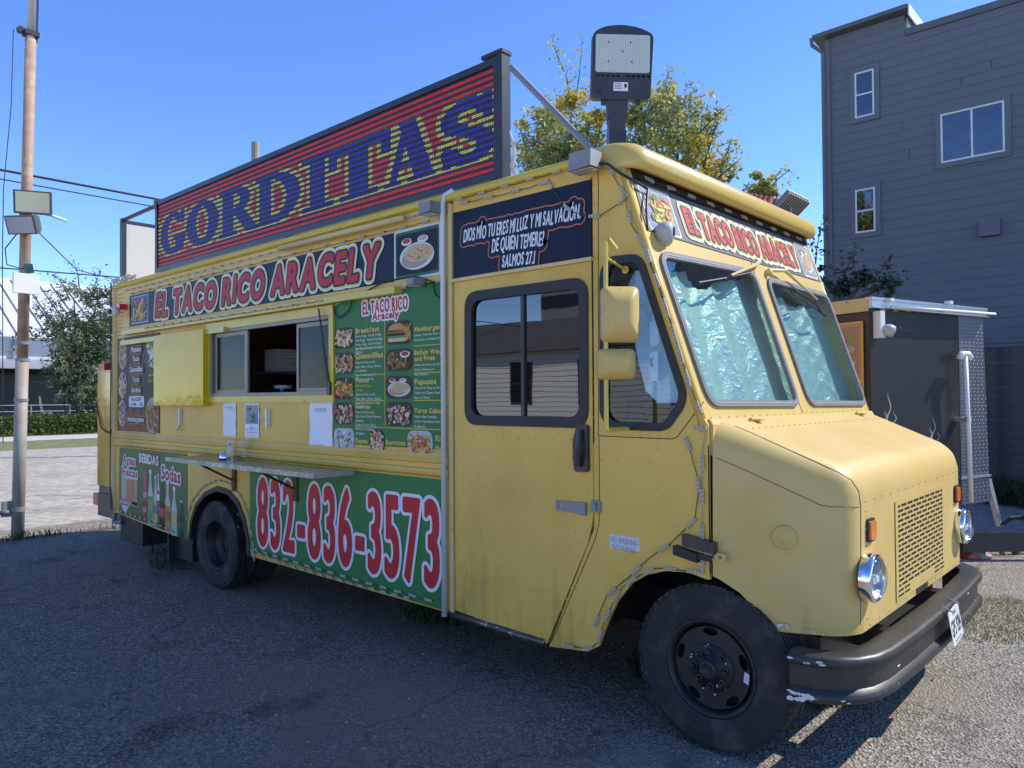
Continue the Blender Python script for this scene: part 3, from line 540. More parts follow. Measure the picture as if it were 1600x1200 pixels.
for k in range(2): pr.text(('REFRESCO', 'JUGO')[k], DX(.395), DX(.445), .70-.16*k, .75-.16*k, WH, 5, .02)
bottle(.50, .075, .42, 1.0, (.5, .54, .5), (.12, .33, .07), WH, (.2, .4, .14)); bottle(.575, .06, .42, .95, (.55, .52, .5), (.62, .42, .10), (.6, .6, .6), (.16, .2, .4)); bottle(.615, .04, .60, .97, (.6, .55, .52), (.4, .1, .1), WH, WH)
bottle(.67, .085, .40, .93, (.10, .075, .05), (.035, .025, .02), (.5, .5, .5), (.45, .1, .08)); bottle(.745, .08, .38, .91, (.6, .5, .36), (.58, .23, .06), WH, (.4, .15, .05)); bottle(.835, .075, .37, .86, (.45, .55, .5), (.35, .52, .45), WH, (.62, .5, .1)); bottle(.93, .07, .37, .74, (.05, .10, .05), (.02, .05, .03), (.4, .4, .4), (.06, .1, .06))
pr.out('drinks_print', PRINT, db)
# dark list board behind the flap
mz1, mz0 = SD(185, 529)[1], 1.395; mx0, mx1 = SD(184, 600)[0], SD(250, 640)[0]
mb = board('dish_list_board', rect(mx0, mx1, mz0, mz1), (.030, .027, .028)); mw = mx1-mx0; mh = mz1-mz0
MX = lambda t: mx0+mw*t
MZ = lambda t: mz1-mh*t
pr = Print(FS, .0056)
for k in range(16): pr.poly(rect(MX(k/16), MX((k+1)/16-.004), MZ(1), MZ(.80-.02*(k % 3))), (.16+.04*(k % 3), .05+.012*(k % 4), .02), 1)
for (t, z, rx, rz, kd) in ((.14, .175, .105, .165, 'ques'), (.14, .51, .10, .14, 'wrap'), (.13, .81, .10, .14, 'torta'), (.86, .19, .16, .19, 'sope'), (.84, .83, .14, .18, 'wings')):
    pr.poly(ell(MX(t), MZ(z), mw*rx*1.06, mh*rz*1.05), (.42, .14, .07), 2); food(pr, MX(t)-mw*rx, MX(t)+mw*rx, MZ(z)-mh*rz, MZ(z)+mh*rz, kd, 3, 'oval', (.35, .32, .33) if kd != 'sope' else (.03, .03, .03))
for (s_, w_, z) in (('Pupusas', .22, .135), ('Tacos', .15, .235), ('Quesadillas', .30, .345), ('Tortas', .15, .45), ('Gorditas', .21, .56), ('Hamburguesas', .38, .865)):
    pr.text(s_, MX(.48)-mw*w_/2, MX(.48)+mw*w_/2, MZ(z+.03), MZ(z-.022), (.70, .70, .72), 8, .03, 0, 0, [(.030, (.42, .13, .06)), (.018, (.03, .03, .03))], gap=.05)
pr.poly(rounded(rect(MX(.30), MX(.66), MZ(.745), MZ(.63)), .04), (.66, .68, .74), 3); pr.text('WE ACCEPT', MX(.35), MX(.61), MZ(.68), MZ(.645), (.02, .02, .02), 4, .03, 0)
for k, c in enumerate(((.62, .64, .7), (.4, .1, .04), (.62, .62, .62), (.1, .3, .6))): pr.poly(rect(MX(.34+.075*k), MX(.40+.075*k), MZ(.733), MZ(.70)), c, 4)
pr.text('VISA', MX(.345), MX(.395), MZ(.725), MZ(.708), (.05, .08, .3), 5, .02)
for k in range(2): pr.text(('TORTILLAS', 'HECHAS A MANO')[k], MX(.76), MX(.99), MZ(.435+.055*k), MZ(.41+.055*k), (.6, .5, .1), 8, .02, 0, 0, [(.012, (.3, .1, .04)), (.007, (.03, .03, .03))])
pr.out('dish_print', PRINT, mb)
# green menu
gx0, gx1 = SD(521.5, 600)[0], SD(697, 560)[0]; gz0, gz1 = 1.40, SD(560, 459)[1]
gb = board('menu_board', rect(gx0, gx1, gz0, gz1), (.04, .18, .055)); gw, gh = gx1-gx0, gz1-gz0
def GP(u, v): return SD(u, v)                     # read off the photographed board
pr = Print(FS, .0056)
def gt(txt, u0, u1, v0, v1, col=YT, lay=4, bold=.03, outl=(), **k):   # text between two surveyed ends; v0 top, v1 bottom at mid
    um = (u0+u1)/2; a0, a1 = SD(u0, (v0+v1)/2)[0], SD(u1, (v0+v1)/2)[0]; pr.text(txt, a0, a1, SD(um, v1)[1], SD(um, v0)[1], col, lay, bold, 0, 0, outl, **k)
gt('EL TACO RICO', 568, 639, 467, 487, (.5, .04, .05), 5, .05, [(.014, WH)]); gt('Aracely', 583, 625, 487, 498, (.5, .04, .05), 5, .04, [(.012, WH)], gap=.04)
rows = [('Breakfast', 557, 594, 512, 519, ['Bacon & Eggs   Sausage & Eggs', 'Ham & Eggs   Mexican Style Eggs', 'Potato & Egg   Chorizo & Eggs', 'Egg, Guacamole, Beans, & Cheese', 'Burritos'], 557, 600, 522),
        ('Quesadillas', 557, 600, 551, 559, ['Choose the Meat you like:', 'Fajita, Pastor, Shrimp, Chicken,', 'or Campechana.', 'Comes with Guacamole and', 'Sour Cream on the side.'], 557, 597, 564),
        ('Tacos', 557, 578, 590, 597, ['HAND MADE TORTILLAS', 'AVAILABLE', 'Choose the Meat you like:', 'Fajita, Pastor, Shrimp, Chicken,', 'Campechana, Chicharron, Tripas,', 'and Barbacoa'], 557, 597, 601),
        ('Tortas', 557, 580, 631, 638, ['Choose the Meat you like:', 'Fajita, Pastor, Shrimp, Chicken or', 'Campechana.', 'Comes with Lettuce, Tomato,', 'Fried Beans, Mayonnaise,', 'and Jalapeno'], 557, 597, 642),
        ('Hamburger', 649, 690, 509, 516, ['Lettuce, Tomatoes, Onion with', 'Chef Sauce, and Cheddar Cheese'], 649, 695, 520),
        ('Bufalo Wings', 649, 696, 546, 553, ['and Fries', 'Choose the flavor you like:', 'Buffalo, Barbecue, or', 'Mango Habanero'], 649, 690, 560),
        ('Pupusas', 649, 683, 592, 600, ['Choose the filling you like:', 'Chicharron & Cheese, Mixed, or', 'Beans and Cheese'], 649, 694, 604),
        ('Torta Cubana', 649, 697, 638, 645, ['Fajitas, Ham, Sausage,', 'Lettuce, Mayonnaise, Avocado', '& Jalapeno.'], 649, 694, 649)]
for (hd, u0, u1, v0, v1, lines, a0, a1, vs_) in rows:
    gt(hd, u0, u1, v0, v1, YT, 4, .05)
    mxl = max(len(s_) for s_ in lines); dv = 6.6 if u0 < 600 else 7.6
    for k, s_ in enumerate(lines):
        big = s_ == 'and Fries'
        if big: gt(s_, u0, 681, vs_-4, vs_+3, YT, 4, .05)
        else: gt(s_, a0, a0+(a1-a0)*max(.2, len(s_)/mxl), vs_+dv*k, vs_+dv*k+3.6, YT if s_.isupper() else (.62, .66, .6), 4, .02)
for s_, u0, u1, v0, v1 in (('Sopes', 557, 576, 685, 692), ('Burritos', 604, 635, 688, 695), ('Kids', 682, 698, 681, 689), ('Meals', 682, 699, 697, 705)): gt(s_, u0, u1, v0, v1, YT, 4, .05)
for (u0, u1, v0, v1, kd) in ((523, 555, 512, 545, 'wrap'), (523, 555, 551, 585, 'ques'), (523, 555, 590, 624, 'taco'), (523, 555, 629, 663, 'torta'), (523, 555, 669, 702, 'sope'), (604, 646, 501, 538, 'burger'), (604, 646, 545, 580, 'wings'), (604, 646, 587, 623, 'pup'), (604, 646, 628, 666, 'torta'), (579, 602, 671, 706, 'wrap'), (638, 677, 673, 710, 'fries')):
    a = SD(u0, (v0+v1)/2); b = SD(u1, (v0+v1)/2); um = (u0+u1)/2
    food(pr, a[0], b[0], SD(um, v1)[1], SD(um, v0)[1], kd, 2, 'round', (.05, .035, .03) if kd not in ('sope', 'fries') else (.45, .47, .52))
for (u0, v0, u1, v1) in ((556, 545, 602, 541), (556, 586, 602, 585), (556, 626, 602, 626), (556, 667, 697, 671), (648, 542, 697, 536), (648, 583, 697, 581), (648, 625, 697, 626)):
    a, b = SD(u0, v0), SD(u1, v1); zz = (a[1]+b[1])/2; pr.poly(rect(a[0], b[0], zz-.004, zz+.004), (.45, .42, .08), 2)
zz0, zz1 = SD(603, 669)[1], SD(603, 500)[1]; a = SD(602.5, 580)[0]; pr.poly(rect(a-.004, a+.004, zz0, zz1), (.5, .42, .08), 2)
pr.out('menu_print', PRINT, gb)
# white conduit and door post
B().tube([(.03, -.035, .33), (.03, -.035, 3.0), (.05, -.03, 3.06), (.1, -.02, 3.08), (.14, 0, 3.04)], .018, 10).out('white_conduit', mat('white conduit', (.60, .62, .64), .5, .1, var=.05), T, smooth=True)
B().box(.062, .094, -.018, .0, .345, 3.0).out('door_post', CREAM, T)
# --- cab side
dz0 = .36
strip = [SD(924, 640), SD(924, 830), SD(919, 850), SD(851, 1004)]
door = [(.1, .375), SD(855, 1005), SD(918, 851), SD(924, 829), (1.197, 1.1), (1.197, 2.50), (.1, 2.50)]
W4 = xy([(728, 457), (920, 435), (921, 670), (728, 665)]); W4 = [(W4[0][0], 2.412), (W4[1][0], 2.405), (W4[2][0], 1.566), (W4[3][0], 1.568)]
Wr = rounded(W4, .11); Wi = rounded([(W4[0][0]+.06, W4[0][1]-.06), (W4[1][0]-.06, W4[1][1]-.06), (W4[2][0]-.06, W4[2][1]+.06), (W4[3][0]+.06, W4[3][1]+.06)], .08)
b_ = B(); plate(b_, FS, door, [Wr], -.022, .004); dr = b_.out('cab_door', YEL, T)
b_ = B(); plate(b_, FS, Wr, [Wi], -.02, .014); b_.out('window_rubber', BLK, dr)
mxx = SD(817, 560)[0]; B().box(mxx-.012, mxx+.012, -.005, .01, W4[2][1]+.05, W4[0][1]-.05).out('window_bar', BLKM, dr)
b_ = B(); plate(b_, FS, Wi, [], -.012, -.010); b_.out('window_glass', GLD, dr)
x, z = SD(911, 700); bb = B(); plate(bb, FS, rounded([(x-.04, z-.13), (x+.05, z-.13), (x+.05, z+.13), (x-.02, z+.13), (x-.05, z+.04), (x-.05, z-.06)], .02), [], .004, .03); bb.tube([(x+.0, -.045, z-.10), (x+.01, -.06, z), (x+.01, -.04, z+.1)], .014); bb.out('door_handle', BLKM, dr)
x0, z = SD(870, 789); x1 = SD(905, 789)[0]; bb = B(); plate(bb, FS, rounded(rect(x0, x1, z-.03, z+.03), .012), [ell(x0+.03, z, .011, .013, 12)], .006, .012); x2 = SD(918, 789)[0]; bb.box(x1, x2, -.022, -.004, z-.037, z+.033); bb.out('hasp', GREY, dr)
x0, z = SD(932, 791); bb = B(); plate(bb, FS, rounded(rect(x0-.03, x0+.035, z-.032, z+.032), .012), [], .002, .012); bb.box(x0-.01, x0+.012, -.03, -.01, z-.02, z+.02); bb.out('hasp_staple', GREY, T)
nv = [(.1, 2.505), (1.20, 2.505), (1.20, 2.935), (.1, 2.94)]
vb = board('verse_board', nv, (.010, .016, .036)); pr = Print(FS, .0056)
OR = (.50, .16, .09); sl_ = .02
for (s_, u0, u1, vt, vb_, vt2, vb2) in (('DIOS MÍO TU ERES MI LUZ Y MI SALVACIÓN.', 724, 911, 360, 379, 318, 341), ('DE QUIEN TEMERE?', 768, 853, 376, 395, 359, 383), ('SALMOS 27.1', 784, 839, 402, 418, 389, 411)):
    a, b, c, e = SD(u0, vt), SD(u0, vb_), SD(u1, vt2), SD(u1, vb2); h = ((a[1]-b[1])+(c[1]-e[1]))/2
    sp = (e[1]-b[1])/(c[0]-a[0])
    pr.text(s_, a[0]+.01, c[0]-.01, b[1], b[1]+h, (.70, .72, .74), 6, .045, .12, sp, [(.034, OR), (.026, (.010, .016, .036))], gap=.06, jit=.004, space=.28, lj={'D': 0, 'S': .14}[s_[0]]*(1 if s_[1] != 'E' else 0)+(.07 if s_[1] == 'E' else 0))
pr.out('lettering', PRINT, vb)
bb = B(); bb.box(.07, 1.21, -.025, .0, 2.487, 2.507); bb.out('drip_rail', CREAM, T)
b_ = B(); plate(b_, FS, rect(.095, 1.205, 2.94, bodyt), [], -.02, .001); b_.out('cab_top_strip', YEL, T)
# cab quarter panel with the quarter window
qo = xy([(938, 425), (951, 401), (995, 397), (1007, 407), (1074, 614), (1070, 636), (1047, 669), (1034, 674), (955, 671), (938, 650)])
quo = rounded(qo, .06, 3); cx_, cz_ = sum(p[0] for p in qo)/len(qo), sum(p[1] for p in qo)/len(qo)
qi = offs(ccw(quo), -.042)
farch = xy([(1104, 905), (1074, 894), (1040, 892), (1011, 898), (986, 912), (963.5, 940.6), (949, 972), (935, 1010)])
pil = [(1.355, bodyt), (1.435, 2.89), (1.86, 1.635), (1.885, 1.60)]
qp = [(1.199, bodyt)]+pil+[(1.885, farch[0][1])]+farch+[SD(918, 1018), SD(858, 1010), SD(919, 851), (1.20, 1.02)]
b_ = B(); plate(b_, FS, qp, [quo], -.022, 0); cq = b_.out('cab_quarter_panel', YEL, T)
b_ = B(); plate(b_, FS, quo, [qi], -.02, .010); b_.out('window_rubber', BLK, cq)
b_ = B(); plate(b_, FS, qi, [], -.012, -.010); b_.out('window_glass', GLS, cq)
# seams and edge strips on the cab
def seam(pts, r=.0035, y=-.0005, m=DARK, parent=cq, name='seam'): return B().tube([(a, y, b) for a, b in pts], r, 5).out(name, m, parent)
seam([(1.203, 2.95), (1.203, 1.5), SD(924, 700), SD(924, 830), SD(915, 852), SD(851, 1003)]); seam(xy([(936, 681), (937, 790), (936, 820), (929, 845), (862, 1003)]), .0022, -.0002)
seam(xy([(934, 262), (935, 283), (935, 681)]), .0022, -.0002); seam(xy([(936, 681), (1050, 686), (1058, 683), (1100, 627)]), .0022, -.0002); seam([(1.887, 1.50), (1.888, .88)], .0028, -.0005)
def rivets(pts, parent, name='rivets', fr=FS, r=.007, off=.0, m=YEL):
    bb = B()
    for a, b in pts: bb.lathe([(r, 0), (r*.95, r*.35), (r*.5, r*.6), (0, r*.65)], fr.p(a, b, off), fr.N, 7)
    bb.out(name, m, parent, kind='stuff', smooth=True)
def line(p, q, n): return [(p[0]+(q[0]-p[0])*i/(n-1), p[1]+(q[1]-p[1])*i/(n-1)) for i in range(n)]
rv = []
for L, n in (([(929, 290), (929, 820)], 20), ([(926, 850), (862, 985)], 9), ([(1028, 700), (1028, 860)], 6), ([(945, 680), (1045, 682)], 8), ([(940, 718), (1016, 722)], 4), ([(1000, 300), (1016, 372)], 3)): rv += line(SD(*L[0]), SD(*L[1]), n)
rivets(rv, cq)
rivets([(x, z) for x in np.linspace(.14, 1.17, 9) for z in (1.50, .44)]+[(1.17, z) for z in np.linspace(1.0, 1.45, 5)]+line((.13, .9), (1.12, .93), 6), dr, off=.004)
rivets([(x, 3.0) for x in np.linspace(.12, 1.2, 12)]+[(x, 2.965) for x in np.linspace(-5.4, -.02, 46)]+[(x, 1.385) for x in np.linspace(-5.5, 0, 60)]+[(x, 1.213) for x in np.linspace(-5.5, 0, 60)], T, 'rivets', r=.006)
rivets([(x, z) for x in (-2.62, -2.72, -3.74) for z in np.linspace(.6, 1.15, 6)]+[(x, 1.02) for x in np.linspace(-3.7, -2.6, 9)], T, 'rivets', r=.007)
# step sill and lower edge of the door
bb = B(); P_ = [(SD(704, 955)[0], SD(704, 958)[1]), SD(852, 1004)]
bb.tube([(P_[0][0], -.005, P_[0][1]), (P_[1][0], -.005, P_[1][1])], .022, 10); bb.tube([(P_[0][0], .02, P_[0][1]-.02), (P_[1][0], .02, P_[1][1]-.015)], .02, 8); bb.out('step_sill', mat('scuffed step metal', (.10, .095, .08), .35, .6, var=.4, vs=12, col2=(.45, .42, .33), c2s=14, c2lo=.55, c2hi=.65), T, smooth=True)
# smoking notice
ns = xy([(952, 834), (999, 841), (1000, 862), (954, 857)]); bb = B(); plate(bb, FS, ns, [], 0, .002); nsg = bb.out('no_smoking_sticker', mat('sun bleached sticker', (.60, .60, .62), .5), cq)
pr = Print(FS, .0024); w_ = ns[1][0]-ns[0][0]; pr.text('NO SMOKING', ns[0][0]+.01, ns[1][0]-.01, ns[0][1]-.038, ns[0][1]-.010, (.40, .40, .43), 1, .03, 0, -.04); pr.text('NO FUMAR', ns[0][0]+.02, ns[1][0]-.02, ns[0][1]-.078, ns[0][1]-.050, (.40, .40, .43), 1, .03, 0, -.04); pr.out('lettering', PRINT, nsg)
# hood latches
x, z = SD(1096, 849); bb = B(); bb.obox((x, -.02, z), (.085, 0, -.012), (0, .02, 0), (0, 0, .028)); bb.lathe([(.009, 0), (.009, .002), (0, .002)], (x+.045, -.041, z-.005), (0, -1, 0), 10); bb.out('hood_lock', BLKM, T)
x, z = SD(1076, 864); bb = B(); bb.obox((x, -.02, z), (.065, 0, -.012), (0, .022, 0), (0, 0, .022)); x2, z2 = SD(1100, 869); bb.obox((x2, -.02, z2), (.05, 0, -.004), (0, .012, 0), (0, 0, .014)); bb.out('rubber_hood_latch', BLK, T)
x, z = SD(1122, 870); bb = B(); plate(bb, FS, rounded(rect(x-.07, x+.045, z-.022, z+.022), .018), [ell(x-.02, z, .008, .009, 10), ell(x+.018, z, .012, .008, 10)], .002, .014); bb.out('latch_plate', YELF, T)
# --- windshield frame
pl = [WS(u, v) for u, v in ((1026, 394), (1176, 425), (1248, 634), (1107, 634))]; prr = [(TW+.02-a, b) for a, b in pl]
prr = [WS(u, v) for u, v in ((1194.6, 434), (1290, 461), (1352, 633), (1263, 633))]
PL, PR = rounded(pl, .10), rounded(prr, .10); s_top = 1.46
fo = [(.0, -.02), (TW, -.02), (TW-.02, s_top+.01), (.02, s_top+.01)]
b_ = B(); plate(b_, FW, fo, [PL, PR], -.02, 0); wfm = b_.out('windshield_frame', YELF, T)
for L in (PL, PR):
    In = offs(ccw(L), -.028); b_ = B(); plate(b_, FW, offs(ccw(L), .008), [In], .0, .016); b_.out('windshield_rubber', mat('weathered grey rubber', (.16, .165, .17), .6, var=.2, vs=20), wfm)
    b_ = B(); plate(b_, FW, offs(ccw(L), -.010), [offs(ccw(L), -.014)], .010, .0185); b_.out('rubber_bead', mat('pale rubber bead', (.38, .39, .40), .5), wfm)
    b_ = B(); plate(b_, FW, In, [], -.004, -.001); b_.out('windshield_glass', GLW, wfm)
B().tube([FW.p(.012, -.03, -.018), FW.p(.012, s_top-.02, -.018)], .022, 12).out('corner_pillar', YEL, T, smooth=True)
B().tube([FW.p(TW-.012, -.03, -.018), FW.p(TW-.012, s_top-.02, -.018)], .022, 12).out('corner_pillar', YEL, T, smooth=True)
seamw = B(); cY = (pl[1][0]+prr[0][0])/2; seamw.tube([FW.p((WS(1170, 400)[0]), WS(1170, 400)[1], 0), FW.p(WS(1222, 560)[0], WS(1222, 560)[1], 0), FW.p(WS(1254, 645)[0], WS(1254, 645)[1], 0)], .003, 5); seamw.out('seam', DARK, wfm)
rivets([(a, .035) for a in np.linspace(.08, TW-.08, 26)]+[(a, WS(1180, 400)[1]-.02*0) for a in np.linspace(.12, TW-.12, 22)], wfm, fr=FW, r=.006, m=YELF)
# front board
fb = [WS(u, v) for u, v in ((984, 287), (1261, 383), (1283, 444), (1009, 360))]; fz1, fz0 = 1.365, 1.065
fbp = [(.045, fz1), (TW-.06, fz1), (TW-.03, fz0), (.03, fz0)]
fbd = board('front_board', fbp, (.085, .085, .09), fr=FW, m=mat('sun faded dark board', (.10, .10, .105), .6, var=.1)); pr = Print(FW, .0056)
pr.text('EL TACO RICO ARACELY', .50, 2.12, fz0+.065, fz1-.075, (.58, .07, .07), 6, .05, 0, 0, [(.040, (.70, .70, .66)), (.026, (.66, .58, .16)), (.014, (.06, .06, .065))], gap=.10, jit=.006)
pr.out('lettering', PRINTM, fbd)
for (a0, a1, kd) in ((.07, .40, 'taco'), (2.19, 2.45, 'pup')):
    pr = Print(FW, .0056); pr.poly(rounded(rect(a0, a1, fz0+.01, fz1-.01), .02), (.66, .68, .66), 1); pr.poly(rounded(rect(a0+.012, a1-.012, fz0+.022, fz1-.022), .02), (.2, .32, .2), 2); food(pr, a0+.02, a1-.02, fz0+.03, fz1-.03, kd, 3, 'rect', (.25, .27, .42) if kd == 'taco' else (.3, .3, .3)); pr.out('food_photo', PRINTM, fbd)
b_ = B(); plate(b_, FW, rect(.06, TW-.05, 1.372, 1.452), [], .001, .004); b_.out('visor_shade_strip', BLKM, wfm)  # dark strip standing for the shade under the visor
# roof visor (rolled front edge)
cs = []
for t in np.linspace(0, 1, 9): a = PI/2*(1-t)-.05; cs.append((1.30+.215*math.cos(a), 3.005+.125*math.sin(a)))
cs += [(1.512, 2.975), (1.495, 2.955), (1.465, 2.955), (1.42, 2.975), (1.25, 3.0), (1.15, 3.03), (1.15, 3.125)]
bb = B(); m_ = len(cs); ys = [(-.01, .55), (.0, .8), (.03, .93), (.09, 1), (TW-.07, 1), (TW-.02, .93), (TW+.01, .8), (TW+.02, .55)]
vs = [(1.15+(x-1.15)*k, y, 2.98+(z-2.98)*k) for y, k in ys for x, z in cs]
fs = [(i*m_+k, (i+1)*m_+k, (i+1)*m_+(k+1) % m_, i*m_+(k+1) % m_) for i in range(len(ys)-1) for k in range(m_)]+[tuple(range(m_)), tuple(range(len(ys)*m_-1, (len(ys)-1)*m_-1, -1))]
bb.add(vs, fs); bb.out('roof_visor', mat('yellow visor paint', (.62, .44, .10), .35, var=.06, coat=.25), T, smooth=True)
# cowl, nose and hood
CWY0, CWY1 = .05, TW-.05
y0_, y1_ = .024, TW-.024
bb = B(); bb.add([(1.78, y0_, 1.45), (1.78, y1_, 1.45), (1.78, y0_, 1.63), (1.78, y1_, 1.63), (1.885, y0_, 1.625), (1.885, y1_, 1.625), (1.90, y0_, 1.60), (1.90, y1_, 1.60), (1.90, y0_, 1.45), (1.90, y1_, 1.45)], [(0, 8, 6, 4, 2), (1, 3, 5, 7, 9), (2, 4, 5, 3), (4, 6, 7, 5), (6, 8, 9, 7), (0, 2, 3, 1), (0, 1, 9, 8)]); bb.out('cowl', YELF, T)
nz_ = .645
V8 = [(1.90, .015, .40), (1.90, TW-.015, .40), (2.495, .20, nz_-.0), (2.495, 2.33, nz_), (1.90, .02, 1.615), (1.90, TW-.02, 1.615), (2.495, .21, 1.385), (2.495, 2.32, 1.385)]
V8[0] = (1.90, .0, .63); V8[1] = (1.90, TW-.0, .63)
bm = bmesh.new(); vv = [bm.verts.new(v) for v in V8]
for f in ((0, 1, 3, 2), (4, 6, 7, 5), (0, 2, 6, 4), (1, 5, 7, 3), (2, 3, 7, 6), (0, 4, 5, 1)): bm.faces.new([vv[i] for i in f])
bmesh.ops.recalc_face_normals(bm, faces=bm.faces)
ed = [e for e in bm.edges if {e.verts[0].index, e.verts[1].index} in ({4, 6}, {5, 7}, {6, 7}, {2, 6}, {3, 7})]
bm.verts.index_update(); ed = [e for e in bm.edges if tuple(sorted((e.verts[0].index, e.verts[1].index))) in ((4, 6), (5, 7), (6, 7), (2, 6), (3, 7))]
bmesh.ops.bevel(bm, geom=ed, offset=.125, segments=9, profile=.5, affect='EDGES', clamp_overlap=False)
bmesh.ops.triangulate(bm, faces=[f for f in bm.faces if len(f.verts) > 4])
nose_me = bpy.data.meshes.new('nose'); bm.to_mesh(nose_me); bm.free(); nose_me.materials.append(YELF); nose_me.materials.append(DARK)
nose = bpy.data.objects.new('nose_tmp', nose_me); COL.objects.link(nose)
narch = [(1.80, .915), (1.86, .885), (1.93, .855), (2.02, .80), (2.10, .715), (2.155, .635), (2.19, .58), (2.19, .2), (1.2, .2), (1.2, .915)]
def prism(y0, y1):
    bb = B(); k = len(narch); bb.add([(x, y, z) for y in (y0, y1) for x, z in narch], [tuple(range(k)), tuple(range(2*k-1, k-1, -1))]+[(i, k+i, k+(i+1) % k, (i+1) % k) for i in range(k)]); return bb
cb = B(); cb.v, cb.f = prism(-.3, .62).v, prism(-.3, .62).f; pz_ = prism(TW-.62, TW+.3); cb.add(pz_.v, pz_.f)
cme = mesh(cb.v, cb.f); cme.materials.append(DARK); co_ = bpy.data.objects.new('cut', cme); COL.objects.link(co_)
bmc = bmesh.new(); bmc.from_mesh(cme); bmesh.ops.recalc_face_normals(bmc, faces=bmc.faces); bmc.to_mesh(cme); bmc.free()
md = nose.modifiers.new('b', 'BOOLEAN'); md.operation = 'DIFFERENCE'; md.object = co_; md.solver = 'EXACT'
try: md.material_mode = 'TRANSFER'
except Exception: pass
dg = bpy.context.evaluated_depsgraph_get(); nm2 = bpy.data.meshes.new_from_object(nose.evaluated_get(dg)); bpy.data.objects.remove(nose); bpy.data.objects.remove(co_)
nm2.shade_smooth()
try: nm2.set_sharp_from_angle(angle=math.radians(32))
except Exception: pass
nose = link('nose', nm2, None, T)
# seam lines on nose, laid onto the finished surface
from mathutils.bvhtree import BVHTree
_bv = BVHTree.FromPolygons([v.co.copy() for v in nm2.vertices], [tuple(p.vertices) for p in nm2.polygons])
def onnose(u, v):
    q = Vector(_f+_r*(u-800)/FOC+_u*(600-v)/FOC).normalized(); h = _bv.ray_cast(Vector(CAM), q); return h[0]-q*.001 if h[0] else None
def nseam(L, r=.0020, m=None):
    P = [onnose(a[0]+(b[0]-a[0])*k/5, a[1]+(b[1]-a[1])*k/5) for a, b in zip(L, L[1:]) for k in range(6)]; P = [p for p in P if p]
    if len(P) > 1: B().tube(P, r, 4).out('hood_seam', m or mat('thin dark seam', (.20, .14, .04), .8), nose)
nseam([(1111, 712), (1150, 728), (1200, 751), (1250, 774), (1281, 789), (1300, 792), (1343, 792)]); nseam([(1344, 995), (1345, 900), (1345, 792), (1342, 768), (1330, 750), (1310, 738), (1280, 724), (1220, 697), (1180, 679), (1148, 665)], .002)
def nearp(pts, off=.002): return pts
x_, z_ = SD(1225, 840, .10); bb = B(); N_ = Vector((.32, -.95, 0)).normalized(); bb.lathe([(.0, .006), (.036, .006), (.040, .001), (.046, .004), (.052, .004), (.056, -.004)], (x_, .105, z_), N_, 28); bb.out('side_cap', YELF, nose, smooth=True)
# hinges
for u, v in ((1178, 661), (1341, 655)):
    p = meet(u, v, 'x', 1.915); bb = B(); bb.tube([(1.92, p[1]-.05, 1.617), (1.92, p[1]+.06, 1.617)], .010, 10); bb.box(1.88, 1.96, p[1]-.02, p[1]+.03, 1.605, 1.617); bb.out('hood_hinge', YELF, T)
rv = [(2.0, y) for y in np.linspace(.25, 2.3, 28)]
bb = B()
for x, y in rv:
    z = 1.615-(x-1.9)*(.23/.595); bb.lathe([(.006, 0), (.005, .003), (0, .004)], (x, y, z), (0, 0, 1), 6)
bb.out('rivets', YELF, nose, kind='stuff')
# grille: punched plate over a dark sheet standing for shade behind the slots
gy0, gy1, gz0_, gz1_ = .845, 1.785, .742, 1.175
holes = []; nr = 17; ph = (gz1_-gz0_)/nr
for r_ in range(nr):
    z = gz0_+ph*(r_+.5); off = 0 if r_ % 2 else .058; a = gy0+.012
    segs = []
    y = gy0+.012-(off)
    while y < gy1-.02:
        a0, a1 = max(y, gy0+.012), min(y+.098, gy1-.012)
        if a1-a0 > .02: segs.append((a0, a1))
        y += .116
    holes += [rect(a0, a1, z-.0075, z+.0075) for a0, a1 in segs]
bb = B(); plate(bb, FN, rect(gy0-.03, gy1+.03, gz0_-.06, gz1_+.02), holes+[rect(a, a+.10, z, z+.013) for a in (gy0+.0, gy0+.115, gy1-.215, gy1-.10) for z in (gz0_-.045, gz0_-.02)], .0030, .0050); gr = bb.out('grille', YELF, nose)
B().box(2.4955, 2.4965, gy0-.01, gy1+.01, gz0_-.05, gz1_+.01).out('slot_shade_sheet', DARK, gr)
B().box(2.4952, 2.4985, 1.19, 1.42, .650, gz0_-.028).out('grille_notch', DARK, nose)
rivets([(y, 1.245) for y in np.linspace(.36, 2.2, 15)]+[(.36, z) for z in np.linspace(.7, 1.2, 7)]+[(2.2, z) for z in np.linspace(.7, 1.2, 7)]+[(y, .665) for y in np.linspace(.4, 2.2, 13)], nose, fr=FN, r=.006, m=YELF)
# headlights and turn lamps
LENS = glass('headlamp glass', (.88, .90, .91), .03, .05)
for y in (.345, 2.19):
    c = (2.497, y, .896); h = bpy.data.objects.new('x', None) if False else None
    bb = B(); bb.lathe([(.110, 0), (.113, .03), (.110, .048), (.103, .056), (.097, .053), (.095, .03)], c, (1, 0, 0), 40); hl = bb.out('headlight', CHR, T, smooth=True)
    bb = B(); bb.lathe([(.095, .045), (.082, .02), (.05, .008), (.018, .003), (0, .003)], c, (1, 0, 0), 32); bb.out('reflector', mat('headlamp reflector', (.36, .38, .40), .3, .6, var=.3, vs=30, bump=.3, bs=50), hl, smooth=True)
    bb = B(); bb.lathe([(.096, .05), (.086, .066), (.055, .080), (.02, .086), (0, .087)], c, (1, 0, 0), 32); bb.out('lens', LENS, hl, smooth=True)
    bb = B(); bb.lathe([(.016, .02), (.016, .05), (0, .052)], c, (1, 0, 0), 12); bb.obox((c[0]+.045, c[1], c[2]-.01), (.002, 0, 0), (0, .04, 0), (0, 0, .012)); bb.out('bulb', WHT, hl)
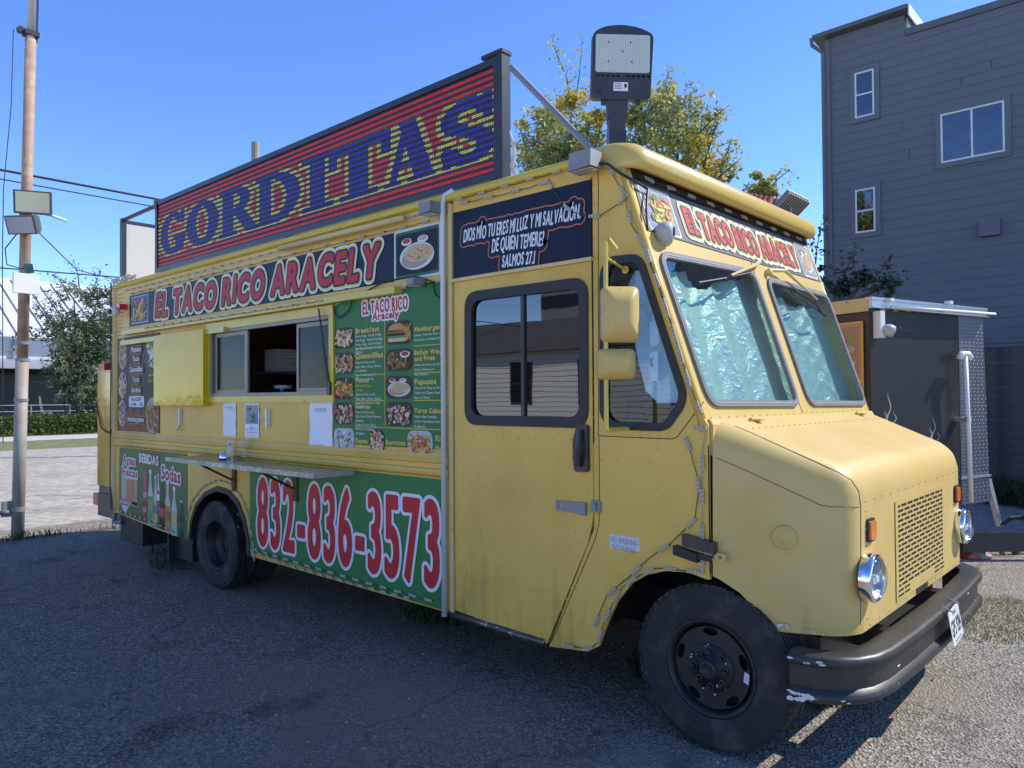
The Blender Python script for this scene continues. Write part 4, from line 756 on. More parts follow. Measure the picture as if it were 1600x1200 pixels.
for y in (.41, 2.13):
    bb = B(); plate(bb, FN, rounded(rect(y-.05, y+.05, 1.05, 1.16), .02), [rounded(rect(y-.038, y+.038, 1.062, 1.148), .014)], 0, .012); tl = bb.out('turn_lamp', BLK, T)
    bb = B(); plate(bb, FN, rounded(rect(y-.038, y+.038, 1.062, 1.148), .014), [], .0, .022); bb.out('lens', ORNG, tl)
# bumper
path = [(2.285, -.045, 0), (2.33, -.042, 0), (2.40, -.03, 0), (2.48, .01, 0), (2.55, .085, 0), (2.595, .18, 0), (2.62, .32, 0), (2.635, .7, 0), (2.64, 1.25, 0), (2.635, 1.8, 0), (2.62, 2.18, 0), (2.595, 2.32, 0), (2.55, 2.415, 0), (2.48, 2.49, 0), (2.40, 2.53, 0), (2.33, 2.54, 0)]
bp_ = [(-.12, .598), (-.02, .602), (.0, .592), (.006, .575), (.0, .558), (-.018, .548), (-.022, .455), (-.004, .44), (.006, .422), (.0, .402), (-.02, .392), (-.05, .392), (-.05, .40), (-.03, .41), (-.032, .585), (-.12, .588)]
bm_ = B().sweep(bp_, path); bpo = bm_.out('front_bumper', BUMP, T, smooth=True)
try: bpo.data.set_sharp_from_angle(angle=math.radians(50))
except Exception: pass
bb = B()
for _ in range(22):
    k = random.random(); i = random.randint(0, 4) if k < .45 else random.randint(5, 13); p, q = Vector(path[i]), Vector(path[i+1]); t = random.random(); c = p.lerp(q, t); d = (q-p).normalized(); o = Vector((d.y, -d.x, 0))
    z = random.choice((.41, .42, .435, .57, .58)) if k < .9 else random.uniform(.46, .54); off = .0075 if z > .56 or z < .445 else -.0185; P = blob(0, 0, random.uniform(.003, .012), .5, 7, 0)
    n0 = len(bb.v); bb.add([c+o*off+d*a*1.6+Vector((0, 0, z+b)) for a, b in P], [tuple(range(7))])
for i in range(10): 
    c = Vector((2.295+.010*i, -.052, .412+random.uniform(-.012, .02))); P = blob(0, 0, random.uniform(.01, .02), .6, 8, 0); bb.add([c+Vector((a, -.0005*i, b)) for a, b in P], [tuple(range(8))])
bb.out('paint_chips', CHIP, bpo, kind='stuff')
bb = B()
for y in (.75, 1.75): bb.box(2.3, 2.58, y-.05, y+.05, .46, .56)
bb.box(2.25, 2.32, .25, 2.28, .42, .60); bb.out('bumper_bracket', BLKM, T)
bb = B()
for (x, y, z, r) in ((2.32, .135, .648, .028), (2.36, .15, .645, .015), (2.45, .19, .65, .02), (2.21, .10, .655, .03)):
    P = blob(0, 0, r, .7, 9, .5); nn = Vector((-.28, 0, 0)); bb.add([(x+a, y+a*.32-.012, z+abs(b)) for a, b in P], [tuple(range(9))])
bb.out('paint_chips', CHIP, nose, kind='stuff')
# licence plate
FP = Fr((2.668, 1.26, .51), (-.05, .26, -.01), (.10, .0, .99), (1, 0, 0)); 
FP.U = Vector((-.06, .998, 0)).normalized(); FP.V = Vector((-.16, 0, .987)).normalized(); FP.N = FP.U.cross(FP.V).normalized()
bb = B(); plate(bb, FP, rounded(rect(-.15, .15, -.09, .085), .012), [], 0, .0015); lp = bb.out('licence_plate', mat('plate white', (.66, .66, .64), .4), T)
pr = Print(FP, .0018, .0004); pr.text('TEXAS', -.05, .05, .048, .068, (.03, .04, .08), 1, .02); pr.text('GPS 9214', -.13, .13, -.05, .032, (.02, .02, .03), 1, .02, gap=.08); pr.text('The Lone Star State', -.09, .09, -.08, -.068, (.05, .05, .1), 1, .01); pr.out('lettering', PRINT, lp)
for s_ in (-.11, .09): p = FP.p(s_, .085, 0); B().tube([p+Vector((.02, 0, .0)), p+Vector((-.04, 0, .02))], .004, 6).out('bolt', GREY, lp)
# sun shades behind glass
def shade(name, fr, outline, dep, m, parent, seed):
    xs = [p[0] for p in outline]; zs = [p[1] for p in outline]; r_ = np.random.default_rng(seed); NX, NZ = 80, 90
    a0, a1, b0, b1 = min(xs), max(xs), min(zs), max(zs); vs = []; idx = {}; fs = []
    K = [(r_.uniform(5, 26), r_.uniform(-24, 24), r_.uniform(0, 6)) for _ in range(7)]
    def inside(p):
        r = False
        for i in range(len(outline)):
            (x1, y1), (x2, y2) = outline[i], outline[i-1]
            if (y1 > p[1]) != (y2 > p[1]) and p[0] < (x2-x1)*(p[1]-y1)/(y2-y1)+x1: r = not r
        return r
    G = [[None]*(NX+1) for _ in range(NZ+1)]
    for j in range(NZ+1):
        for i in range(NX+1):
            a, b = a0+(a1-a0)*i/NX, b0+(b1-b0)*j/NZ
            if inside((a, b)):
                d = sum(abs(math.sin(k*a+q*b+f)) for k, q, f in K)*.0016+.045*abs(math.sin(a*8.5+.4)); G[j][i] = len(vs); vs.append(fr.p(a, b, -dep-d))
    for j in range(NZ):
        for i in range(NX):
            q = [G[j][i], G[j][i+1], G[j+1][i+1], G[j+1][i]]
            if None not in q: fs.append(tuple(q))
    return part(name, vs, fs, m, parent)
def foil(name, col, col2):
    m = mat(name, col, .38, .25, var=.12, vs=4, bump=.0); n = m.node_tree.nodes; l = m.node_tree.links; b = n['Principled BSDF']; tc = n.new('ShaderNodeTexCoord')
    vo = n.new('ShaderNodeTexVoronoi'); vo.feature = 'DISTANCE_TO_EDGE'; vo.inputs['Scale'].default_value = 17; wv = n.new('ShaderNodeTexNoise'); wv.inputs['Scale'].default_value = 6; wv.inputs['Detail'].default_value = 5
    l.new(tc.outputs['Object'], wv.inputs['Vector']); mx = n.new('ShaderNodeMix'); mx.data_type = 'RGBA'; mx.inputs[0].default_value = .25; l.new(tc.outputs['Object'], mx.inputs[6]); l.new(wv.outputs['Color'], mx.inputs[7]); l.new(mx.outputs[2], vo.inputs['Vector'])
    v2 = n.new('ShaderNodeTexVoronoi'); v2.inputs['Scale'].default_value = 95; l.new(tc.outputs['Object'], v2.inputs['Vector']); ad = n.new('ShaderNodeMath'); ad.operation = 'MULTIPLY_ADD'; ad.inputs[1].default_value = .16; l.new(v2.outputs['Distance'], ad.inputs[0]); l.new(vo.outputs[0], ad.inputs[2])
    bp = n.new('ShaderNodeBump'); bp.inputs['Strength'].default_value = .5; bp.inputs['Distance'].default_value = .010; l.new(ad.outputs[0], bp.inputs['Height']); l.new(bp.outputs[0], b.inputs['Normal']); return m
FOIL = foil('crinkled silver foil', (.62, .65, .60), None)
def wsh(L): return [WS(u, v) for u, v in L]
shade('foil_sun_shade', FW, wsh([(1026, 392), (1046, 430), (1060, 416), (1094, 410), (1106, 436), (1118, 444), (1142, 422), (1186, 426), (1226, 466), (1312, 632), (1104, 642)]), .05, FOIL, T, 3)
shade('foil_sun_shade', FW, wsh([(1196, 462), (1232, 456), (1262, 470), (1306, 474), (1362, 632), (1250, 638)]), .06, FOIL, T, 5)
shade('foil_sun_shade', FS, xy([(976, 440), (990, 420), (1004, 422), (1068, 612), (1062, 632), (1020, 632), (1003, 612), (985, 520), (972, 470)], .06), .07, foil('blue lit foil', (.70, .80, .90), None), T, 9)
B().box(1.25, 1.9, .08, TW-.1, 1.50, 1.575).out('dashboard', mat('pale dash top', (.42, .44, .42), .7), T)
B().box(.4, .75, .5, 1.0, .7, 1.75).out('cab_seat', mat('dark seat vinyl', (.03, .03, .03), .6), T)
# wipers
def wpt(u, v, n=.03): a, b = WS(u, v); return FW.p(a, b, n)
bb = B(); bb.tube([wpt(1181, 413, .02), wpt(1168, 420, .05), wpt(1128, 437, .045)], [.014, .012, .008], 8); bb.out('wiper_arm', CREAM, T)
bb = B(); bb.tube([wpt(1083, 446, .035), wpt(1120, 440, .04), wpt(1165, 430, .035)], .007, 6); bb.tube([wpt(1096, 446, .022), wpt(1160, 434, .022)], .006, 6); bb.tube([wpt(1128, 437, .06), wpt(1126, 442, .035)], .012, 6); bb.out('wiper_blade', BLKM, T)
bb = B(); bb.tube([wpt(1198, 424, .02), wpt(1216, 428, .05), wpt(1268, 472, .045)], [.014, .012, .005], 8); bb.lathe([(.02, 0), (.02, .04), (0, .045)], wpt(1197, 427, 0), FW.N, 10); bb.out('wiper_arm', CREAM, T)
bb = B(); bb.tube([wpt(1230, 460, .03), wpt(1255, 478, .04), wpt(1284, 496, .03)], .008, 6); bb.tube([wpt(1232, 458, .045), wpt(1262, 474, .05)], .006, 6); bb.tube([wpt(1262, 476, .05), wpt(1276, 492, .04)], .006, 6); bb.out('wiper_blade', BLKM, T)
# mirrors
bx_, by_ = 1.45, -.22
bb = B(); zt, zb = meet(950, 372, 'y', by_)[2], meet(955, 672, 'y', by_)[2]
bb.tube([(bx_-.01, by_, zb), (bx_-.005, by_, zt-.02), (bx_, by_+.02, zt), (bx_+.02, by_+.06, zt-.05)], .012, 8); bb.tube([(bx_, by_, zt-.10), (bx_-.03, .0, zt-.13)], .008, 8); bb.lathe([(.02, 0), (.02, .008), (0, .008)], (bx_-.03, 0, zt-.13), (0, -1, 0), 14)
bb.tube([(bx_-.01, by_, zb), (bx_-.02, 0, zb+.0)], .012, 8); bb.box(bx_-.06, bx_+.06, -.008, 0, zb-.02, zb+.02); mir = bb.out('mirror_bracket', YELT, T)
dirh = Vector((1.565-1.43, -.10+.235, 0)).normalized(); nh = Vector((dirh.y, -dirh.x, 0))
for (z0, z1, u0, u1, dp) in ((meet(945, 536, 'y', -.2)[2], meet(945, 449, 'y', -.2)[2], -.01, .185, .07), (meet(940, 594, 'y', -.2)[2], meet(940, 546, 'y', -.2)[2], -.03, .165, .05)):
    base = Vector((1.435, -.235, 0)); FM = Fr(base, dirh, (0, 0, 1), nh); R0 = rounded(rect(u0, u1, z0, z1), .035, 5); n_ = len(R0); ca, cb2 = (u0+u1)/2, (z0+z1)/2
    vs = []; fs = []; lv = [(1, -.02), (1, .0), (.97, .012), (.82, dp*.55), (.55, dp), (.3, dp*1.08)]
    for k, nn in lv: vs += [FM.p(ca+(a-ca)*k, cb2+(b-cb2)*k, nn) for a, b in R0]
    for i in range(len(lv)-1): fs += [(i*n_+k, i*n_+(k+1) % n_, (i+1)*n_+(k+1) % n_, (i+1)*n_+k) for k in range(n_)]
    fs += [tuple(range((len(lv)-1)*n_, len(lv)*n_))]; h_ = part('mirror_head', vs, fs, YELF, T, smooth=True)
    bb = B(); plate(bb, FM, R0, [], -.024, -.02); bb.out('mirror_glass', CHR, h_)
    B().box(bx_-.025, bx_+.015, by_-.025, by_+.02, cb2-.0, cb2+.05).out('clamp', GREY if z1 > 2.1 else YELT, h_)
# front dome camera
c = Vector(wpt(1036, 372, .0)); bb = B(); bb.lathe([(.055, 0), (.055, .03), (.05, .05), (.03, .06), (0, .06)], c, (.5, -.6, .2), 20); fc = bb.out('camera_mount', mat('pale grey plastic', (.42, .42, .40), .45), T, smooth=True)
bb = B(); c2 = c+Vector((.03, -.04, .02)); bb.lathe([(0, -.05), (.03, -.045), (.052, -.02), (.058, .01), (.05, .04), (.03, .05), (0, .05)], c2, (.85, .35, .0), 20); bb.out('camera_ball', MATS['pale grey plastic'], fc, smooth=True)
bb = B(); bb.lathe([(.024, 0), (.024, .006), (0, .006)], c2+Vector((.85, .35, 0)).normalized()*.05, (.85, .35, 0), 16); bb.out('camera_lens', BLK, fc)
# --- wheels
def wheel(cx, yf, cz, R, inward, lab, hub):
    w = bpy.data.objects.new('wheel', None)
    s_ = 1 if inward else -1                   # axis points outward (-y) when on the near side
    bb = B(); Rr = R*.60; wd = .22; ax_ = (0, -s_, 0); c = (cx, yf+s_*wd/2, cz)
    pr_ = [(Rr-.012, -wd*.42), (Rr, -wd*.46), (R*.80, -wd*.5), (R*.92, -wd*.48), (R*.965, -wd*.42)]
    g = []
    for k in range(5):
        a = -wd*.40+k*wd*.16; g += [(R, a), (R, a+wd*.115), (R-.012, a+wd*.122), (R-.012, a+wd*.153)]
    pr_ += g+[(R, wd*.40), (R*.965, wd*.43), (R*.93, wd*.48), (R*.90, wd*.485), (R*.885, wd*.475), (R*.86, wd*.495), (R*.78, wd*.5), (R*.70, wd*.49), (Rr+.012, wd*.47), (Rr, wd*.455), (Rr-.012, wd*.44)]
    bb.lathe(pr_, c, ax_, 64); ty = bb.out('tyre', TYR, T, smooth=True)
    try: ty.data.set_sharp_from_angle(angle=math.radians(45))
    except Exception: pass
    bb = B()                                   # tread blocks cut across the shoulder
    for k in range(54):
        a = 2*PI*k/54
        for side in (-.40, .33):
            yy = side*wd; p0_ = Vector((math.cos(a), 0, math.sin(a))); t_ = Vector((-math.sin(a), 0, math.cos(a)))
            bb.obox(Vector(c)+p0_*(R-.004)+Vector((0, -s_*(yy+.008), 0)), t_*(R*PI/54*.74), (0, .016, 0), p0_*.0075)
    bb.out('tread_blocks', TYR, ty, kind='stuff')
    fo_ = yf+s_*.012; k = 1 if s_ > 0 else -1
    # rim barrel, dished disc with hand holes, hub and nuts
    d0 = .03 if hub else .10
    bb = B(); bb.lathe([(Rr-.006, wd*.455), (Rr-.004, wd*.47), (Rr-.014, wd*.475), (Rr-.022, wd*.44), (Rr-.03, wd*.40), (Rr-.034, wd*.2), (Rr-.05, wd*.1), (Rr-.05, -wd*.42)], c, ax_, 48); rim = bb.out('rim', mat('dusty black rim', (.022, .022, .023), .5, .2, var=.3, vs=9, col2=(.05, .045, .04), c2s=8, c2lo=.5, c2hi=.8), T, smooth=True)
    FD = Fr((cx, yf+s_*d0, cz), (1, 0, 0), (0, 0, 1), (0, -s_, 0)); hl = []
    if hub:
        for i in range(5):
            t = 2*PI*i/5+.35; cc = (Rr*.72*math.cos(t), Rr*.72*math.sin(t)); hl.append([(cc[0]+.040*math.cos(q)*(-math.sin(t))+.020*math.sin(q)*math.cos(t), cc[1]+.040*math.cos(q)*math.cos(t)+.020*math.sin(q)*math.sin(t)) for q in np.linspace(0, 2*PI, 14)[:-1]])
        bb = B(); plate(bb, FD, ell(0, 0, Rr-.045, Rr-.045, 40), hl, -.008, 0); bb.out('wheel_disc', MATS['dusty black rim'], rim)
        B().lathe([(Rr-.05, -.06), (0, -.06)], (cx, yf+s_*d0, cz), ax_, 24).out('brake_drum', DARK, rim)
        bb = B(); bb.lathe([(Rr*.48, 0), (Rr*.46, .012), (Rr*.2, .016), (Rr*.19, .045), (Rr*.13, .06), (Rr*.12, .045), (0, .05)], (cx, yf+s_*d0, cz), ax_, 32); bb.out('hub', MATS['dusty black rim'], rim, smooth=True)
        for i in range(8):
            t = 2*PI*i/8; p = Vector((cx+Rr*.36*math.cos(t), yf+s_*d0, cz+Rr*.36*math.sin(t))); bb = B(); bb.lathe([(.023, .012), (.021, .020), (.013, .022), (.013, .042), (.008, .046), (0, .046)], p, ax_, 8); bb.out('lug_nut', MATS['dusty black rim'], rim)
        bb = B()
        for i in range(16):
            t = random.random()*6.3; q = Rr*random.uniform(.3, .52); P = blob(cx+q*math.cos(t), cz+q*math.sin(t), random.uniform(.003, .008), .5, 6); bb.add([(a, yf+s_*(d0-.0165), b) for a, b in P], [tuple(range(6))])
        P = [(cx+.165, cz-.03), (cx+.19, cz-.04), (cx+.195, cz+.01), (cx+.172, cz+.02)]; bb.add([(a, yf+s_*(d0-.002), b) for a, b in P], [(0, 1, 2, 3)]); bb.out('paint_chips', CHIP, rim, kind='stuff')
    else:
        bb = B(); bb.lathe([(Rr-.045, 0), (Rr*.72, -.03), (Rr*.45, -.05), (Rr*.42, -.03), (Rr*.2, -.02), (0, -.02)], (cx, yf+s_*d0, cz), ax_, 32); bb.out('wheel_disc', MATS['dusty black rim'], rim, smooth=True)
wheel(1.86, .03, .405, .405, True, 'front', True); wheel(1.86, TW-.03, .405, .405, False, 'front', True)
wheel(-3.22, .03, .372, .405, True, 'rear', False); wheel(-3.22, .28, .372, .405, True, 'rear', False); wheel(-3.22, TW-.03, .372, .405, False, 'rear', False)
# wheel housings, flaps, fenders
bb = B(); bb.box(-3.75, -2.45, .5, .54, .3, 1.1); bb.box(-3.75, -2.45, .03, .5, 1.0, 1.04); bb.out('wheel_housing', DARK, T)
bb = B(); bb.box(1.15, 1.9, .62, .66, .35, 1.1); bb.box(1.15, 1.9, .03, .62, .93, .97); bb.box(1.12, 1.16, .03, .6, .45, .93); bb.out('wheel_housing', DARK, T)
af = [(x, z) for x, z in arch]; bb = B(); inn = [(-3.12+(x+3.12)*.93, .45+(z-.45)*.90) for x, z in af]; plate(bb, FS, af+inn[::-1], [], -.06, .012); bb.out('fender_flare', BLK, T)
B().box(-5.58, -4.95, .06, .5, .13, .42).out('rear_tank', BLK, T); B().box(-4.30, -4.27, .05, .6, .04, .42).out('mud_flap', BLK, T); B().box(-4.265, -3.88, .12, .6, .10, .45).out('battery_box', BLKM, T)
bb = B(); bb.tube([(-5.6, .0, .44), (-5.6, .0, .34), (-5.5, .05, .34)], .03, 8); bb.out('corner_bracket', GREY, T)
# rear generator locker
bb = B(); bb.box(-6.42, -5.66, .10, 1.9, .70, 2.085); bb.out('rear_locker', YELB, T)
B().box(-6.43, -5.65, .09, 1.9, 2.085, 2.105).out('locker_lid', YELT, T)
bb = B(); bb.box(-6.30, -5.9, .2, .8, 2.106, 2.21); vent = bb.out('roof_vent', BLKM, T); B().box(-6.5, -6.32, .14, .3, 2.09, 2.20).out('tail_marker_lamp', REDL, T)
bb = B()
for k in range(5): bb.tube([(-6.22+.06*k, .197, 2.13), (-6.22+.06*k, .197, 2.19)], .006, 5)
bb.out('vent_slats', GREY, vent)
bb = B(); bb.box(-6.42, -5.62, .12, 1.9, .60, .69); bb.box(-6.4, -5.64, .10, .3, .33, .60); bb.out('rear_step', BLKM, T); B().box(-6.62, -6.43, .12, .26, .44, .58).out('tail_lamp', REDL, T)
B().tube([(-6.44, .09, 1.70), (-6.25, .085, 1.40), (-6.1, .085, 1.36), (-5.9, .085, 1.34), (-5.72, .05, 1.33), (-5.63, -.03, 1.40)], .008, 6).out('cable', BLK, T)
# --- strings of small lamp modules along the edges
mod_me = None
def led_mesh():
    b0 = B(); b0.box(-.036, .036, -.0005, .007, -.0085, .0085); me = mesh(b0.v, b0.f, 'lamp_module'); me.materials.append(mat('module housing', (.44, .41, .33), .6)); me.materials.append(mat('module lamp', (.27, .24, .17), .4))
    bm = bmesh.new(); bm.from_mesh(me)
    for k in (-.022, 0, .022):
        c = [bm.verts.new((k+.0062*math.cos(t), .0078, .0062*math.sin(t))) for t in np.linspace(0, 2*PI, 9)[:-1]]; f = bm.faces.new(c); f.material_index = 1
    bm.to_mesh(me); bm.free(); return me
mod_me = led_mesh(); WIRE = mat('thin wire', (.06, .055, .05), .6); WIREW = mat('white wire', (.5, .5, .48), .5)
def lamps(P, sp, N, parent=T, wire=WIRE, sag=.008, wr=.0025, jit=.06, sc=1.):
    P = [Vector(p) for p in P]; N = Vector(N).normalized(); L = [0]
    for i in range(1, len(P)): L.append(L[-1]+(P[i]-P[i-1]).length)
    def at(s):
        s = min(max(s, 0), L[-1]); i = max(j for j in range(len(P)) if L[j] <= s); i = min(i, len(P)-2); return P[i].lerp(P[i+1], (s-L[i])/max(1e-6, L[i+1]-L[i])), (P[i+1]-P[i]).normalized()
    s = sp*.4; pts = []
    while s < L[-1]:
        p, d = at(s); q = p+N*.003; d = (d+N.cross(d)*random.uniform(-jit, jit)).normalized(); d = (d-N*d.dot(N)).normalized(); zz = d.cross(N)
        o = bpy.data.objects.new('lamp_module', mod_me); COL.objects.link(o); o.parent = parent; Mx = Matrix((d, N, zz)).transposed().to_4x4(); Mx.translation = q-Vector(parent.location); o.matrix_local = Mx @ Matrix.Scale(sc, 4)
        pts += [q-d*.036, q+d*.036]; s += sp
    wp_ = []
    for i in range(len(pts)):
        wp_.append(pts[i]+N*.003)
        if i % 2 and i+1 < len(pts): wp_.append((pts[i]+pts[i+1])/2+N*.006+Vector((0, 0, -sag)))
    B().tube(wp_, wr, 4).out('lamp_wire', wire, parent)
def sp_(L, y=-.006): return [(*SD(u, v), )[0:1]+(y,)+(SD(u, v)[1],) for u, v in L]
NS = (0, -1, 0)
lamps([(-5.2, -.008, 2.925), (-.05, -.008, 2.925)], .235, NS); lamps([(-4.6, -.076, lz-.02), (-1.2, -.076, lz-.03)], .2, NS); lamps([(-5.3, -.012, bodyt-.06), (.0, -.012, bodyt-.055)], .17, NS, wr=.0015, sc=.8)
lamps(sp_([(522, 477), (560, 462), (620, 452), (692, 438)]), .19, NS); lamps([(.12, -.012, 2.99), (.6, -.012, 2.975), (1.0, -.01, 2.985)], .22, NS); lamps([(.1, -.03, 3.01), (1.05, -.03, 3.02)], .2, NS, sc=.8)
lamps(sp_([(850, 272), (880, 318), (905, 340), (935, 338), (958, 332), (985, 300)]), .21, NS, sag=0); lamps(sp_([(952, 250), (960, 275), (975, 300), (985, 340), (1003, 378)]), .15, NS, sag=0)
lamps(sp_([(1010, 385), (1033, 452), (1058, 530), (1083, 618)]), .14, NS, sag=0); lamps(sp_([(1004, 378), (1028, 440), (1052, 512), (1078, 596), (1098, 648)]), .17, NS, sag=0, sc=.9)
lamps(sp_([(1066, 668), (1075, 690), (1090, 730), (1095, 780), (1092, 805), (1068, 832), (1040, 855), (1018, 868), (982, 905), (955, 925), (938, 958), (932, 975), (905, 960), (880, 955)][:12]), .21, NS, sag=0)
lamps(sp_([(1076, 668), (1096, 668), (1099, 680), (1099, 890)]), .17, NS, sag=0, wire=GREY); lamps(sp_([(1100, 893), (1060, 890), (1030, 886), (1005, 896), (975, 915), (957, 945), (945, 975), (935, 1008), (915, 1012), (878, 1006)]), .13, NS, sag=0)
lamps([(-2.45, -.012, .44), (-1.6, -.012, .42), (-.9, -.012, .41), (-.05, -.012, .40)], .16, NS, wire=mat('green wire', (.03, .08, .03), .5), sag=.01); lamps([(-2.5, -.012, .43), (-1.8, -.012, .385), (-.9, -.012, .375), (-.35, -.012, .38)], .13, NS, wire=MATS['green wire'], sag=.01, sc=.85)
lamps([(-5.4, -.012, .49), (-4.6, -.012, .46), (-3.9, -.012, .41)], .13, NS, wire=MATS['green wire'], sc=.9); lamps([(a, -.006, b) for a, b in [(x*1.0-(.0), z) for x, z in [(-3.12+(x+3.12)*1.13, .45+(z-.45)*1.12) for x, z in arch[1:]]]], .1, NS, sag=0, sc=.9)
lamps([FW.p(.12, 1.405, .005), FW.p(1.2, 1.40, .005), FW.p(2.45, 1.40, .005)], .235, FW.N, sc=1.25)
bb = B()
for k in range(3):
    pts = [FW.p(.1+.3*i+random.uniform(-.03, .03), 1.40+random.uniform(-.03, .012), .012) for i in range(9)]; bb.tube(pts, .0045, 5)
bb.out('loose_cable', BLK, T)
# hanging cables at the cab corner and by the menu
p = lambda u, v, y=-.02: (SD(u, v, y)[0], y, SD(u, v, y)[1])
B().tube([p(930, 255, -.08), p(950, 256, -.06), p(968, 270, -.03), wpt(990, 290, .03), wpt(1005, 300, .03), wpt(1003, 330, .03), wpt(1005, 362, .03)], .008, 6).out('loose_cable', BLK, T)
B().tube([p(520, 478), p(524, 492), p(530, 497), p(545, 485), p(552, 466), p(600, 440), p(650, 432), p(676, 440), p(680, 460), p(690, 468), p(696, 460), p(693, 440)], .005, 6).out('loose_cable', BLK, T)
# rails of cables on the rear upper corner
bb = B()
for k in range(7): a = random.uniform(0, 6); bb.tube([(-5.58+.09*i, -.04-.03*math.sin(a+i*1.7), 3.10+.03*math.sin(a*2+i*2.1)) for i in range(8)], .007, 5)
bb.out('cable_bundle', WIREW, T)
bb = B()
for k in range(3): bb.tube([(-5.63+.01*k, -.035, 3.1), (-5.6-.02*k, -.04, 2.6), (-5.61+.01*k, -.04, 2.0), (-5.6, -.045, 1.4), (-5.62, -.04, .8), (-5.6+.02*k, -.035, .47)], .006, 5)
bb.out('loose_cable', WIRE, T)
# ================================================================== things on the truck
# scrolling display sign
SX0, SX1, SZ0, SZ1 = -4.675, .468, 3.115, 3.888; SY = .08
FD = Fr((0, SY, 0), (1, 0, 0), (0, 0, 1), (0, -1, 0))
sg = thing('display_sign', 'long black electric display sign on the truck roof reading GORDITAS in lit dots', 'sign', ((SX0+SX1)/2, .14, 3.08))
B().box(SX0+.01, SX1-.01, SY+.012, SY+.05, SZ0+.01, SZ1-.01).out('cabinet', BLKM, sg)
bb = B(); plate(bb, FD, rect(SX0, SX1, SZ0, SZ1), [rect(SX0+.05, SX1-.075, SZ0+.045, SZ1-.045)], -.012, .012); bb.out('bezel', BLKM, sg)
B().box(SX1-.030, SX1+.006, SY-.018, SY+.06, SZ0-.05, SZ1+.012).out('end_post', BLKM, sg); B().box(SX1-.17, SX1+.012, SY-.022, SY+.07, SZ1+.012, SZ1+.035).out('corner_cap', BLKM, sg)
B().box(SX0-.02, SX0+.05, SY-.018, SY+.12, SZ1-.08, SZ1+.02).out('corner_cap', BLKM, sg)
LX0, LX1, LZ0, LZ1 = SX0+.055, SX1-.08, SZ0+.05, SZ1-.05; NR, NC = 64, 300
B().box(LX0-.004, LX1+.004, SY+.002, SY+.010, LZ0-.004, LZ1+.004).out('screen', mat('dark display face', (.012, .010, .012), .6), sg)
lz0, lz1 = .15, .80
bnd = [SD(230+q/2.712, 80+w/2.712, SY)[0] for q, w in ((60, 780), (162, 740), (168, 720), (300, 690), (308, 690), (458, 640), (462, 640), (648, 600), (655, 590), (790, 550), (770, 540), (1030, 470), (1010, 470), (1215, 400), (1240, 380), (1478, 330))]
LET = dict(zip('GORDITAS', [(bnd[2*i], bnd[2*i+1]) for i in range(8)])); order = list('GORDITAS')
def ring(x, y, cx, cy, rx, ry, ix, iy): return ((x-cx)/rx)**2+((y-cy)/ry)**2 <= 1 and ((x-cx)/ix)**2+((y-cy)/iy)**2 > 1
def R_(x, y, a, b, c, d): return a <= x <= b and c <= y <= d
def inl(ch, x, y):
    if not (0 <= x <= 1 and 0 <= y <= 1): return False
    if ch == 'G': return (ring(x, y, .5, .5, .5, .5, .24, .38) and not (x > .62 and .45 < y < .72)) or R_(x, y, .62, .9, .05, .46) or R_(x, y, .52, 1, .38, .46) or R_(x, y, .84, .93, .68, 1)
    if ch == 'O': return ring(x, y, .5, .5, .5, .5, .22, .38)
    if ch == 'R': return R_(x, y, .1, .36, 0, 1) or R_(x, y, 0, .46, 0, .1) or R_(x, y, 0, .5, .9, 1) or (x > .3 and ring(x, y, .42, .74, .42, .27, .18, .15)) or (y < .52 and abs(x-(.95-.75*y)+.03) < .14) or R_(x, y, .8, 1, 0, .08)
    if ch == 'D': return R_(x, y, .1, .34, 0, 1) or R_(x, y, 0, .45, 0, .1) or R_(x, y, 0, .45, .9, 1) or (x > .3 and ring(x, y, .36, .5, .62, .5, .36, .38))
    if ch == 'I': return R_(x, y, .28, .70, 0, 1) or R_(x, y, .05, .95, 0, .1) or R_(x, y, .05, .95, .9, 1)
    if ch == 'T': return R_(x, y, .36, .64, 0, 1) or R_(x, y, .2, .8, 0, .1) or R_(x, y, .02, .98, .86, 1) or R_(x, y, .02, .12, .62, 1) or R_(x, y, .88, .98, .62, 1)
    if ch == 'A': return (abs(x-(.12+.36*y)) < .055) or (abs(x-(.82-.36*y)) < .15) or R_(x, y, .2, .7, .28, .37) or R_(x, y, 0, .3, 0, .08) or R_(x, y, .5, 1, 0, .08)
    return (ring(x, y, .5, .73, .46, .27, .2, .12) and not (x > .5 and y < .70)) or (ring(x, y, .5, .27, .46, .27, .2, .12) and not (x < .5 and y > .30)) or R_(x, y, .82, .9, .62, 1) or R_(x, y, .08, .16, 0, .38)
def ltr(X, t):
    for ch, (a, b) in zip(order, [(bnd[2*i], bnd[2*i+1]) for i in range(8)]):
        if a <= X <= b and inl(ch, (X-a)/(b-a), (t-lz0)/(lz1-lz0)): return True
    return False
cw, rh = (LX1-LX0)/NC, (LZ1-LZ0)/NR; ins = np.zeros((NR, NC), bool)
for r in range(NR):
    for c in range(NC): ins[r, c] = ltr(LX0+(c+.5)*cw, (r+.5)/NR)
ins = ins | np.roll(ins, 1, 1) | np.roll(ins, -1, 1); near = ins.copy()
for dr_ in range(-2, 3):
    for dc in range(-3, 4): near |= np.roll(np.roll(ins, dr_, 0), dc, 1)
pr = Print(FD, -.0015)
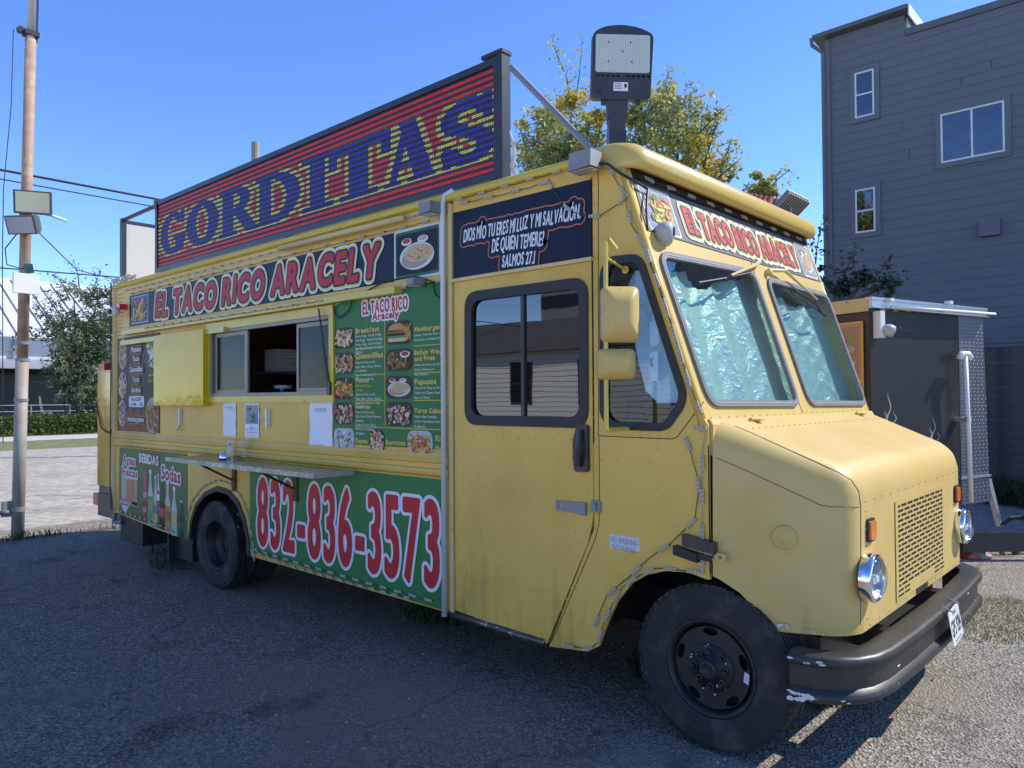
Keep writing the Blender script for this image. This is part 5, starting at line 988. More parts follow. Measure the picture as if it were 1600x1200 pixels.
for r in range(NR):
    lit = (r % 4) in (1, 2)
    for c in range(NC):
        if ins[r, c]: col = (.03, .022, .62)
        elif near[r, c]: col = (.75, .80, .16) if c > 60 else (.9, .65, .12)
        else: col = (.80, .03, .045)
        k = 1. if lit else .0
        if not lit:
            k = .15 if c > 190 else .05
        k *= random.uniform(.7, 1.1)
        X, Z = LX0+(c+.5)*cw, LZ0+(r+.5)*rh; pr.poly(rect(X-cw*.36, X+cw*.36, Z-rh*(.31 if lit else .18), Z+rh*(.31 if lit else .18)), tuple(v*k for v in col), 0)
pr.out('lit_dots', LED, sg, kind='stuff')
B().tube([(SX1+.05, .1, 3.80), (1.17, .1, 3.10)], .020, 6).out('brace_bar', GREY, sg); B().tube([(SX0, SY+.03, 3.865), (-5.57, .09, 3.845)], .022, 6).out('brace_bar', BLKM, sg)
bb = B()
for k in range(3): bb.tube([(SX1+.045+.008*k, .09, 3.40-.03*k), (SX1+.06, .11+.01*k, 3.28), (SX1+.04+.012*k, .10, 3.18), (SX1+.07, .12, 3.09)], .007, 5)
bb.out('cable_bundle', WIREW, sg)
for x in (SX0+.1, -2.1, SX1-.1): B().box(x-.03, x+.03, SY+.02, SY+.1, 3.05, SZ0+.01).out('foot', BLKM, sg)
# rear facing sign board seen from behind
rs = thing('rear_sign', 'plain white back of the sign standing across the rear of the truck roof', 'sign', (-5.6, 1.2, 3.07))
B().box(-5.62, -5.58, .115, 2.3, 3.09, 3.80).out('panel', mat('off white sign back', (.52, .52, .47), .6, var=.04), rs)
B().box(-5.625, -5.565, .06, .112, 3.07, 3.86).out('frame_post', BLKM, rs); B().box(-5.62, -5.58, .112, 2.3, 3.81, 3.845).out('frame_rail', BLKM, rs); B().box(-5.625, -5.565, 2.305, 2.35, 3.07, 3.86).out('frame_post', BLKM, rs)
# parking lot light on the cab roof
Y0 = .25
fx, fzb = SD(960, 232, Y0); fl = thing('area_floodlight', 'large dark LED area light on a short post above the cab roof', 'floodlight', (fx, Y0, 3.07))
HN = Vector((.72, -.69, -.12)).normalized(); HU = Vector((.69, .72, 0)).normalized(); HV = HN.cross(HU).normalized()
if HV.z < 0: HV = -HV
c0 = Vector((SD(971, 100, Y0)[0], Y0, SD(971, 100, Y0)[1])); FH = Fr(c0, HU, HV, HN)
dpt = float((c0-Vector(CAM)).dot(Vector(_f))); k_ = dpt/FOC
HW, HH = 49*k_, 55*k_
out_ = rounded([(-HW*.98, -HH), (HW*.93, -HH), (HW, HH*.80), (HW*.55, HH*.97), (0, HH*1.04), (-HW*.55, HH*.99), (-HW*.94, HH*.82)], .03, 4)
slots = [rect(-HW*.86+i*HW*.165, -HW*.86+i*HW*.165+HW*.12, -HH*.40, -HH*.33) for i in range(11) if i != 5]
bb = B(); plate(bb, FH, out_, slots, -.035, .02); bb.out('housing', mat('dark bronze casting', (.028, .028, .036), .45), fl)
bb = B(); plate(bb, FH, rounded(rect(-HW*.86, HW*.88, -HH*.27, HH*.76), .015), [], .02, .026); ln = bb.out('lens_panel', mat('frosted lens', (.52, .52, .46), .3, var=.05, coat=.3), fl)
pr = Print(FH, .0268, .0006)
for i in range(22):
    for j in range(17): a, b = -HW*.80+i*HW*1.62/21, -HH*.22+j*HH*.93/16; pr.poly(rect(a-.0035, a+.0035, b-.0045, b+.0045), (.66, .66, .60), 1)
for a, b in ((-.45, .55), (.25, .55), (0, .3), (-.45, 0.02), (.3, .02)): pr.poly(ell(a*HW, b*HH, .006, .006, 10), (.18, .18, .17), 2)
pr.out('lens_dots', PRINT, ln, kind='stuff')
bb = B(); plate(bb, FH, rect(-HW*.27, HW*.20, -HH*.77, -HH*.53), [], .02, .0215); st = bb.out('rating_label', WHT, fl)
pr = Print(FH, .0218, .0005)
for k in range(4): pr.poly(rect(-HW*.24, HW*(-.02+.03*(k % 2)), -HH*(.58+.045*k), -HH*(.565+.045*k)), (.1, .1, .1), 1)
pr.poly(rect(HW*.08, HW*.16, -HH*.68, -HH*.57), (.02, .02, .02), 1); pr.out('print', PRINT, st)
for a, b in ((-.72, -.78),): bb = B(); bb.lathe([(.012, 0), (.012, .01), (0, .01)], FH.p(a*HW, b*HH, .02), HN, 12); bb.out('sensor_cap', BLK, fl)
bb = B()
for a in (-.55, .55): bb.obox(FH.p(a*HW, -HH*1.06, -.01), HU*.014, HV*.014, HN*.014)
bb.out('hinge_lug', MATS['dark bronze casting'], fl)
bb = B(); tp = FH.p(-.02, -HH*1.0, -.02); bb.obox(tp+HV*-.05, HU*.058, HV*.055, HN*.03); bb.obox(tp+HV*-.15, HU*.048, HV*.06, HN*.032); bb.out('knuckle', MATS['dark bronze casting'], fl)
bb = B(); lo_ = tp+HV*-.20; bb.obox(lo_+Vector((0, 0, -.06)), HU*.05, (0, 0, .09), HN*.04); bb.tube([lo_+Vector((0, 0, -.12)), (lo_.x, lo_.y, 3.07)], .045, 14); bb.out('post', BLKM, fl)
# small box floodlights on the side gutter
def boxlight(u, v, w, y, lab, k=1.):
    x, z = SD(u, v, y); o = thing('box_floodlight', lab, 'floodlight', (x, y, z-.06), 'small box floodlights on the roof gutter')
    h = w*.62; bb = B(); bb.add([(x-w, y-.05, z-h), (x+w, y-.06, z-h*.9), (x+w, y+.04, z-h*.9), (x-w, y+.06, z-h), (x-w*.9, y-.05, z+h), (x+w*.95, y-.05, z+h), (x+w*.95, y+.05, z+h), (x-w*.9, y+.06, z+h)], [(3, 2, 1, 0), (4, 5, 6, 7), (0, 1, 5, 4), (1, 2, 6, 5), (2, 3, 7, 6), (3, 0, 4, 7)]); bb.out('housing', GREY, o)
    B().box(x-w*.85, x+w*.9, y-.04, y+.03, z-h-.004, z-h-.001).out('lens', MATS['frosted lens'], o); B().box(x-.02, x+.02, y+.05, y+.14, z-.01, z+.01).out('bracket', GREY, o); return o
boxlight(672, 326, .062, -.09, 'grey box floodlight on the gutter under the display sign'); boxlight(914, 253, .078, -.10, 'larger grey box floodlight at the cab corner of the roof'); boxlight(650, 441, .038, -.07, 'small grey box lamp hanging under the header board')
# far roof lamp and rear dome camera
fxp = meet(1232, 322, 'x', 1.0); o = thing('finned_floodlight', 'grey finned floodlight tilted up on the far edge of the cab roof', 'floodlight', (1.0, 2.45, 3.07))
bb = B(); Nf = Vector((-.55, .35, .76)).normalized(); Uf = Vector((.3, .95, -.2)); Uf = (Uf-Nf*Uf.dot(Nf)).normalized(); Vf = Nf.cross(Uf); cf = Vector(meet(1234, 319, 'y', 2.45))
bb.obox(cf, Uf*.12, Vf*.095, Nf*.008)
for k in range(9): bb.obox(cf+Uf*(-.11+.0275*k)-Nf*.026, Uf*.004, Vf*.09, Nf*.018)
bb.out('finned_body', GREY, o); B().tube([cf-Nf*.02, (cf.x, cf.y, 3.07)], .012).out('bracket', GREY, o)
x, z = SD(178, 487, -.10); o = thing('dome_camera', 'small white security camera with red base on the rear truck corner', 'camera', (x, -.1, z))
B().lathe([(0, -.06), (.045, -.05), (.06, 0), (.045, .05), (0, .06)], (x, -.1, z), (.4, -.9, -.1), 16).out('housing', WHT, o, smooth=True); B().lathe([(.03, .05), (.03, .062), (0, .062)], (x, -.1, z), (.4, -.9, -.1), 12).out('lens', BLK, o); B().box(x+.05, x+.13, -.09, 0, z+.02, z+.08).out('base', REDL, o)
# papers taped up
def paper(u0, u1, v0, v1, lab, lines, pic=None):
    a, b = SD(u0, (v0+v1)/2), SD(u1, (v0+v1)/2); um = (u0+u1)/2; z1, z0 = SD(um, v0)[1], SD(um, v1)[1]; x0, x1 = a[0], b[0]
    o = thing('paper_notice', lab, 'paper', ((x0+x1)/2, -.003, z0), 'papers taped under the serving window'); bb = B(); n_ = 8
    vs = [(x0+(x1-x0)*i/n_, -.003-.006*abs(math.sin(i*1.3+j))*(j > 0), z1+(z0-z1)*j/6) for j in range(7) for i in range(n_+1)]
    bb.add(vs, [(j*(n_+1)+i, (j+1)*(n_+1)+i, (j+1)*(n_+1)+i+1, j*(n_+1)+i+1) for j in range(6) for i in range(n_)]); bb.out('sheet', WHTP, o); pr = Print(FS, .0105); w, h = x1-x0, z1-z0
    for (s_, t, hh, ww) in lines: pr.text(s_, x0+w*(.5-ww/2), x0+w*(.5+ww/2), z1-h*(t+hh), z1-h*t, (.05, .05, .06), 1, .02)
    if pic:
        pr.poly(rect(x0+w*.07, x1-w*.07, z1-h*.60, z1-h*.06), (.25, .33, .42), 1)
        for k in range(26): pr.poly(blob(x0+w*random.uniform(.18, .82), z1-h*random.uniform(.28, .54), w*.07, .6), random.choice(((.08, .10, .04), (.16, .15, .09), (.3, .28, .2))), 2+k*.1)
        pr.poly(ell(x0+w*.68, z1-h*.15, w*.12, h*.05), (.6, .33, .06), 3); pr.text('c&', x0+w*.2, x0+w*.5, z1-h*.2, z1-h*.11, (.05, .05, .05), 3, .03)
    pr.out('lettering', PRINT, o)
paper(350, 369.5, 629, 681, 'narrow white paper notice taped above the counter bell and clear jar', [('El Taco Rico Aracely', .13, .035, .6), ('review us on line', .19, .02, .5)])
paper(384, 406, 630, 684, 'white paper flyer with a dark picture, between the narrow notice and the latch', [('Cafe', .69, .03, .3), ('Served hot all day with milk', .75, .02, .85), ('or', .79, .015, .1), ('made to order every morning', .83, .02, .85)], True)
paper(485, 520.5, 628, 704, 'largest white paper notice, hanging beside the green menu board', [('El Taco Rico Aracely', .13, .028, .5), ('review us on line', .18, .02, .45), ('1   2   3', .87, .025, .25)])
# bell and jars
x = SD(366, 715, -.17)[0]
bl = thing('counter_bell', 'small chrome counter bell with black base on the serving shelf', 'bell', (x-.17, -.17, SZ)); bx = x-.17
B().lathe([(0, 0), (.05, 0), (.05, .014), (.03, .018), (0, .018)], (bx, -.17, SZ), (0, 0, 1), 20).out('base', BLK, bl, smooth=True); B().lathe([(.045, .018), (.044, .035), (.032, .055), (.01, .064), (.006, .075), (0, .076)], (bx, -.17, SZ), (0, 0, 1), 20).out('dome', CHR, bl, smooth=True)
jx = x; jr = thing('tip_jar', 'clear acrylic tip box with a printed label on the serving shelf', 'jar', (jx, -.15, SZ)); CL = glass('clear acrylic', (.86, .88, .86), .06)
B().box(jx-.06, jx+.06, -.21, -.10, SZ+.001, SZ+.20).out('box', CL, jr); pr = Print(Fr((0, -.212, 0), (1, 0, 0), (0, 0, 1), (0, -1, 0)), 0); pr.poly(rect(jx-.035, jx+.035, SZ+.07, SZ+.16), (.45, .47, .5), 0); pr.text('TIPS', jx-.025, jx+.025, SZ+.13, SZ+.15, (.05, .05, .05), 1, .02); pr.out('label', PRINT, jr)
xx = SD(412, 600, .25)[0]; pj = thing('plastic_jar', 'clear plastic jar standing inside the serving window', 'jar', (xx, .45, 1.6)); B().lathe([(0, .0), (.11, .0), (.12, .03), (.12, .17), (.08, .22), (.08, .26)], (xx, .45, 1.6), (0, 0, 1), 20).out('body', glass('milky plastic', (.35, .36, .36), .12, .2), pj, smooth=True); B().lathe([(.085, .24), (.085, .27), (0, .27)], (xx, .45, 1.6), (0, 0, 1), 20).out('lid', WHT, pj)
xx = SD(407, 550, .5)[0]
for k in range(7): B().box(xx-.13, xx+.13-.01*(k % 2), .62, .84, 2.02+.032*k, 2.048+.032*k).solo('foam_box', WHT, ('lowest', 'second lowest', 'third lowest', 'middle', 'third highest', 'second highest', 'topmost')[k]+' white foam food box of the stack inside the serving window', 'box', 'foam boxes stacked inside the serving window')
B().box(xx-.18, xx+.2, .55, .95, 1.99, 2.018).out('galley_rack', ALU, T)
# ================================================================== left foreground pole
PX, PY = -7.76, -.40
pole = thing('steel_light_pole', 'tall rusty steel pipe pole with floodlights at the edge of the road', 'pole', (PX, PY, -.04))
RUST = mat('rusty galvanised pipe', (.33, .31, .27), .65, .1, var=.25, vs=9, col2=(.36, .22, .14), c2s=2.2, c2lo=.5, c2hi=.75, bump=.1)
RUST2 = mat('bare rusty pipe', (.40, .26, .18), .7, .1, var=.25, vs=9, bump=.15, col2=(.5, .38, .28), c2s=5)
lean = lambda z: (PX+.0*z, PY+.018*z, z)
B().tube([lean(-.04), lean(2.3)], .075, 18).out('lower_pipe', RUST, pole, smooth=True); B().tube([lean(2.3), lean(6.55)], .066, 18).out('upper_pipe', RUST2, pole, smooth=True); B().tube([lean(6.5), lean(9.5)], .05, 16).out('top_pipe', mat('white weathered pipe', (.5, .47, .42), .6), pole, smooth=True)
for z in (1.75, 2.28, 2.5): B().tube([lean(z-.02), lean(z+.02)], .082, 18).out('pipe_collar', GREY, pole)
bb = B(); bb.tube([lean(.30), lean(.36)], .082, 18)
bb.obox((PX-.02, PY-.12, .34), (.02, 0, 0), (0, .06, 0), (0, 0, .10)); bb.tube([(PX, PY-.1, .30), (PX-.1, PY-1.6, .28)], .03, 8); bb.out('pipe_clamp', GREY, pole)
bb = B(); c = lean(6.62); bb.obox(c, (.075, 0, 0), (0, .085, 0), (0, 0, .03)); bb.lathe([(.045, -.03), (.045, .03), (0, .03)], (c[0], c[1]-.12, c[2]+.02), (1, 0, 0), 12); bb.tube([(c[0]+.03, c[1]+.06, c[2]-.1), (c[0]+.03, c[1]+.07, c[2]+.4), (c[0]+.03, c[1]+.05, 9.4)], .012, 6); bb.tube([(c[0], c[1]-.2, c[2]), (c[0], c[1]-.22, 5.6), (c[0], c[1]-.30, 4.5), (c[0]+.05, c[1]-.32, 3.6), (c[0]+.05, c[1]-.3, 1.2)], .006, 5); bb.tube([(c[0]+.09, c[1]-.15, 3.95), (c[0]+.09, c[1]-.30, 3.7), (c[0]+.09, c[1]-.28, 3.5), (c[0]+.09, c[1]-.05, 3.45)], .008, 5); bb.out('cable', BLK, pole)
def plight(y, z, w, h, yaw, tilt, lab, lensm):
    o = thing('pole_floodlight', lab, 'floodlight', (PX+.15, y, z-h), 'floodlights on the light pole'); n_ = Vector((math.cos(yaw)*math.cos(tilt), math.sin(yaw)*math.cos(tilt), math.sin(tilt))); u_ = Vector((-math.sin(yaw), math.cos(yaw), 0)); v_ = n_.cross(u_); c = Vector((PX+.2, y, z))
    bb = B(); bb.add([c+u_*a*k+v_*b*k+n_*q for q, k in ((-.16, .7), (-.02, 1), (.03, 1)) for a, b in ((-w, -h), (w, -h), (w, h), (-w, h))], [(0, 3, 2, 1), (8, 9, 10, 11)]+[(r*4+i, r*4+(i+1) % 4, r*4+4+(i+1) % 4, r*4+4+i) for r in (0, 1) for i in range(4)]); bb.out('housing', mat('dull grey casting', (.09, .09, .085), .5), o)
    bb = B(); bb.obox(c+n_*.034, u_*w*.88, v_*h*.86, n_*.004); bb.out('lens', lensm, o); B().tube([c-n_*.1, (PX, PY+.018*z, z)], .03, 8).out('arm', GREY, o)
plight(PY+.10, 4.33, .215, .15, -.45, -.12, 'floodlight with a yellowed lens, the upper of two on the rusty pole', mat('yellowed lens', (.66, .58, .36), .3, coat=.3))
plight(PY-.02, 4.02, .20, .12, -.9, -.35, 'tilted floodlight with a grey glass lens, just below the yellow one on the pole', mat('grey glass lens', (.33, .34, .37), .15, var=.1, coat=.5))
bb = B(); y_ = PY+.05; bb.obox((PX+.12, y_, 3.27), (.03, 0, 0), (-.02, .155, -.0), (0, 0, .13)); bb.solo('junction_box', WHT, 'white square junction box strapped to the rusty pole', 'junction box')
bb = B(); bb.obox((PX+.12, y_+.02, 3.47), (.02, .005, 0), (.0, .05, .01), (0, -.01, .06)); bb.solo('solar_sensor', mat('dark teal cell', (.02, .07, .08), .2, coat=.5), 'small dark solar sensor on top of the white junction box', 'sensor')
bb = B(); bb.tube([(PX+.1, PY+.35, 4.22), (PX+.1, PY+.52, 4.18)], .02, 8); bb.tube([(PX, PY+.1, 4.25), (PX+.1, PY+.37, 4.21)], .008, 5); bb.solo('pole_camera', WHT, 'small white camera sticking out beside the upper pole floodlight', 'camera')
# ================================================================== street wires, far pole
def wire(P, r, lab): bb = B(); bb.tube(P, r, 6); return bb.solo('overhead_wire', BLK, lab, 'wire')
wire([(-20, y, 7.95-.0004*(y-8)**2*0+.00*y) for y in (-40, 2, 8, 20, 60)], .035, 'thick black overhead cable, highest of the street wires')
wire([(-20, y, 7.70) for y in (-40, 2, 8, 20, 60)], .018, 'thin black wire just below the thick overhead cable'); wire([(-20, -40, 5.0), (-20, 2, 5.30), (-20, 5.2, 5.40), (-20, 30, 5.9)], .02, 'low black wire crossing in front of the white metal roof')
wire([(PX, PY, 4.2), (-10, 1.0, 3.9), (-14, 4.4, 4.2), (-20, 9.0, 5.0)], .008, 'thin slack wire running from the rusty pole towards the display sign')
wpx, wpz = -20, 10.45; up = meet(398, 225, 'x', -20)
bb = B(); bb.tube([(-20, up[1], -.1), (-20, up[1]+.02, up[2]+.05)], [.17, .13], 12); bb.solo('utility_pole', mat('grey weathered wood', (.30, .27, .23), .9, var=.3, vs=6, bump=.3, bs=20), 'weathered wooden utility pole rising behind the display sign', 'utility pole')
# ================================================================== building across the road
WB = thing('metal_roof_building', 'low building with a white standing seam metal roof across the road', 'building', (-52, 10, 0))
ez, rz = 5.6, 10.0; y0, y1 = -14, 60
WR = mat('white metal roofing', (.68, .69, .69), .4, .1, var=.06, vs=.5); SH = mat('grey seam', (.25, .25, .27), .5)
for k in range(92):
    ya = y0+k*.8
    if ya > 60: break
    B().add([(-48, ya, ez), (-48, ya+.78, ez), (-56, ya+.78, rz), (-56, ya, rz), (-48, ya, ez-.06), (-48, ya+.78, ez-.06), (-56, ya+.78, rz-.06), (-56, ya, rz-.06)], [(0, 1, 2, 3), (4, 7, 6, 5), (0, 4, 5, 1), (2, 6, 7, 3), (0, 3, 7, 4), (1, 5, 6, 2)]).out('roof_panel', WR, WB)
    B().tube([(-48, ya+.79, ez+.03), (-56, ya+.79, rz+.03)], .055, 4).out('roof_seam', SH, WB)
B().box(-56.2, -55.9, y0, y1, rz-.1, rz+.12).out('ridge_cap', WR, WB); B().box(-64, -48.5, y0, y1, 3.9, ez-.1).out('upper_wall', mat('white siding', (.62, .64, .66), .6), WB)
B().box(-48.4, -48.3, y0, y1, ez-.16, ez+.1).out('gutter', WHT, WB)
bb = B()
for k in range(22): bb.box(-48.42, -48.3, y0+k*3.4, y0+k*3.4+.12, 3.9, ez-.16)
bb.box(-48.42, -48.3, y0, y1, 4.75, 4.85); bb.out('wall_trim', GREY, WB)
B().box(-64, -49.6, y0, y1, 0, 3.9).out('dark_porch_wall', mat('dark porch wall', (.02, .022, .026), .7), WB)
for k in range(26): ya = y0+k*1.2; B().add([(-48.4, ya, 4.25), (-48.4, ya+1.17, 4.25), (-46.2, ya+1.17, 3.65), (-46.2, ya, 3.65), (-48.4, ya, 4.2), (-48.4, ya+1.17, 4.2), (-46.2, ya+1.17, 3.6), (-46.2, ya, 3.6)], [(0, 3, 2, 1), (4, 5, 6, 7), (2, 3, 7, 6), (0, 4, 7, 3), (1, 2, 6, 5)]).out('awning_panel', mat('grey corrugated awning', (.36, .38, .41), .4, .3), WB)
for k in range(7): B().box(-46.4, -46.28, y0+4*k+2, y0+4*k+2.12, 0, 3.7).out('awning_post', BLKM, WB)
B().box(-49.55, -49.45, 8.9, 12.9, .05, 3.4).out('door_panel', mat('slate door', (.05, .055, .06), .5), WB)
rl = thing('porch_railing', 'thin steel railing along the porch across the road', 'railing', (-45.6, 9, 0))
for z in (.55, .85, 1.15, 1.5): B().tube([(-45.6, y0, z), (-45.6, 16, z)], .03, 6).out('rail', GREY, rl)
for k in range(15): B().box(-45.64, -45.56, y0+2*k, y0+2*k+.07, .06, 1.55).out('post', GREY, rl)
for j, (yy, lab) in enumerate(((11.1, 'tall metal bar chair on the porch, nearer the light pole'), (13.0, 'tall metal bar chair on the porch beside the tree trunk'))):
    ch = thing('bar_chair', lab, 'chair', (-46.6, yy, .06), 'bar chairs on the porch'); bb = B(); bb.box(-46.85, -46.35, yy-.25, yy+.25, 1.0, 1.06); bb.out('seat', ALU, ch)
    for dx in (-.22, .22):
        for dy in (-.24, .24): B().tube([(-46.6+dx, yy+dy*1.15, .06), (-46.6+dx, yy+dy, 1.0)], .025, 6).out('leg', ALU, ch)
    bb = B(); bb.tube([(-46.6, yy-.24, 1.0), (-46.6, yy-.42, 2.0)], .03, 6); bb.tube([(-46.35, yy-.24, 1.0), (-46.35, yy-.42, 2.0)], .03, 6); bb.box(-46.62, -46.33, yy-.45, yy-.38, 1.7, 1.95); bb.out('backrest', ALU, ch)
# ------------------------------------------------------------------ foliage
def leafy(name, label, cat, base, trunk, clumps, leafn, lsz, cols, group=None, spread=None, seed=1, twigs=(), lstr=1.):
    r_ = random.Random(seed); o = thing(name, label, cat, base, group); bx0 = Vector(base)
    bb = B()
    for (P, R) in trunk: bb.tube(P, R, 7)
    clumps = [(q[0], q[1], q[2] if len(q) > 2 else 1.) for q in clumps]
    for c, r, _w in clumps:
        c = Vector(c); t0 = Vector(trunk[0][0][-1])
        if len(clumps) > 1: bb.tube([t0, (t0+c)/2+Vector((0, 0, r*.1)), c], [.06*lstr, .04*lstr, .012*lstr], 5)
    for P in twigs: bb.tube(P, [.02*lstr]+[.012*lstr]*(len(P)-2)+[.004*lstr], 4)
    bb.out('trunk', mat('bark', (.12, .10, .08), .9, var=.3), o)
    tot = sum(r**2*w for _, r, w in clumps)+1e-6; vs = []; fs = []; cc = []
    def leaf(p, sz, col):
        d = Vector((r_.gauss(0, 1), r_.gauss(0, 1), r_.gauss(-.3, .7))).normalized(); s = d.cross(Vector((r_.gauss(0, 1), r_.gauss(0, 1), r_.gauss(0, 1)))).normalized(); n = len(vs)
        vs.extend([p, p+d*sz*.5+s*sz*.24, p+d*sz, p+d*sz*.5-s*sz*.24]); fs.append((n, n+1, n+2, n+3)); cc.append(col)
    for c, r, w in clumps:
        c = Vector(c); N = int(leafn*r*r*w/tot); tw = max(4, int(N/26)); base_c = r_.choice(cols)
        for _ in range(tw):
            u = Vector((r_.gauss(0, 1), r_.gauss(0, 1), r_.gauss(.15, 1))).normalized(); q = r*(.25+.75*r_.random()**.6)*(1.45 if r_.random() < .22 else 1); u = (u+Vector((0, 0, .35))).normalized(); end = c+u*q; st_ = c+u*q*.5
            col = base_c if r_.random() < .6 else r_.choice(cols)
            for k in range(26):
                t = r_.random(); p = st_.lerp(end, t)+Vector((r_.gauss(0, 1), r_.gauss(0, 1), r_.gauss(0, 1)))*r*.06; kk = r_.uniform(.7, 1.3); leaf(p, lsz*r_.uniform(.6, 1.25), tuple(v*kk for v in col))
    for P in twigs:
        for i in range(len(P)-1):
            for k in range(34): t = r_.random(); p = Vector(P[i]).lerp(Vector(P[i+1]), t)+Vector((r_.gauss(0, 1), r_.gauss(0, 1), r_.gauss(0, 1)))*lsz*.9; leaf(p, lsz*r_.uniform(.6, 1.2), r_.choice(cols))
    me = mesh(vs, fs, 'crown'); at = me.color_attributes.new('Col', 'FLOAT_COLOR', 'CORNER'); buf = np.ones((len(fs)*4, 4)); buf[:, :3] = np.repeat(np.clip(np.array(cc), 0, 1), 4, 0); at.data.foreach_set('color', buf.ravel())
    m = MATS.get('leaf')
    if not m:
        m = attr_mat('leaf', .55); n = m.node_tree.nodes; l = m.node_tree.links; b = n['Principled BSDF']; tr = n.new('ShaderNodeBsdfTranslucent'); mx = n.new('ShaderNodeMixShader'); mx.inputs[0].default_value = .45; src = b.inputs['Base Color'].links[0].from_socket; l.new(src, tr.inputs[0]); l.new(b.outputs[0], mx.inputs[1]); l.new(tr.outputs[0], mx.inputs[2]); l.new(mx.outputs[0], n['Material Output'].inputs[0])
    link('crown', me, m, o); return o
YG = [(.52, .50, .12), (.40, .43, .13), (.33, .36, .15), (.58, .54, .15), (.62, .48, .09), (.27, .32, .13), (.38, .41, .18)]
def TP(u, v, y): p = meet(u, v, 'y', y); return (float(p[0]), float(p[1]), float(p[2]))
yb = 9.5
tb = TP(880, 300, yb); leafy('yellowing_tree', 'yellow green tree behind the truck, left of the area light', 'tree', (tb[0], yb, 0), [([(tb[0], yb, 0), (tb[0], yb, 4.2)], [.2, .12])],
      [(TP(u, v, yb+dy), r) for u, v, r, dy in ((835, 240, .75, 0), (870, 215, .85, .4), (905, 235, .75, 0), (850, 185, .5, .3), (893, 170, .55, -.2), (925, 205, .6, .3), (880, 262, .9, 0), (830, 262, .6, .5), (925, 255, .6, -.3), (868, 275, .8, .2), (940, 190, .35, 0), (812, 200, .3, .1))], 10000, .11, YG, seed=2,
      twigs=[[TP(893, 170, yb), TP(885, 120, yb), TP(870, 85, yb), TP(862, 55, yb)], [TP(898, 165, yb), TP(905, 120, yb), TP(910, 60, yb)], [TP(860, 190, yb), TP(848, 150, yb)]])
tb = TP(1050, 300, yb+.5); leafy('yellowing_tree', 'yellow green tree behind the cab roof, right of the area light', 'tree', (tb[0], yb+.5, 0), [([(tb[0], yb+.5, 0), (tb[0], yb+.5, 4.2)], [.22, .14])],
      [(TP(u, v, yb+.5+dy), r) for u, v, r, dy in ((995, 200, .7, 0), (1030, 175, .65, .3), (1060, 190, .75, 0), (1010, 240, .85, .2), (1060, 240, .8, -.2), (1095, 215, .55, .2), (1100, 260, .65, 0), (1075, 280, .6, .2), (1125, 275, .45, 0), (1120, 190, .3, 0), (1045, 150, .35, 0), (1015, 150, .35, .2), (985, 265, .7, .1))], 9500, .11, YG, seed=3,
      twigs=[[TP(1095, 205, yb), TP(1120, 180, yb), TP(1138, 165, yb)], [TP(1050, 160, yb), TP(1040, 135, yb), TP(1045, 105, yb)], [TP(1125, 270, yb), TP(1140, 225, yb), TP(1150, 230, yb)], [TP(1120, 280, yb), TP(1160, 245, yb)]])
tb = TP(1190, 330, 9); leafy('thin_sapling', 'sparse pale sapling rising between the roof tiles and the finned floodlight', 'tree', (tb[0], 9, 0), [([(tb[0], 9, 0), TP(1190, 330, 9)], [.08, .04])], [(TP(1190, 285, 9), .28), (TP(1178, 300, 9), .2), (TP(1205, 300, 9), .2)], 700, .10, YG[:4], seed=4, twigs=[[TP(1195, 305, 9), TP(1215, 280, 9), TP(1235, 265, 9)]])
DG = [(.07, .10, .055), (.10, .13, .07), (.05, .07, .04)]
tb = TP(1330, 470, 11); leafy('dark_sapling', 'dark leafy sapling in front of the grey building', 'tree', (tb[0], 11, 0), [([(tb[0], 11, 0), TP(1320, 480, 11)], [.08, .05])], [(TP(1270, 420, 11), .18), (TP(1310, 450, 11), .3), (TP(1350, 440, 11), .25), (TP(1390, 445, 11), .25)], 700, .12, DG, seed=5,
      twigs=[[TP(1272, 440, 11), TP(1276, 390, 11), TP(1284, 345, 11)], [TP(1310, 450, 11), TP(1325, 415, 11), TP(1335, 390, 11)], [TP(1350, 450, 11), TP(1375, 425, 11), TP(1392, 405, 11)], [TP(1370, 455, 11), TP(1405, 430, 11)], [TP(1262, 430, 11), TP(1265, 380, 11)]])
GG = [(.17, .21, .11), (.25, .28, .16), (.11, .14, .065), (.32, .34, .21)]
def TX(u, v, x): p = meet(u, v, 'x', x); return (float(p[0]), float(p[1]), float(p[2]))
X = -40.5; tb = TX(125, 640, X); leafy('grey_green_tree', 'loose grey green tree on the verge across the road', 'tree', (X, tb[1], .05), [([(X, tb[1], 0), TX(125, 600, X)], [.25, .16])],
      [(TX(u, v, X+dx), r, w) for u, v, r, dx, w in ((115, 465, 1.2, .8, .3), (150, 480, 1.4, 0, .35), (95, 525, 1.6, .5, .7), (135, 530, 1.9, -.5, .9), (170, 520, 1.6, .5, .9), (110, 570, 1.5, 0, 1), (150, 575, 1.8, .3, 1.2), (175, 610, 1.5, 0, 1.2), (120, 615, 1.2, .3, 1.1), (178, 470, 1.1, 0, .35), (100, 600, 1.1, .3, 1), (150, 630, 1.4, .5, 1.1))], 20000, .19, GG, seed=6, lstr=2,
      twigs=[[TX(110, 470, X), TX(95, 440, X), TX(80, 425, X)], [TX(125, 460, X), TX(122, 430, X), TX(115, 405, X)], [TX(140, 470, X), TX(150, 440, X), TX(158, 418, X)], [TX(75, 500, X), TX(60, 480, X), TX(50, 470, X)], [TX(90, 480, X), TX(72, 455, X)]])
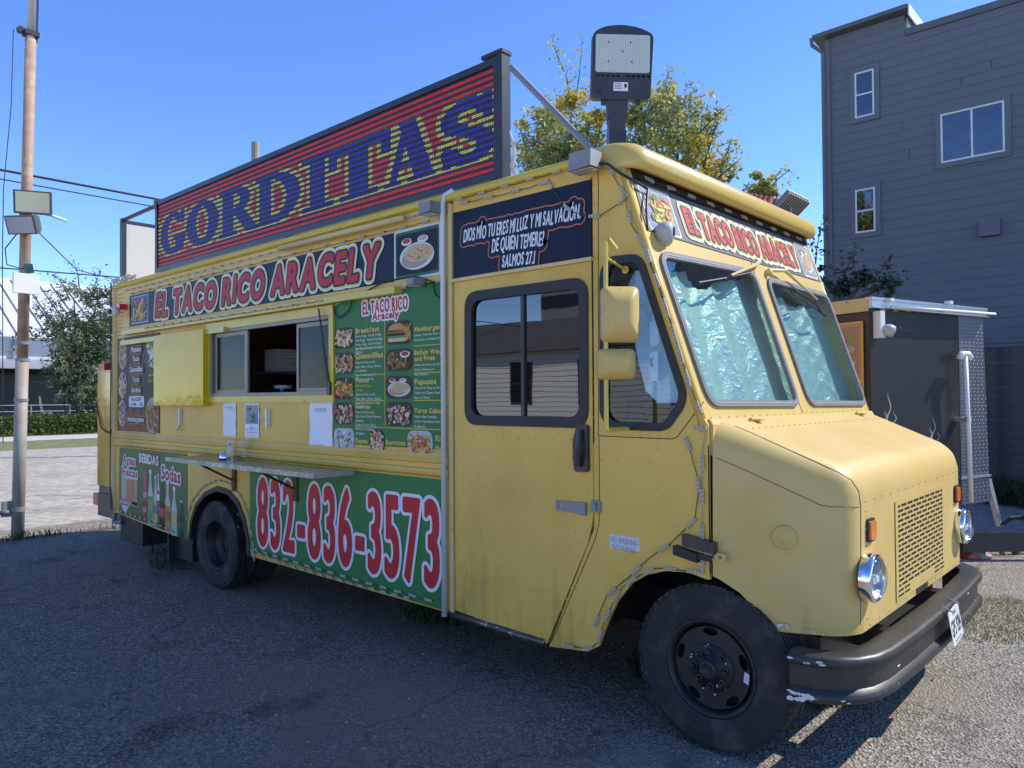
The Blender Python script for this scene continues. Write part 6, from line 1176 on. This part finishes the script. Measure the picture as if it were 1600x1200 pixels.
# clipped hedge along the far sidewalk
bb = B(); vs = []; fs = []; cc = []
for i in range(26000):
    y = random.uniform(-6, 34); z = random.uniform(.1, 1.05); x = -38.6-random.random()**2*1.2; p = Vector((x, y, z)); d = Vector((random.gauss(0, 1), random.gauss(0, 1), random.gauss(0, 1))).normalized(); s_ = d.cross(Vector((random.gauss(0, 1), random.gauss(0, 1), random.gauss(0, 1)))).normalized(); n = len(vs); L_ = .16; vs += [p, p+d*L_*.5+s_*L_*.3, p+d*L_, p+d*L_*.5-s_*L_*.3]; fs.append((n, n+1, n+2, n+3)); k = random.uniform(.6, 1.4); cc.append((.09*k, .14*k, .03*k))
hd = thing('clipped_hedge', 'low clipped green hedge along the sidewalk across the road', 'hedge', (-39, 14, .05)); me = mesh(vs, fs, 'foliage'); at = me.color_attributes.new('Col', 'FLOAT_COLOR', 'CORNER'); buf = np.ones((len(fs)*4, 4)); buf[:, :3] = np.repeat(np.clip(np.array(cc), 0, 1), 4, 0); at.data.foreach_set('color', buf.ravel()); link('foliage', me, MATS['leaf'], hd)
# ================================================================== grey building, fence, far structures on the right
GB_ = thing('grey_lap_sided_building', 'tall slate grey building clad in lap siding boards with white framed windows', 'building', (6, 16, 0))
YB = 16.; SID = mat('slate grey siding', (.150, .157, .168), .7, var=.06, vs=.8, bump=.05, bs=3)
bx0, bx1, bh = -3.12, 16., 10.25
pitch = .2285; nb_ = int(bh/pitch)
brd = B(); brd.add([(0, -.018, 0), (bx1-bx0, -.018, 0), (bx1-bx0, -.006, pitch+.01), (0, -.006, pitch+.01), (0, 0, 0), (bx1-bx0, 0, 0), (bx1-bx0, 0, pitch+.01), (0, 0, pitch+.01)], [(0, 1, 2, 3), (0, 4, 5, 1), (3, 2, 6, 7), (0, 3, 7, 4), (1, 5, 6, 2)])
bme = mesh(brd.v, brd.f, 'siding_board'); bme.materials.append(SID)
for k in range(nb_+1):
    o = bpy.data.objects.new('siding_board', bme); COL.objects.link(o); o.parent = GB_; o.location = Vector((bx0, YB, k*pitch))-GB_.location
tw = bx0+1.82; br2 = B(); br2.add([(0, -.018, 0), (tw-bx0, -.018, 0), (tw-bx0, -.006, pitch), (0, -.006, pitch), (0, 0, 0), (tw-bx0, 0, 0), (tw-bx0, 0, pitch), (0, 0, pitch)], [(0, 1, 2, 3), (0, 4, 5, 1), (3, 2, 6, 7), (0, 3, 7, 4), (1, 5, 6, 2)]); bm2 = mesh(br2.v, br2.f, 'siding_board'); bm2.materials.append(SID)
for k in range(2): o = bpy.data.objects.new('siding_board', bm2); COL.objects.link(o); o.parent = GB_; o.location = Vector((bx0, YB, (nb_+1)*pitch+k*pitch))-GB_.location
B().box(bx0+.005, bx1, YB+.001, YB+9, 0, bh).out('wall_core', SID, GB_); B().box(bx0-.02, bx0+.10, YB-.05, YB+.1, 0, 10.7).out('corner_board', SID, GB_)
B().box(bx0+.005, tw, YB+.001, YB+2.5, bh, 10.75).out('stair_tower', SID, GB_)
B().box(tw+.002, tw+.03, YB+.12, YB+2.2, bh+.02, 10.72).out('tower_flank', mat('pale flank panel', (.62, .63, .60), .6), GB_)
bb = B(); bb.add([(bx0-.26, YB-.24, 10.76), (tw+.12, YB-.24, 10.79), (tw+.12, YB+2.8, 10.5), (bx0-.26, YB+2.8, 10.45), (bx0-.26, YB-.24, 10.86), (tw+.12, YB-.24, 10.89), (tw+.12, YB+2.8, 10.6), (bx0-.26, YB+2.8, 10.55)], [(3, 2, 1, 0), (4, 5, 6, 7), (0, 1, 5, 4), (1, 2, 6, 5), (2, 3, 7, 6), (3, 0, 4, 7)]); bb.out('tower_roof', mat('dark roof edge', (.12, .125, .135), .5), GB_)
B().box(tw+.125, tw+.15, YB-.2, YB+2.6, 10.62, 10.9).out('white_fascia', WHT, GB_)
B().box(tw+.02, bx1, YB-.06, YB+.2, bh-.02, bh+.14).out('parapet_cap', MATS['dark roof edge'], GB_)
bb = B(); bb.tube([(bx0-.28, YB-.25, 10.78), (bx0-.26, YB-.25, 10.6), (bx0-.06, YB-.06, 10.4), (bx0-.06, YB-.06, 0)], .05, 8); bb.out('downspout', SID, GB_)
bb = B()
for k in range(46): x = random.uniform(bx0+.3, 12); z = random.randint(2, nb_-1)*pitch; bb.box(x, x+.007, YB-.0195, YB-.004, z+.01, z+pitch-.006)
bb.out('board_joints', mat('dark butt joint', (.05, .053, .06), .8), GB_, kind='stuff')  # thin dark butt joints between siding boards
WG = glass('building window glass', (.12, .15, .2), .12, wav=.1)
def bwin(u0, v0, u1, v1, split, name='window'):
    a, b = meet(u0, v0, 'y', YB), meet(u1, v1, 'y', YB); x0, x1, z1, z0 = a[0], b[0], a[2], b[2]; bb = B()
    FB = Fr((0, YB, 0), (1, 0, 0), (0, 0, 1), (0, -1, 0)); plate(bb, FB, rect(x0-.12, x1+.12, z0-.12, z1+.12), [rect(x0, x1, z0, z1)], .0, .045); w = bb.out(name, SID, GB_)
    bb = B(); t = .038; H = [rect(x0+t, x1-t, z0+t, (z0+z1)/2-t/2), rect(x0+t, x1-t, (z0+z1)/2+t/2, z1-t)] if split == 'h' else [rect(x0+t, (x0+x1)/2-t/2, z0+t, z1-t), rect((x0+x1)/2+t/2, x1-t, z0+t, z1-t)]
    plate(bb, FB, rect(x0, x1, z0, z1), H, .03, .05); bb.out('sash_frame', WHT, w); B().box(x0+.02, x1-.02, YB-.034, YB-.030, z0+.02, z1-.02).out('pane', WG, w); B().box(x0+.01, x1-.01, YB-.029, YB-.0285, z0+.01, z1-.01).out('dark_room', DARK, w)
bwin(1336, 116, 1367, 179, 'h'); bwin(1470, 180, 1571, 237, 'v'); bwin(1337, 298, 1369, 361, 'h')
a = meet(1548, 358, 'y', YB); B().box(a[0]-.2, a[0]+.2, YB-.16, YB-.03, a[2]-.16, a[2]+.2).out('wall_vent', SID, GB_)
# board fence
FY = 12.; WOOD = mat('dark weathered fence board', (.10, .085, .075), .85, var=.35, vs=4, bump=.3, bs=20, col2=(.06, .054, .053), c2s=3)
fn = thing('board_fence', 'dark horizontal board fence below the grey building', 'fence', (6, FY, 0)); fm = B(); fm.box(0, 1.18, -.02, .0, 0, .135); fme = mesh(fm.v, fm.f, 'board'); fme.materials.append(WOOD); cnt = 0
for bay in range(11):
    for k in range(17):
        o = bpy.data.objects.new('board', fme); COL.objects.link(o); o.parent = fn; o.location = Vector((-3.06+bay*1.22+.02, FY+random.uniform(-.012, .012), .15+k*.143+random.uniform(-.004, .004)))-fn.location; o.rotation_euler = (random.uniform(-.02, .02), random.uniform(-.004, .004), 0)
for bay in range(12): B().box(-3.08+bay*1.22-.05, -3.08+bay*1.22+.05, FY-.075, FY-.035, 0, 2.62).out('post', WOOD, fn)
B().box(-3.2, 10.4, FY-.09, FY+.04, 2.625, 2.66).out('cap_rail', mat('grey cap rail', (.12, .125, .13), .7), fn)
blades('undergrowth', [(1.5, 11.2, 2.4, .6, 2600), (4, 10.6, 2.5, .9, 1800)], 'dark undergrowth along the foot of the board fence', MATS['dark weed'], (.08, .4))
# red tiled roof behind the trees
rt = thing('tiled_roof_building', 'plain building with a red clay tile roof behind the truck', 'building', (-3, 9, 0)); TILE = mat('red clay tile', (.40, .10, .05), .8, var=.3, vs=5)
B().box(-6, -1.1, 8.4, 8.8, 0, 4.1).out('wall', mat('dull stucco', (.3, .27, .22), .9), rt)
a, b = TP(1128, 291, 8), TP(1186, 312, 8)
tm = B(); tm.lathe([(.07, 0), (.055, .34)], (0, 0, 0), (0, .55, .83), 10); tme = mesh(tm.v, tm.f, 'roof_tile', True); tme.materials.append(TILE)
for k in range(12):
    t = k/11; x = a[0]-.12+(b[0]-a[0]+.24)*t; z = a[2]+(b[2]-a[2])*t
    for j in range(3): o = bpy.data.objects.new('roof_tile', tme); COL.objects.link(o); o.parent = rt; o.location = Vector((x+.01*j, 8+.22*j-.3, z-.30-.0+.02*j-.04*(j == 0)))-rt.location
B().add([(a[0]-.3, 8.0, 3.9), (b[0], 8.0, 3.9), (b[0], 8.0, b[2]-.2), (a[0]-.3, 8.0, a[2]-.2), (a[0]-.3, 8.9, 3.9), (b[0], 8.9, 3.9), (b[0], 8.9, b[2]+.0), (a[0]-.3, 8.9, a[2]+.0)], [(0, 1, 2, 3), (5, 4, 7, 6), (3, 2, 6, 7), (1, 5, 6, 2), (4, 0, 3, 7)]).out('gable', MATS['dull stucco'], rt)
# ================================================================== second trailer
tv = Vector((.30, .954, 0)).normalized(); nv_ = Vector((.954, -.30, 0)).normalized(); P0 = Vector((1.93, 6.25, 0))
FT = Fr(P0, -tv, (0, 0, 1), nv_)                 # a runs left along the face, b up
def FTp(u, v):
    q = _f+_r*(u-800)/FOC+_u*(600-v)/FOC; n = np.array(nv_); t = (float(nv_.dot(P0))-n@CAM)/(n@q); p = Vector(CAM+q*t)-P0; return (p.dot(-tv), p.z)
tr = thing('food_trailer', 'black fronted concession trailer with diamond plate corner beside the truck', 'trailer', tuple(P0))
aL, bT = FTp(1357, 465); aR = FTp(1497, 600)[0]; aD = FTp(1545, 780)[0]; aDt = FTp(1533, 490)[0]; zb_ = .62
FBK = mat('matt black trailer front', (.024, .024, .025), .42, var=.35, vs=1.6, bump=.25, bs=2.5, spec=.35)
bb = B(); bb.add([FT.p(a, b, n) for n in (0, -3.6) for a, b in ((aD+.02, zb_), (aL-.02, zb_), (aL-.02, bT), (aDt+.02, bT))], [(0, 1, 2, 3), (7, 6, 5, 4), (0, 4, 5, 1), (1, 5, 6, 2), (2, 6, 7, 3), (3, 7, 4, 0)]); bb.out('body', mat('dark trailer body', (.06, .05, .04), .6), tr)
bb = B(); plate(bb, FT, [(aR, zb_), (aL, zb_), (aL, bT-.10), (aR, bT-.10)], [], .002, .012); fp = bb.out('front_panel', FBK, tr)
# diamond plate with raised lozenges
DPM = mat('diamond plate steel', (.20, .205, .22), .35, .8, var=.15, vs=6); bb = B(); plate(bb, FT, [(aD, zb_-.05), (aR-.0, zb_-.05), (aR-.0, bT-.10), (aDt, bT-.10)], [], .004, .016); dp = bb.out('diamond_plate', DPM, tr)
bb = B(); W_ = abs(aR-aD); st_ = .038; nzr = int((bT-zb_)/st_)
for j in range(nzr):
    for i in range(int(W_/st_)+1):
        a = min(aR, aD)+.02+i*st_+(.0 if j % 2 else .019); b = zb_-.03+j*st_
        lim = aD+(aDt-aD)*(b-zb_)/(bT-zb_)
        if not (min(lim, aR)+.012 < a < max(lim, aR)-.012): continue
        d = .012 if (i+j) % 2 else -.012; u = Vector((d, .012)); w = Vector((-u.y, u.x)).normalized()*.0035
        q = [(a-u.x, b-u.y), (a+w.x, b+w.y), (a+u.x, b+u.y), (a-w.x, b-w.y)]; c = FT.p(a, b, .0195); bb.add([FT.p(x, y, .016) for x, y in q]+[c], [(0, 1, 4), (1, 2, 4), (2, 3, 4), (3, 0, 4)])
bb.out('tread_lozenges', mat('polished lozenge', (.55, .56, .6), .28, .9), dp, kind='stuff')
zm = FTp(1520, 745)[1]; bb = B(); bb.obox(FT.p((aR+aD)/2-.0, zm, .02), tv*abs(aR-aD)*.52, (0, 0, .012), nv_*.006); bb.out('plate_trim', ALU, tr)
# white top rail, drip pipe and lamps
bb = B(); bb.obox(FT.p((aL+aDt)/2, bT-.01, .02), tv*(abs(aL-aDt)/2+.03), (0, 0, .012), nv_*.035); bb.obox(FT.p((aL+aDt)/2, bT-.055, .03), tv*(abs(aL-aDt)/2+.02), (0, 0, .035), nv_*.02); bb.obox(FT.p((aL+aDt)/2, bT-.098, .04), tv*(abs(aL-aDt)/2+.02), (0, 0, .006), nv_*.035); bb.out('top_rail', ALU, tr)
pA, pB = FTp(1378, 481), FTp(1540, 492); B().tube([FT.p(pA[0], pA[1], .10), FT.p(pB[0], pB[1], .10)], .014, 10).out('drip_pipe', WHT, tr, smooth=True)
for u, v in ((1380, 470), (1472, 474)): q = FTp(u, v); B().obox(FT.p(q[0], q[1], .07), tv*.03, (0, 0, .016), nv_*.03).out('pipe_bracket', WHT, tr)
lamps([FT.p(*FTp(1368, 484), .02), FT.p(*FTp(1470, 489), .02), FT.p(*FTp(1530, 494), .03)], .20, nv_, parent=tr, sc=1.1)
q = FTp(1366, 508); B().obox(FT.p(q[0], q[1], .05), tv*.035, (0, 0, .13), nv_*.04).out('antenna_box', WHT, tr)
q = FTp(1372, 518); bb = B(); bb.lathe([(0, -.06), (.05, -.05), (.065, 0), (.055, .05), (0, .06)], FT.p(q[0], q[1], .11), (.6, .1, -.2), 18); bb.out('dome_camera', MATS['pale grey plastic'], tr, smooth=True)
q = FTp(1380, 518); B().lathe([(.03, .0), (.03, .01), (0, .01)], FT.p(q[0]+.0, q[1], .165), (.6, .1, -.2), 14).out('camera_lens', BLK, tr)
# vent stand pipe with tee
tT, tB = FTp(1488, 556), FTp(1498, 790); bb = B(); bb.tube([FT.p(tB[0], zb_, .13), FT.p(tT[0], tT[1]+.0, .13)], .026, 12); bb.out('vent_pipe', WHT, tr, smooth=True)
bb = B(); bb.tube([FT.p(tT[0]-.09, tT[1]-.045, .13), FT.p(tT[0]-.085, tT[1]-.01, .13), FT.p(tT[0]-.06, tT[1]+.01, .13), FT.p(tT[0]+.06, tT[1]+.01, .13), FT.p(tT[0]+.085, tT[1]-.01, .13), FT.p(tT[0]+.09, tT[1]-.045, .13)], .034, 12); bb.out('pipe_tee', WHT, tr, smooth=True)
q = FTp(1492, 655); B().obox(FT.p(q[0], q[1], .075), tv*.045, (0, 0, .022), nv_*.075).out('pipe_strap', ALU, tr)
# painted flames
pr = Print(FT, .013)
def flame(u, v0, v1, w):
    P = []; q0, q1 = FTp(u, v0), FTp(u, v1); n = 14
    L_ = [(q0[0]+(q1[0]-q0[0])*t+w*.9*math.sin(t*9)*(1-t*.6), q0[1]+(q1[1]-q0[1])*t, w*(1-t)**.8*(.55+.45*abs(math.sin(t*7)))) for t in np.linspace(0, 1, n)]
    P = [(a-k*.5, b) for a, b, k in L_]+[(a+k*.5, b) for a, b, k in L_[::-1]]; pr.poly(P, (.36, .33, .27), 1)
for a in ((1387, 665, 608, .045), (1396, 668, 640, .04), (1381, 662, 640, .035)): flame(*a)
pr.out('flame_print', PRINT, fp); pr = Print(FT, .013)
for a in ((1457, 690, 645, .045), (1452, 692, 665, .035), (1464, 694, 672, .04)): flame(*a)
pr.out('flame_print', PRINT, fp)
# side with posters
FTS = Fr(FT.p(aL, 0, 0), -nv_, (0, 0, 1), -tv)
B().add([FTS.p(a, b, n) for n in (0, .012) for a, b in ((0, bT-.13), (3.5, bT-.13), (3.5, bT), (0, bT))], [(0, 1, 2, 3), (4, 7, 6, 5), (0, 4, 5, 1), (3, 2, 6, 7), (0, 3, 7, 4)]).out('side_fascia', CREAM, tr)
bb = B(); plate(bb, FTS, rect(.06, 3.3, .7, bT-.22), [], .001, .008); ps = bb.out('side_poster', mat('orange poster', (.70, .38, .05), .5), tr); pr = Print(FTS, .0088)
pr.poly(rect(.08, 1.6, 1.9, bT-.24), (.50, .28, .15), 1); food(pr, .10, .9, 1.95, bT-.27, 'wrap', 2, 'rect', (.4, .25, .14)); pr.text('TACO', .10, .9, 1.68, 1.84, (.55, .06, .03), 3, .05, 0, 0, [(.02, (.03, .02, .02))]); pr.out('poster_print', PRINT, ps)
B().box(-.4, -.1, 6.6, 6.9, bT+.01, bT+.05).out('roof_box', ALU, tr)
# tongue, jack and hardware
c = FT.p(FTp(1545, 838)[0], 0, .12); z1, z0 = FTp(1545, 823)[1], FTp(1545, 852)[1]
bb = B(); q0 = meet(1495, 838, 'y', 5.6); d_ = Vector((.74, .67, 0)); bb.obox(Vector((2.72, 6.55, (z0+z1)/2)), d_*1.25, (0, 0, (z1-z0)/2), Vector((.67, -.74, 0))*.03); bb.out('tongue_beam', BLKM, tr)
def GPt(u, v, dd): q = _f+_r*(u-800)/FOC+_u*(600-v)/FOC; return Vector(CAM+q*dd)
DD = 8.2; bb = B(); bb.tube([GPt(1560, 855, DD), GPt(1585, 890, DD-.1)], .03, 6); bb.tube([GPt(1540, 855, DD), GPt(1552, 878, DD)], .03, 6); bb.tube([GPt(1549, 874, DD), GPt(1583, 888, DD-.1)], .02, 6); bb.tube([GPt(1576, 880, DD-.1), GPt(1590, 890, DD-.1)], .04, 6); bb.out('stabiliser_jack', mat('tan scuffed steel', (.2, .18, .15), .7), tr)
bb = B(); bb.tube([GPt(1545, 748, DD+.2), GPt(1563, 822, DD+.2)], .03, 5); bb.tube([GPt(1548, 780, DD+.3), GPt(1560, 822, DD+.3)], .02, 5); bb.out('corner_brace', ALU, tr)
bb = B(); bb.tube([GPt(1592, 852, DD), GPt(1590, 864, DD)], .02, 6); bb.tube([GPt(1580, 858, DD), GPt(1590, 866, DD), GPt(1600, 868, DD)], .03, 6); bb.out('hitch_lock', mat('dark red lock', (.12, .02, .015), .5), tr)
bb = B()
for k in range(6): bb.tube([GPt(1560+random.uniform(0, 10), 822-random.uniform(0, 5), DD), GPt(1578, 815-random.uniform(0, 8), DD), GPt(1600, 812-k*1.5, DD), GPt(1620, 805, DD)], .012, 5)
bb.out('hose_bundle', BLK, tr)
for s_ in (.5,): c = FT.p(aL*.25, .34, -.9); bb = B(); bb.lathe([(.2, -.1), (.34, -.1), (.345, .08), (.30, .1), (.2, .09), (0, .06)], c, nv_, 24); bb.out('wheel', TYR, tr, smooth=True)
c = GPt(1521, 868, DD-.1); bb = B(); bb.lathe([(.0, .0), (.17, .0), (.18, .02), (.17, .04), (.16, .045), (.14, .16), (.08, .20), (0, .205)], (c.x, c.y, 0), (0, 0, 1), 20); bb.solo('round_tub', mat('red and grey tub', (.30, .05, .04), .5, var=.3, vs=8, col2=(.4, .38, .33), c2s=5), 'low rounded red tub on the gravel under the trailer beam', 'tub', smooth=True)
# rubble and litter near fence
bb = B()
for k in range(40): p_ = (random.uniform(2.2, 6), random.uniform(7.5, 11.5)); r = random.uniform(.03, .12); bb.obox((p_[0], p_[1], r*.3), (r, r*.3, 0), (-r*.3, r*.7, 0), (0, 0, r*.4))
tag(bb.out('rubble', mat('pale rubble', (.28, .26, .23), .9, var=.3), None), 'scattered pale rubble in front of the board fence', 'rubble', kind='stuff')
# ================================================================== behind the viewpoint: the house the door glass mirrors
HS = thing('white_house', 'white clapboard house behind the viewpoint, seen mirrored in the cab door glass', 'house', (-14, -24, 0)); HW_ = mat('white clapboard', (.78, .75, .69), .7, var=.06)
HX0, HX1, HY = -30., -6., -20.; B().box(HX0, HX1, HY-9, HY, 0, 3.7).out('wall', HW_, HS)
cb_ = B(); cb_.add([(0, 0, 0), (HX1-HX0, 0, 0), (HX1-HX0, .0, .2), (0, .0, .2), (0, .03, 0), (HX1-HX0, .03, 0)], [(4, 5, 2, 3), (0, 1, 5, 4), (0, 4, 3), (1, 2, 5)]); cbm = mesh(cb_.v, cb_.f, 'clapboard'); cbm.materials.append(HW_)
for k in range(18): o = bpy.data.objects.new('clapboard', cbm); COL.objects.link(o); o.parent = HS; o.location = Vector((HX0, HY+.002, k*.2))-HS.location
bb = B(); bb.add([(HX0-.5, HY+.5, 3.6), (HX1+.5, HY+.5, 3.6), (HX1+.5, HY-9.5, 3.6), (HX0-.5, HY-9.5, 3.6), (HX0+4, HY-4.5, 5.5), (HX1-4, HY-4.5, 5.5)], [(0, 1, 5, 4), (1, 2, 5), (2, 3, 4, 5), (3, 0, 4), (3, 2, 1, 0)]); bb.out('roof', mat('grey shingle', (.14, .13, .12), .9, var=.2, vs=2), HS)
for x in (-26, -21, -17, -13.5, -9.5): w = B().box(x-.55, x+.55, HY+.03, HY+.07, 1.5, 3.2).out('window', mat('dark trim', (.05, .05, .05), .5), HS); B().box(x-.45, x+.45, HY+.07, HY+.08, 1.6, 2.3).out('pane', DARK, w); B().box(x-.45, x+.45, HY+.07, HY+.08, 2.4, 3.1).out('pane', DARK, w)
for (x0, x1, y, h, lab) in ((-62, -50, -75, 34, 'grey high rise tower behind the white house, the wider one'), (-38, -31, -70, 40, 'striped pale high rise tower behind the white house')):
    tw_ = thing('high_rise', lab, 'tower', ((x0+x1)/2, y, 0)); B().box(x0, x1, y-10, y, 0, h).out('tower_block', mat('tower '+lab[:4], (.25, .24, .24), .7), tw_)
    for k in range(int(h/3.2)): B().box(x0+.3, x1-.3, y, y+.2, k*3.2+1.2, k*3.2+2.6).out('window_band', BLKM, tw_)
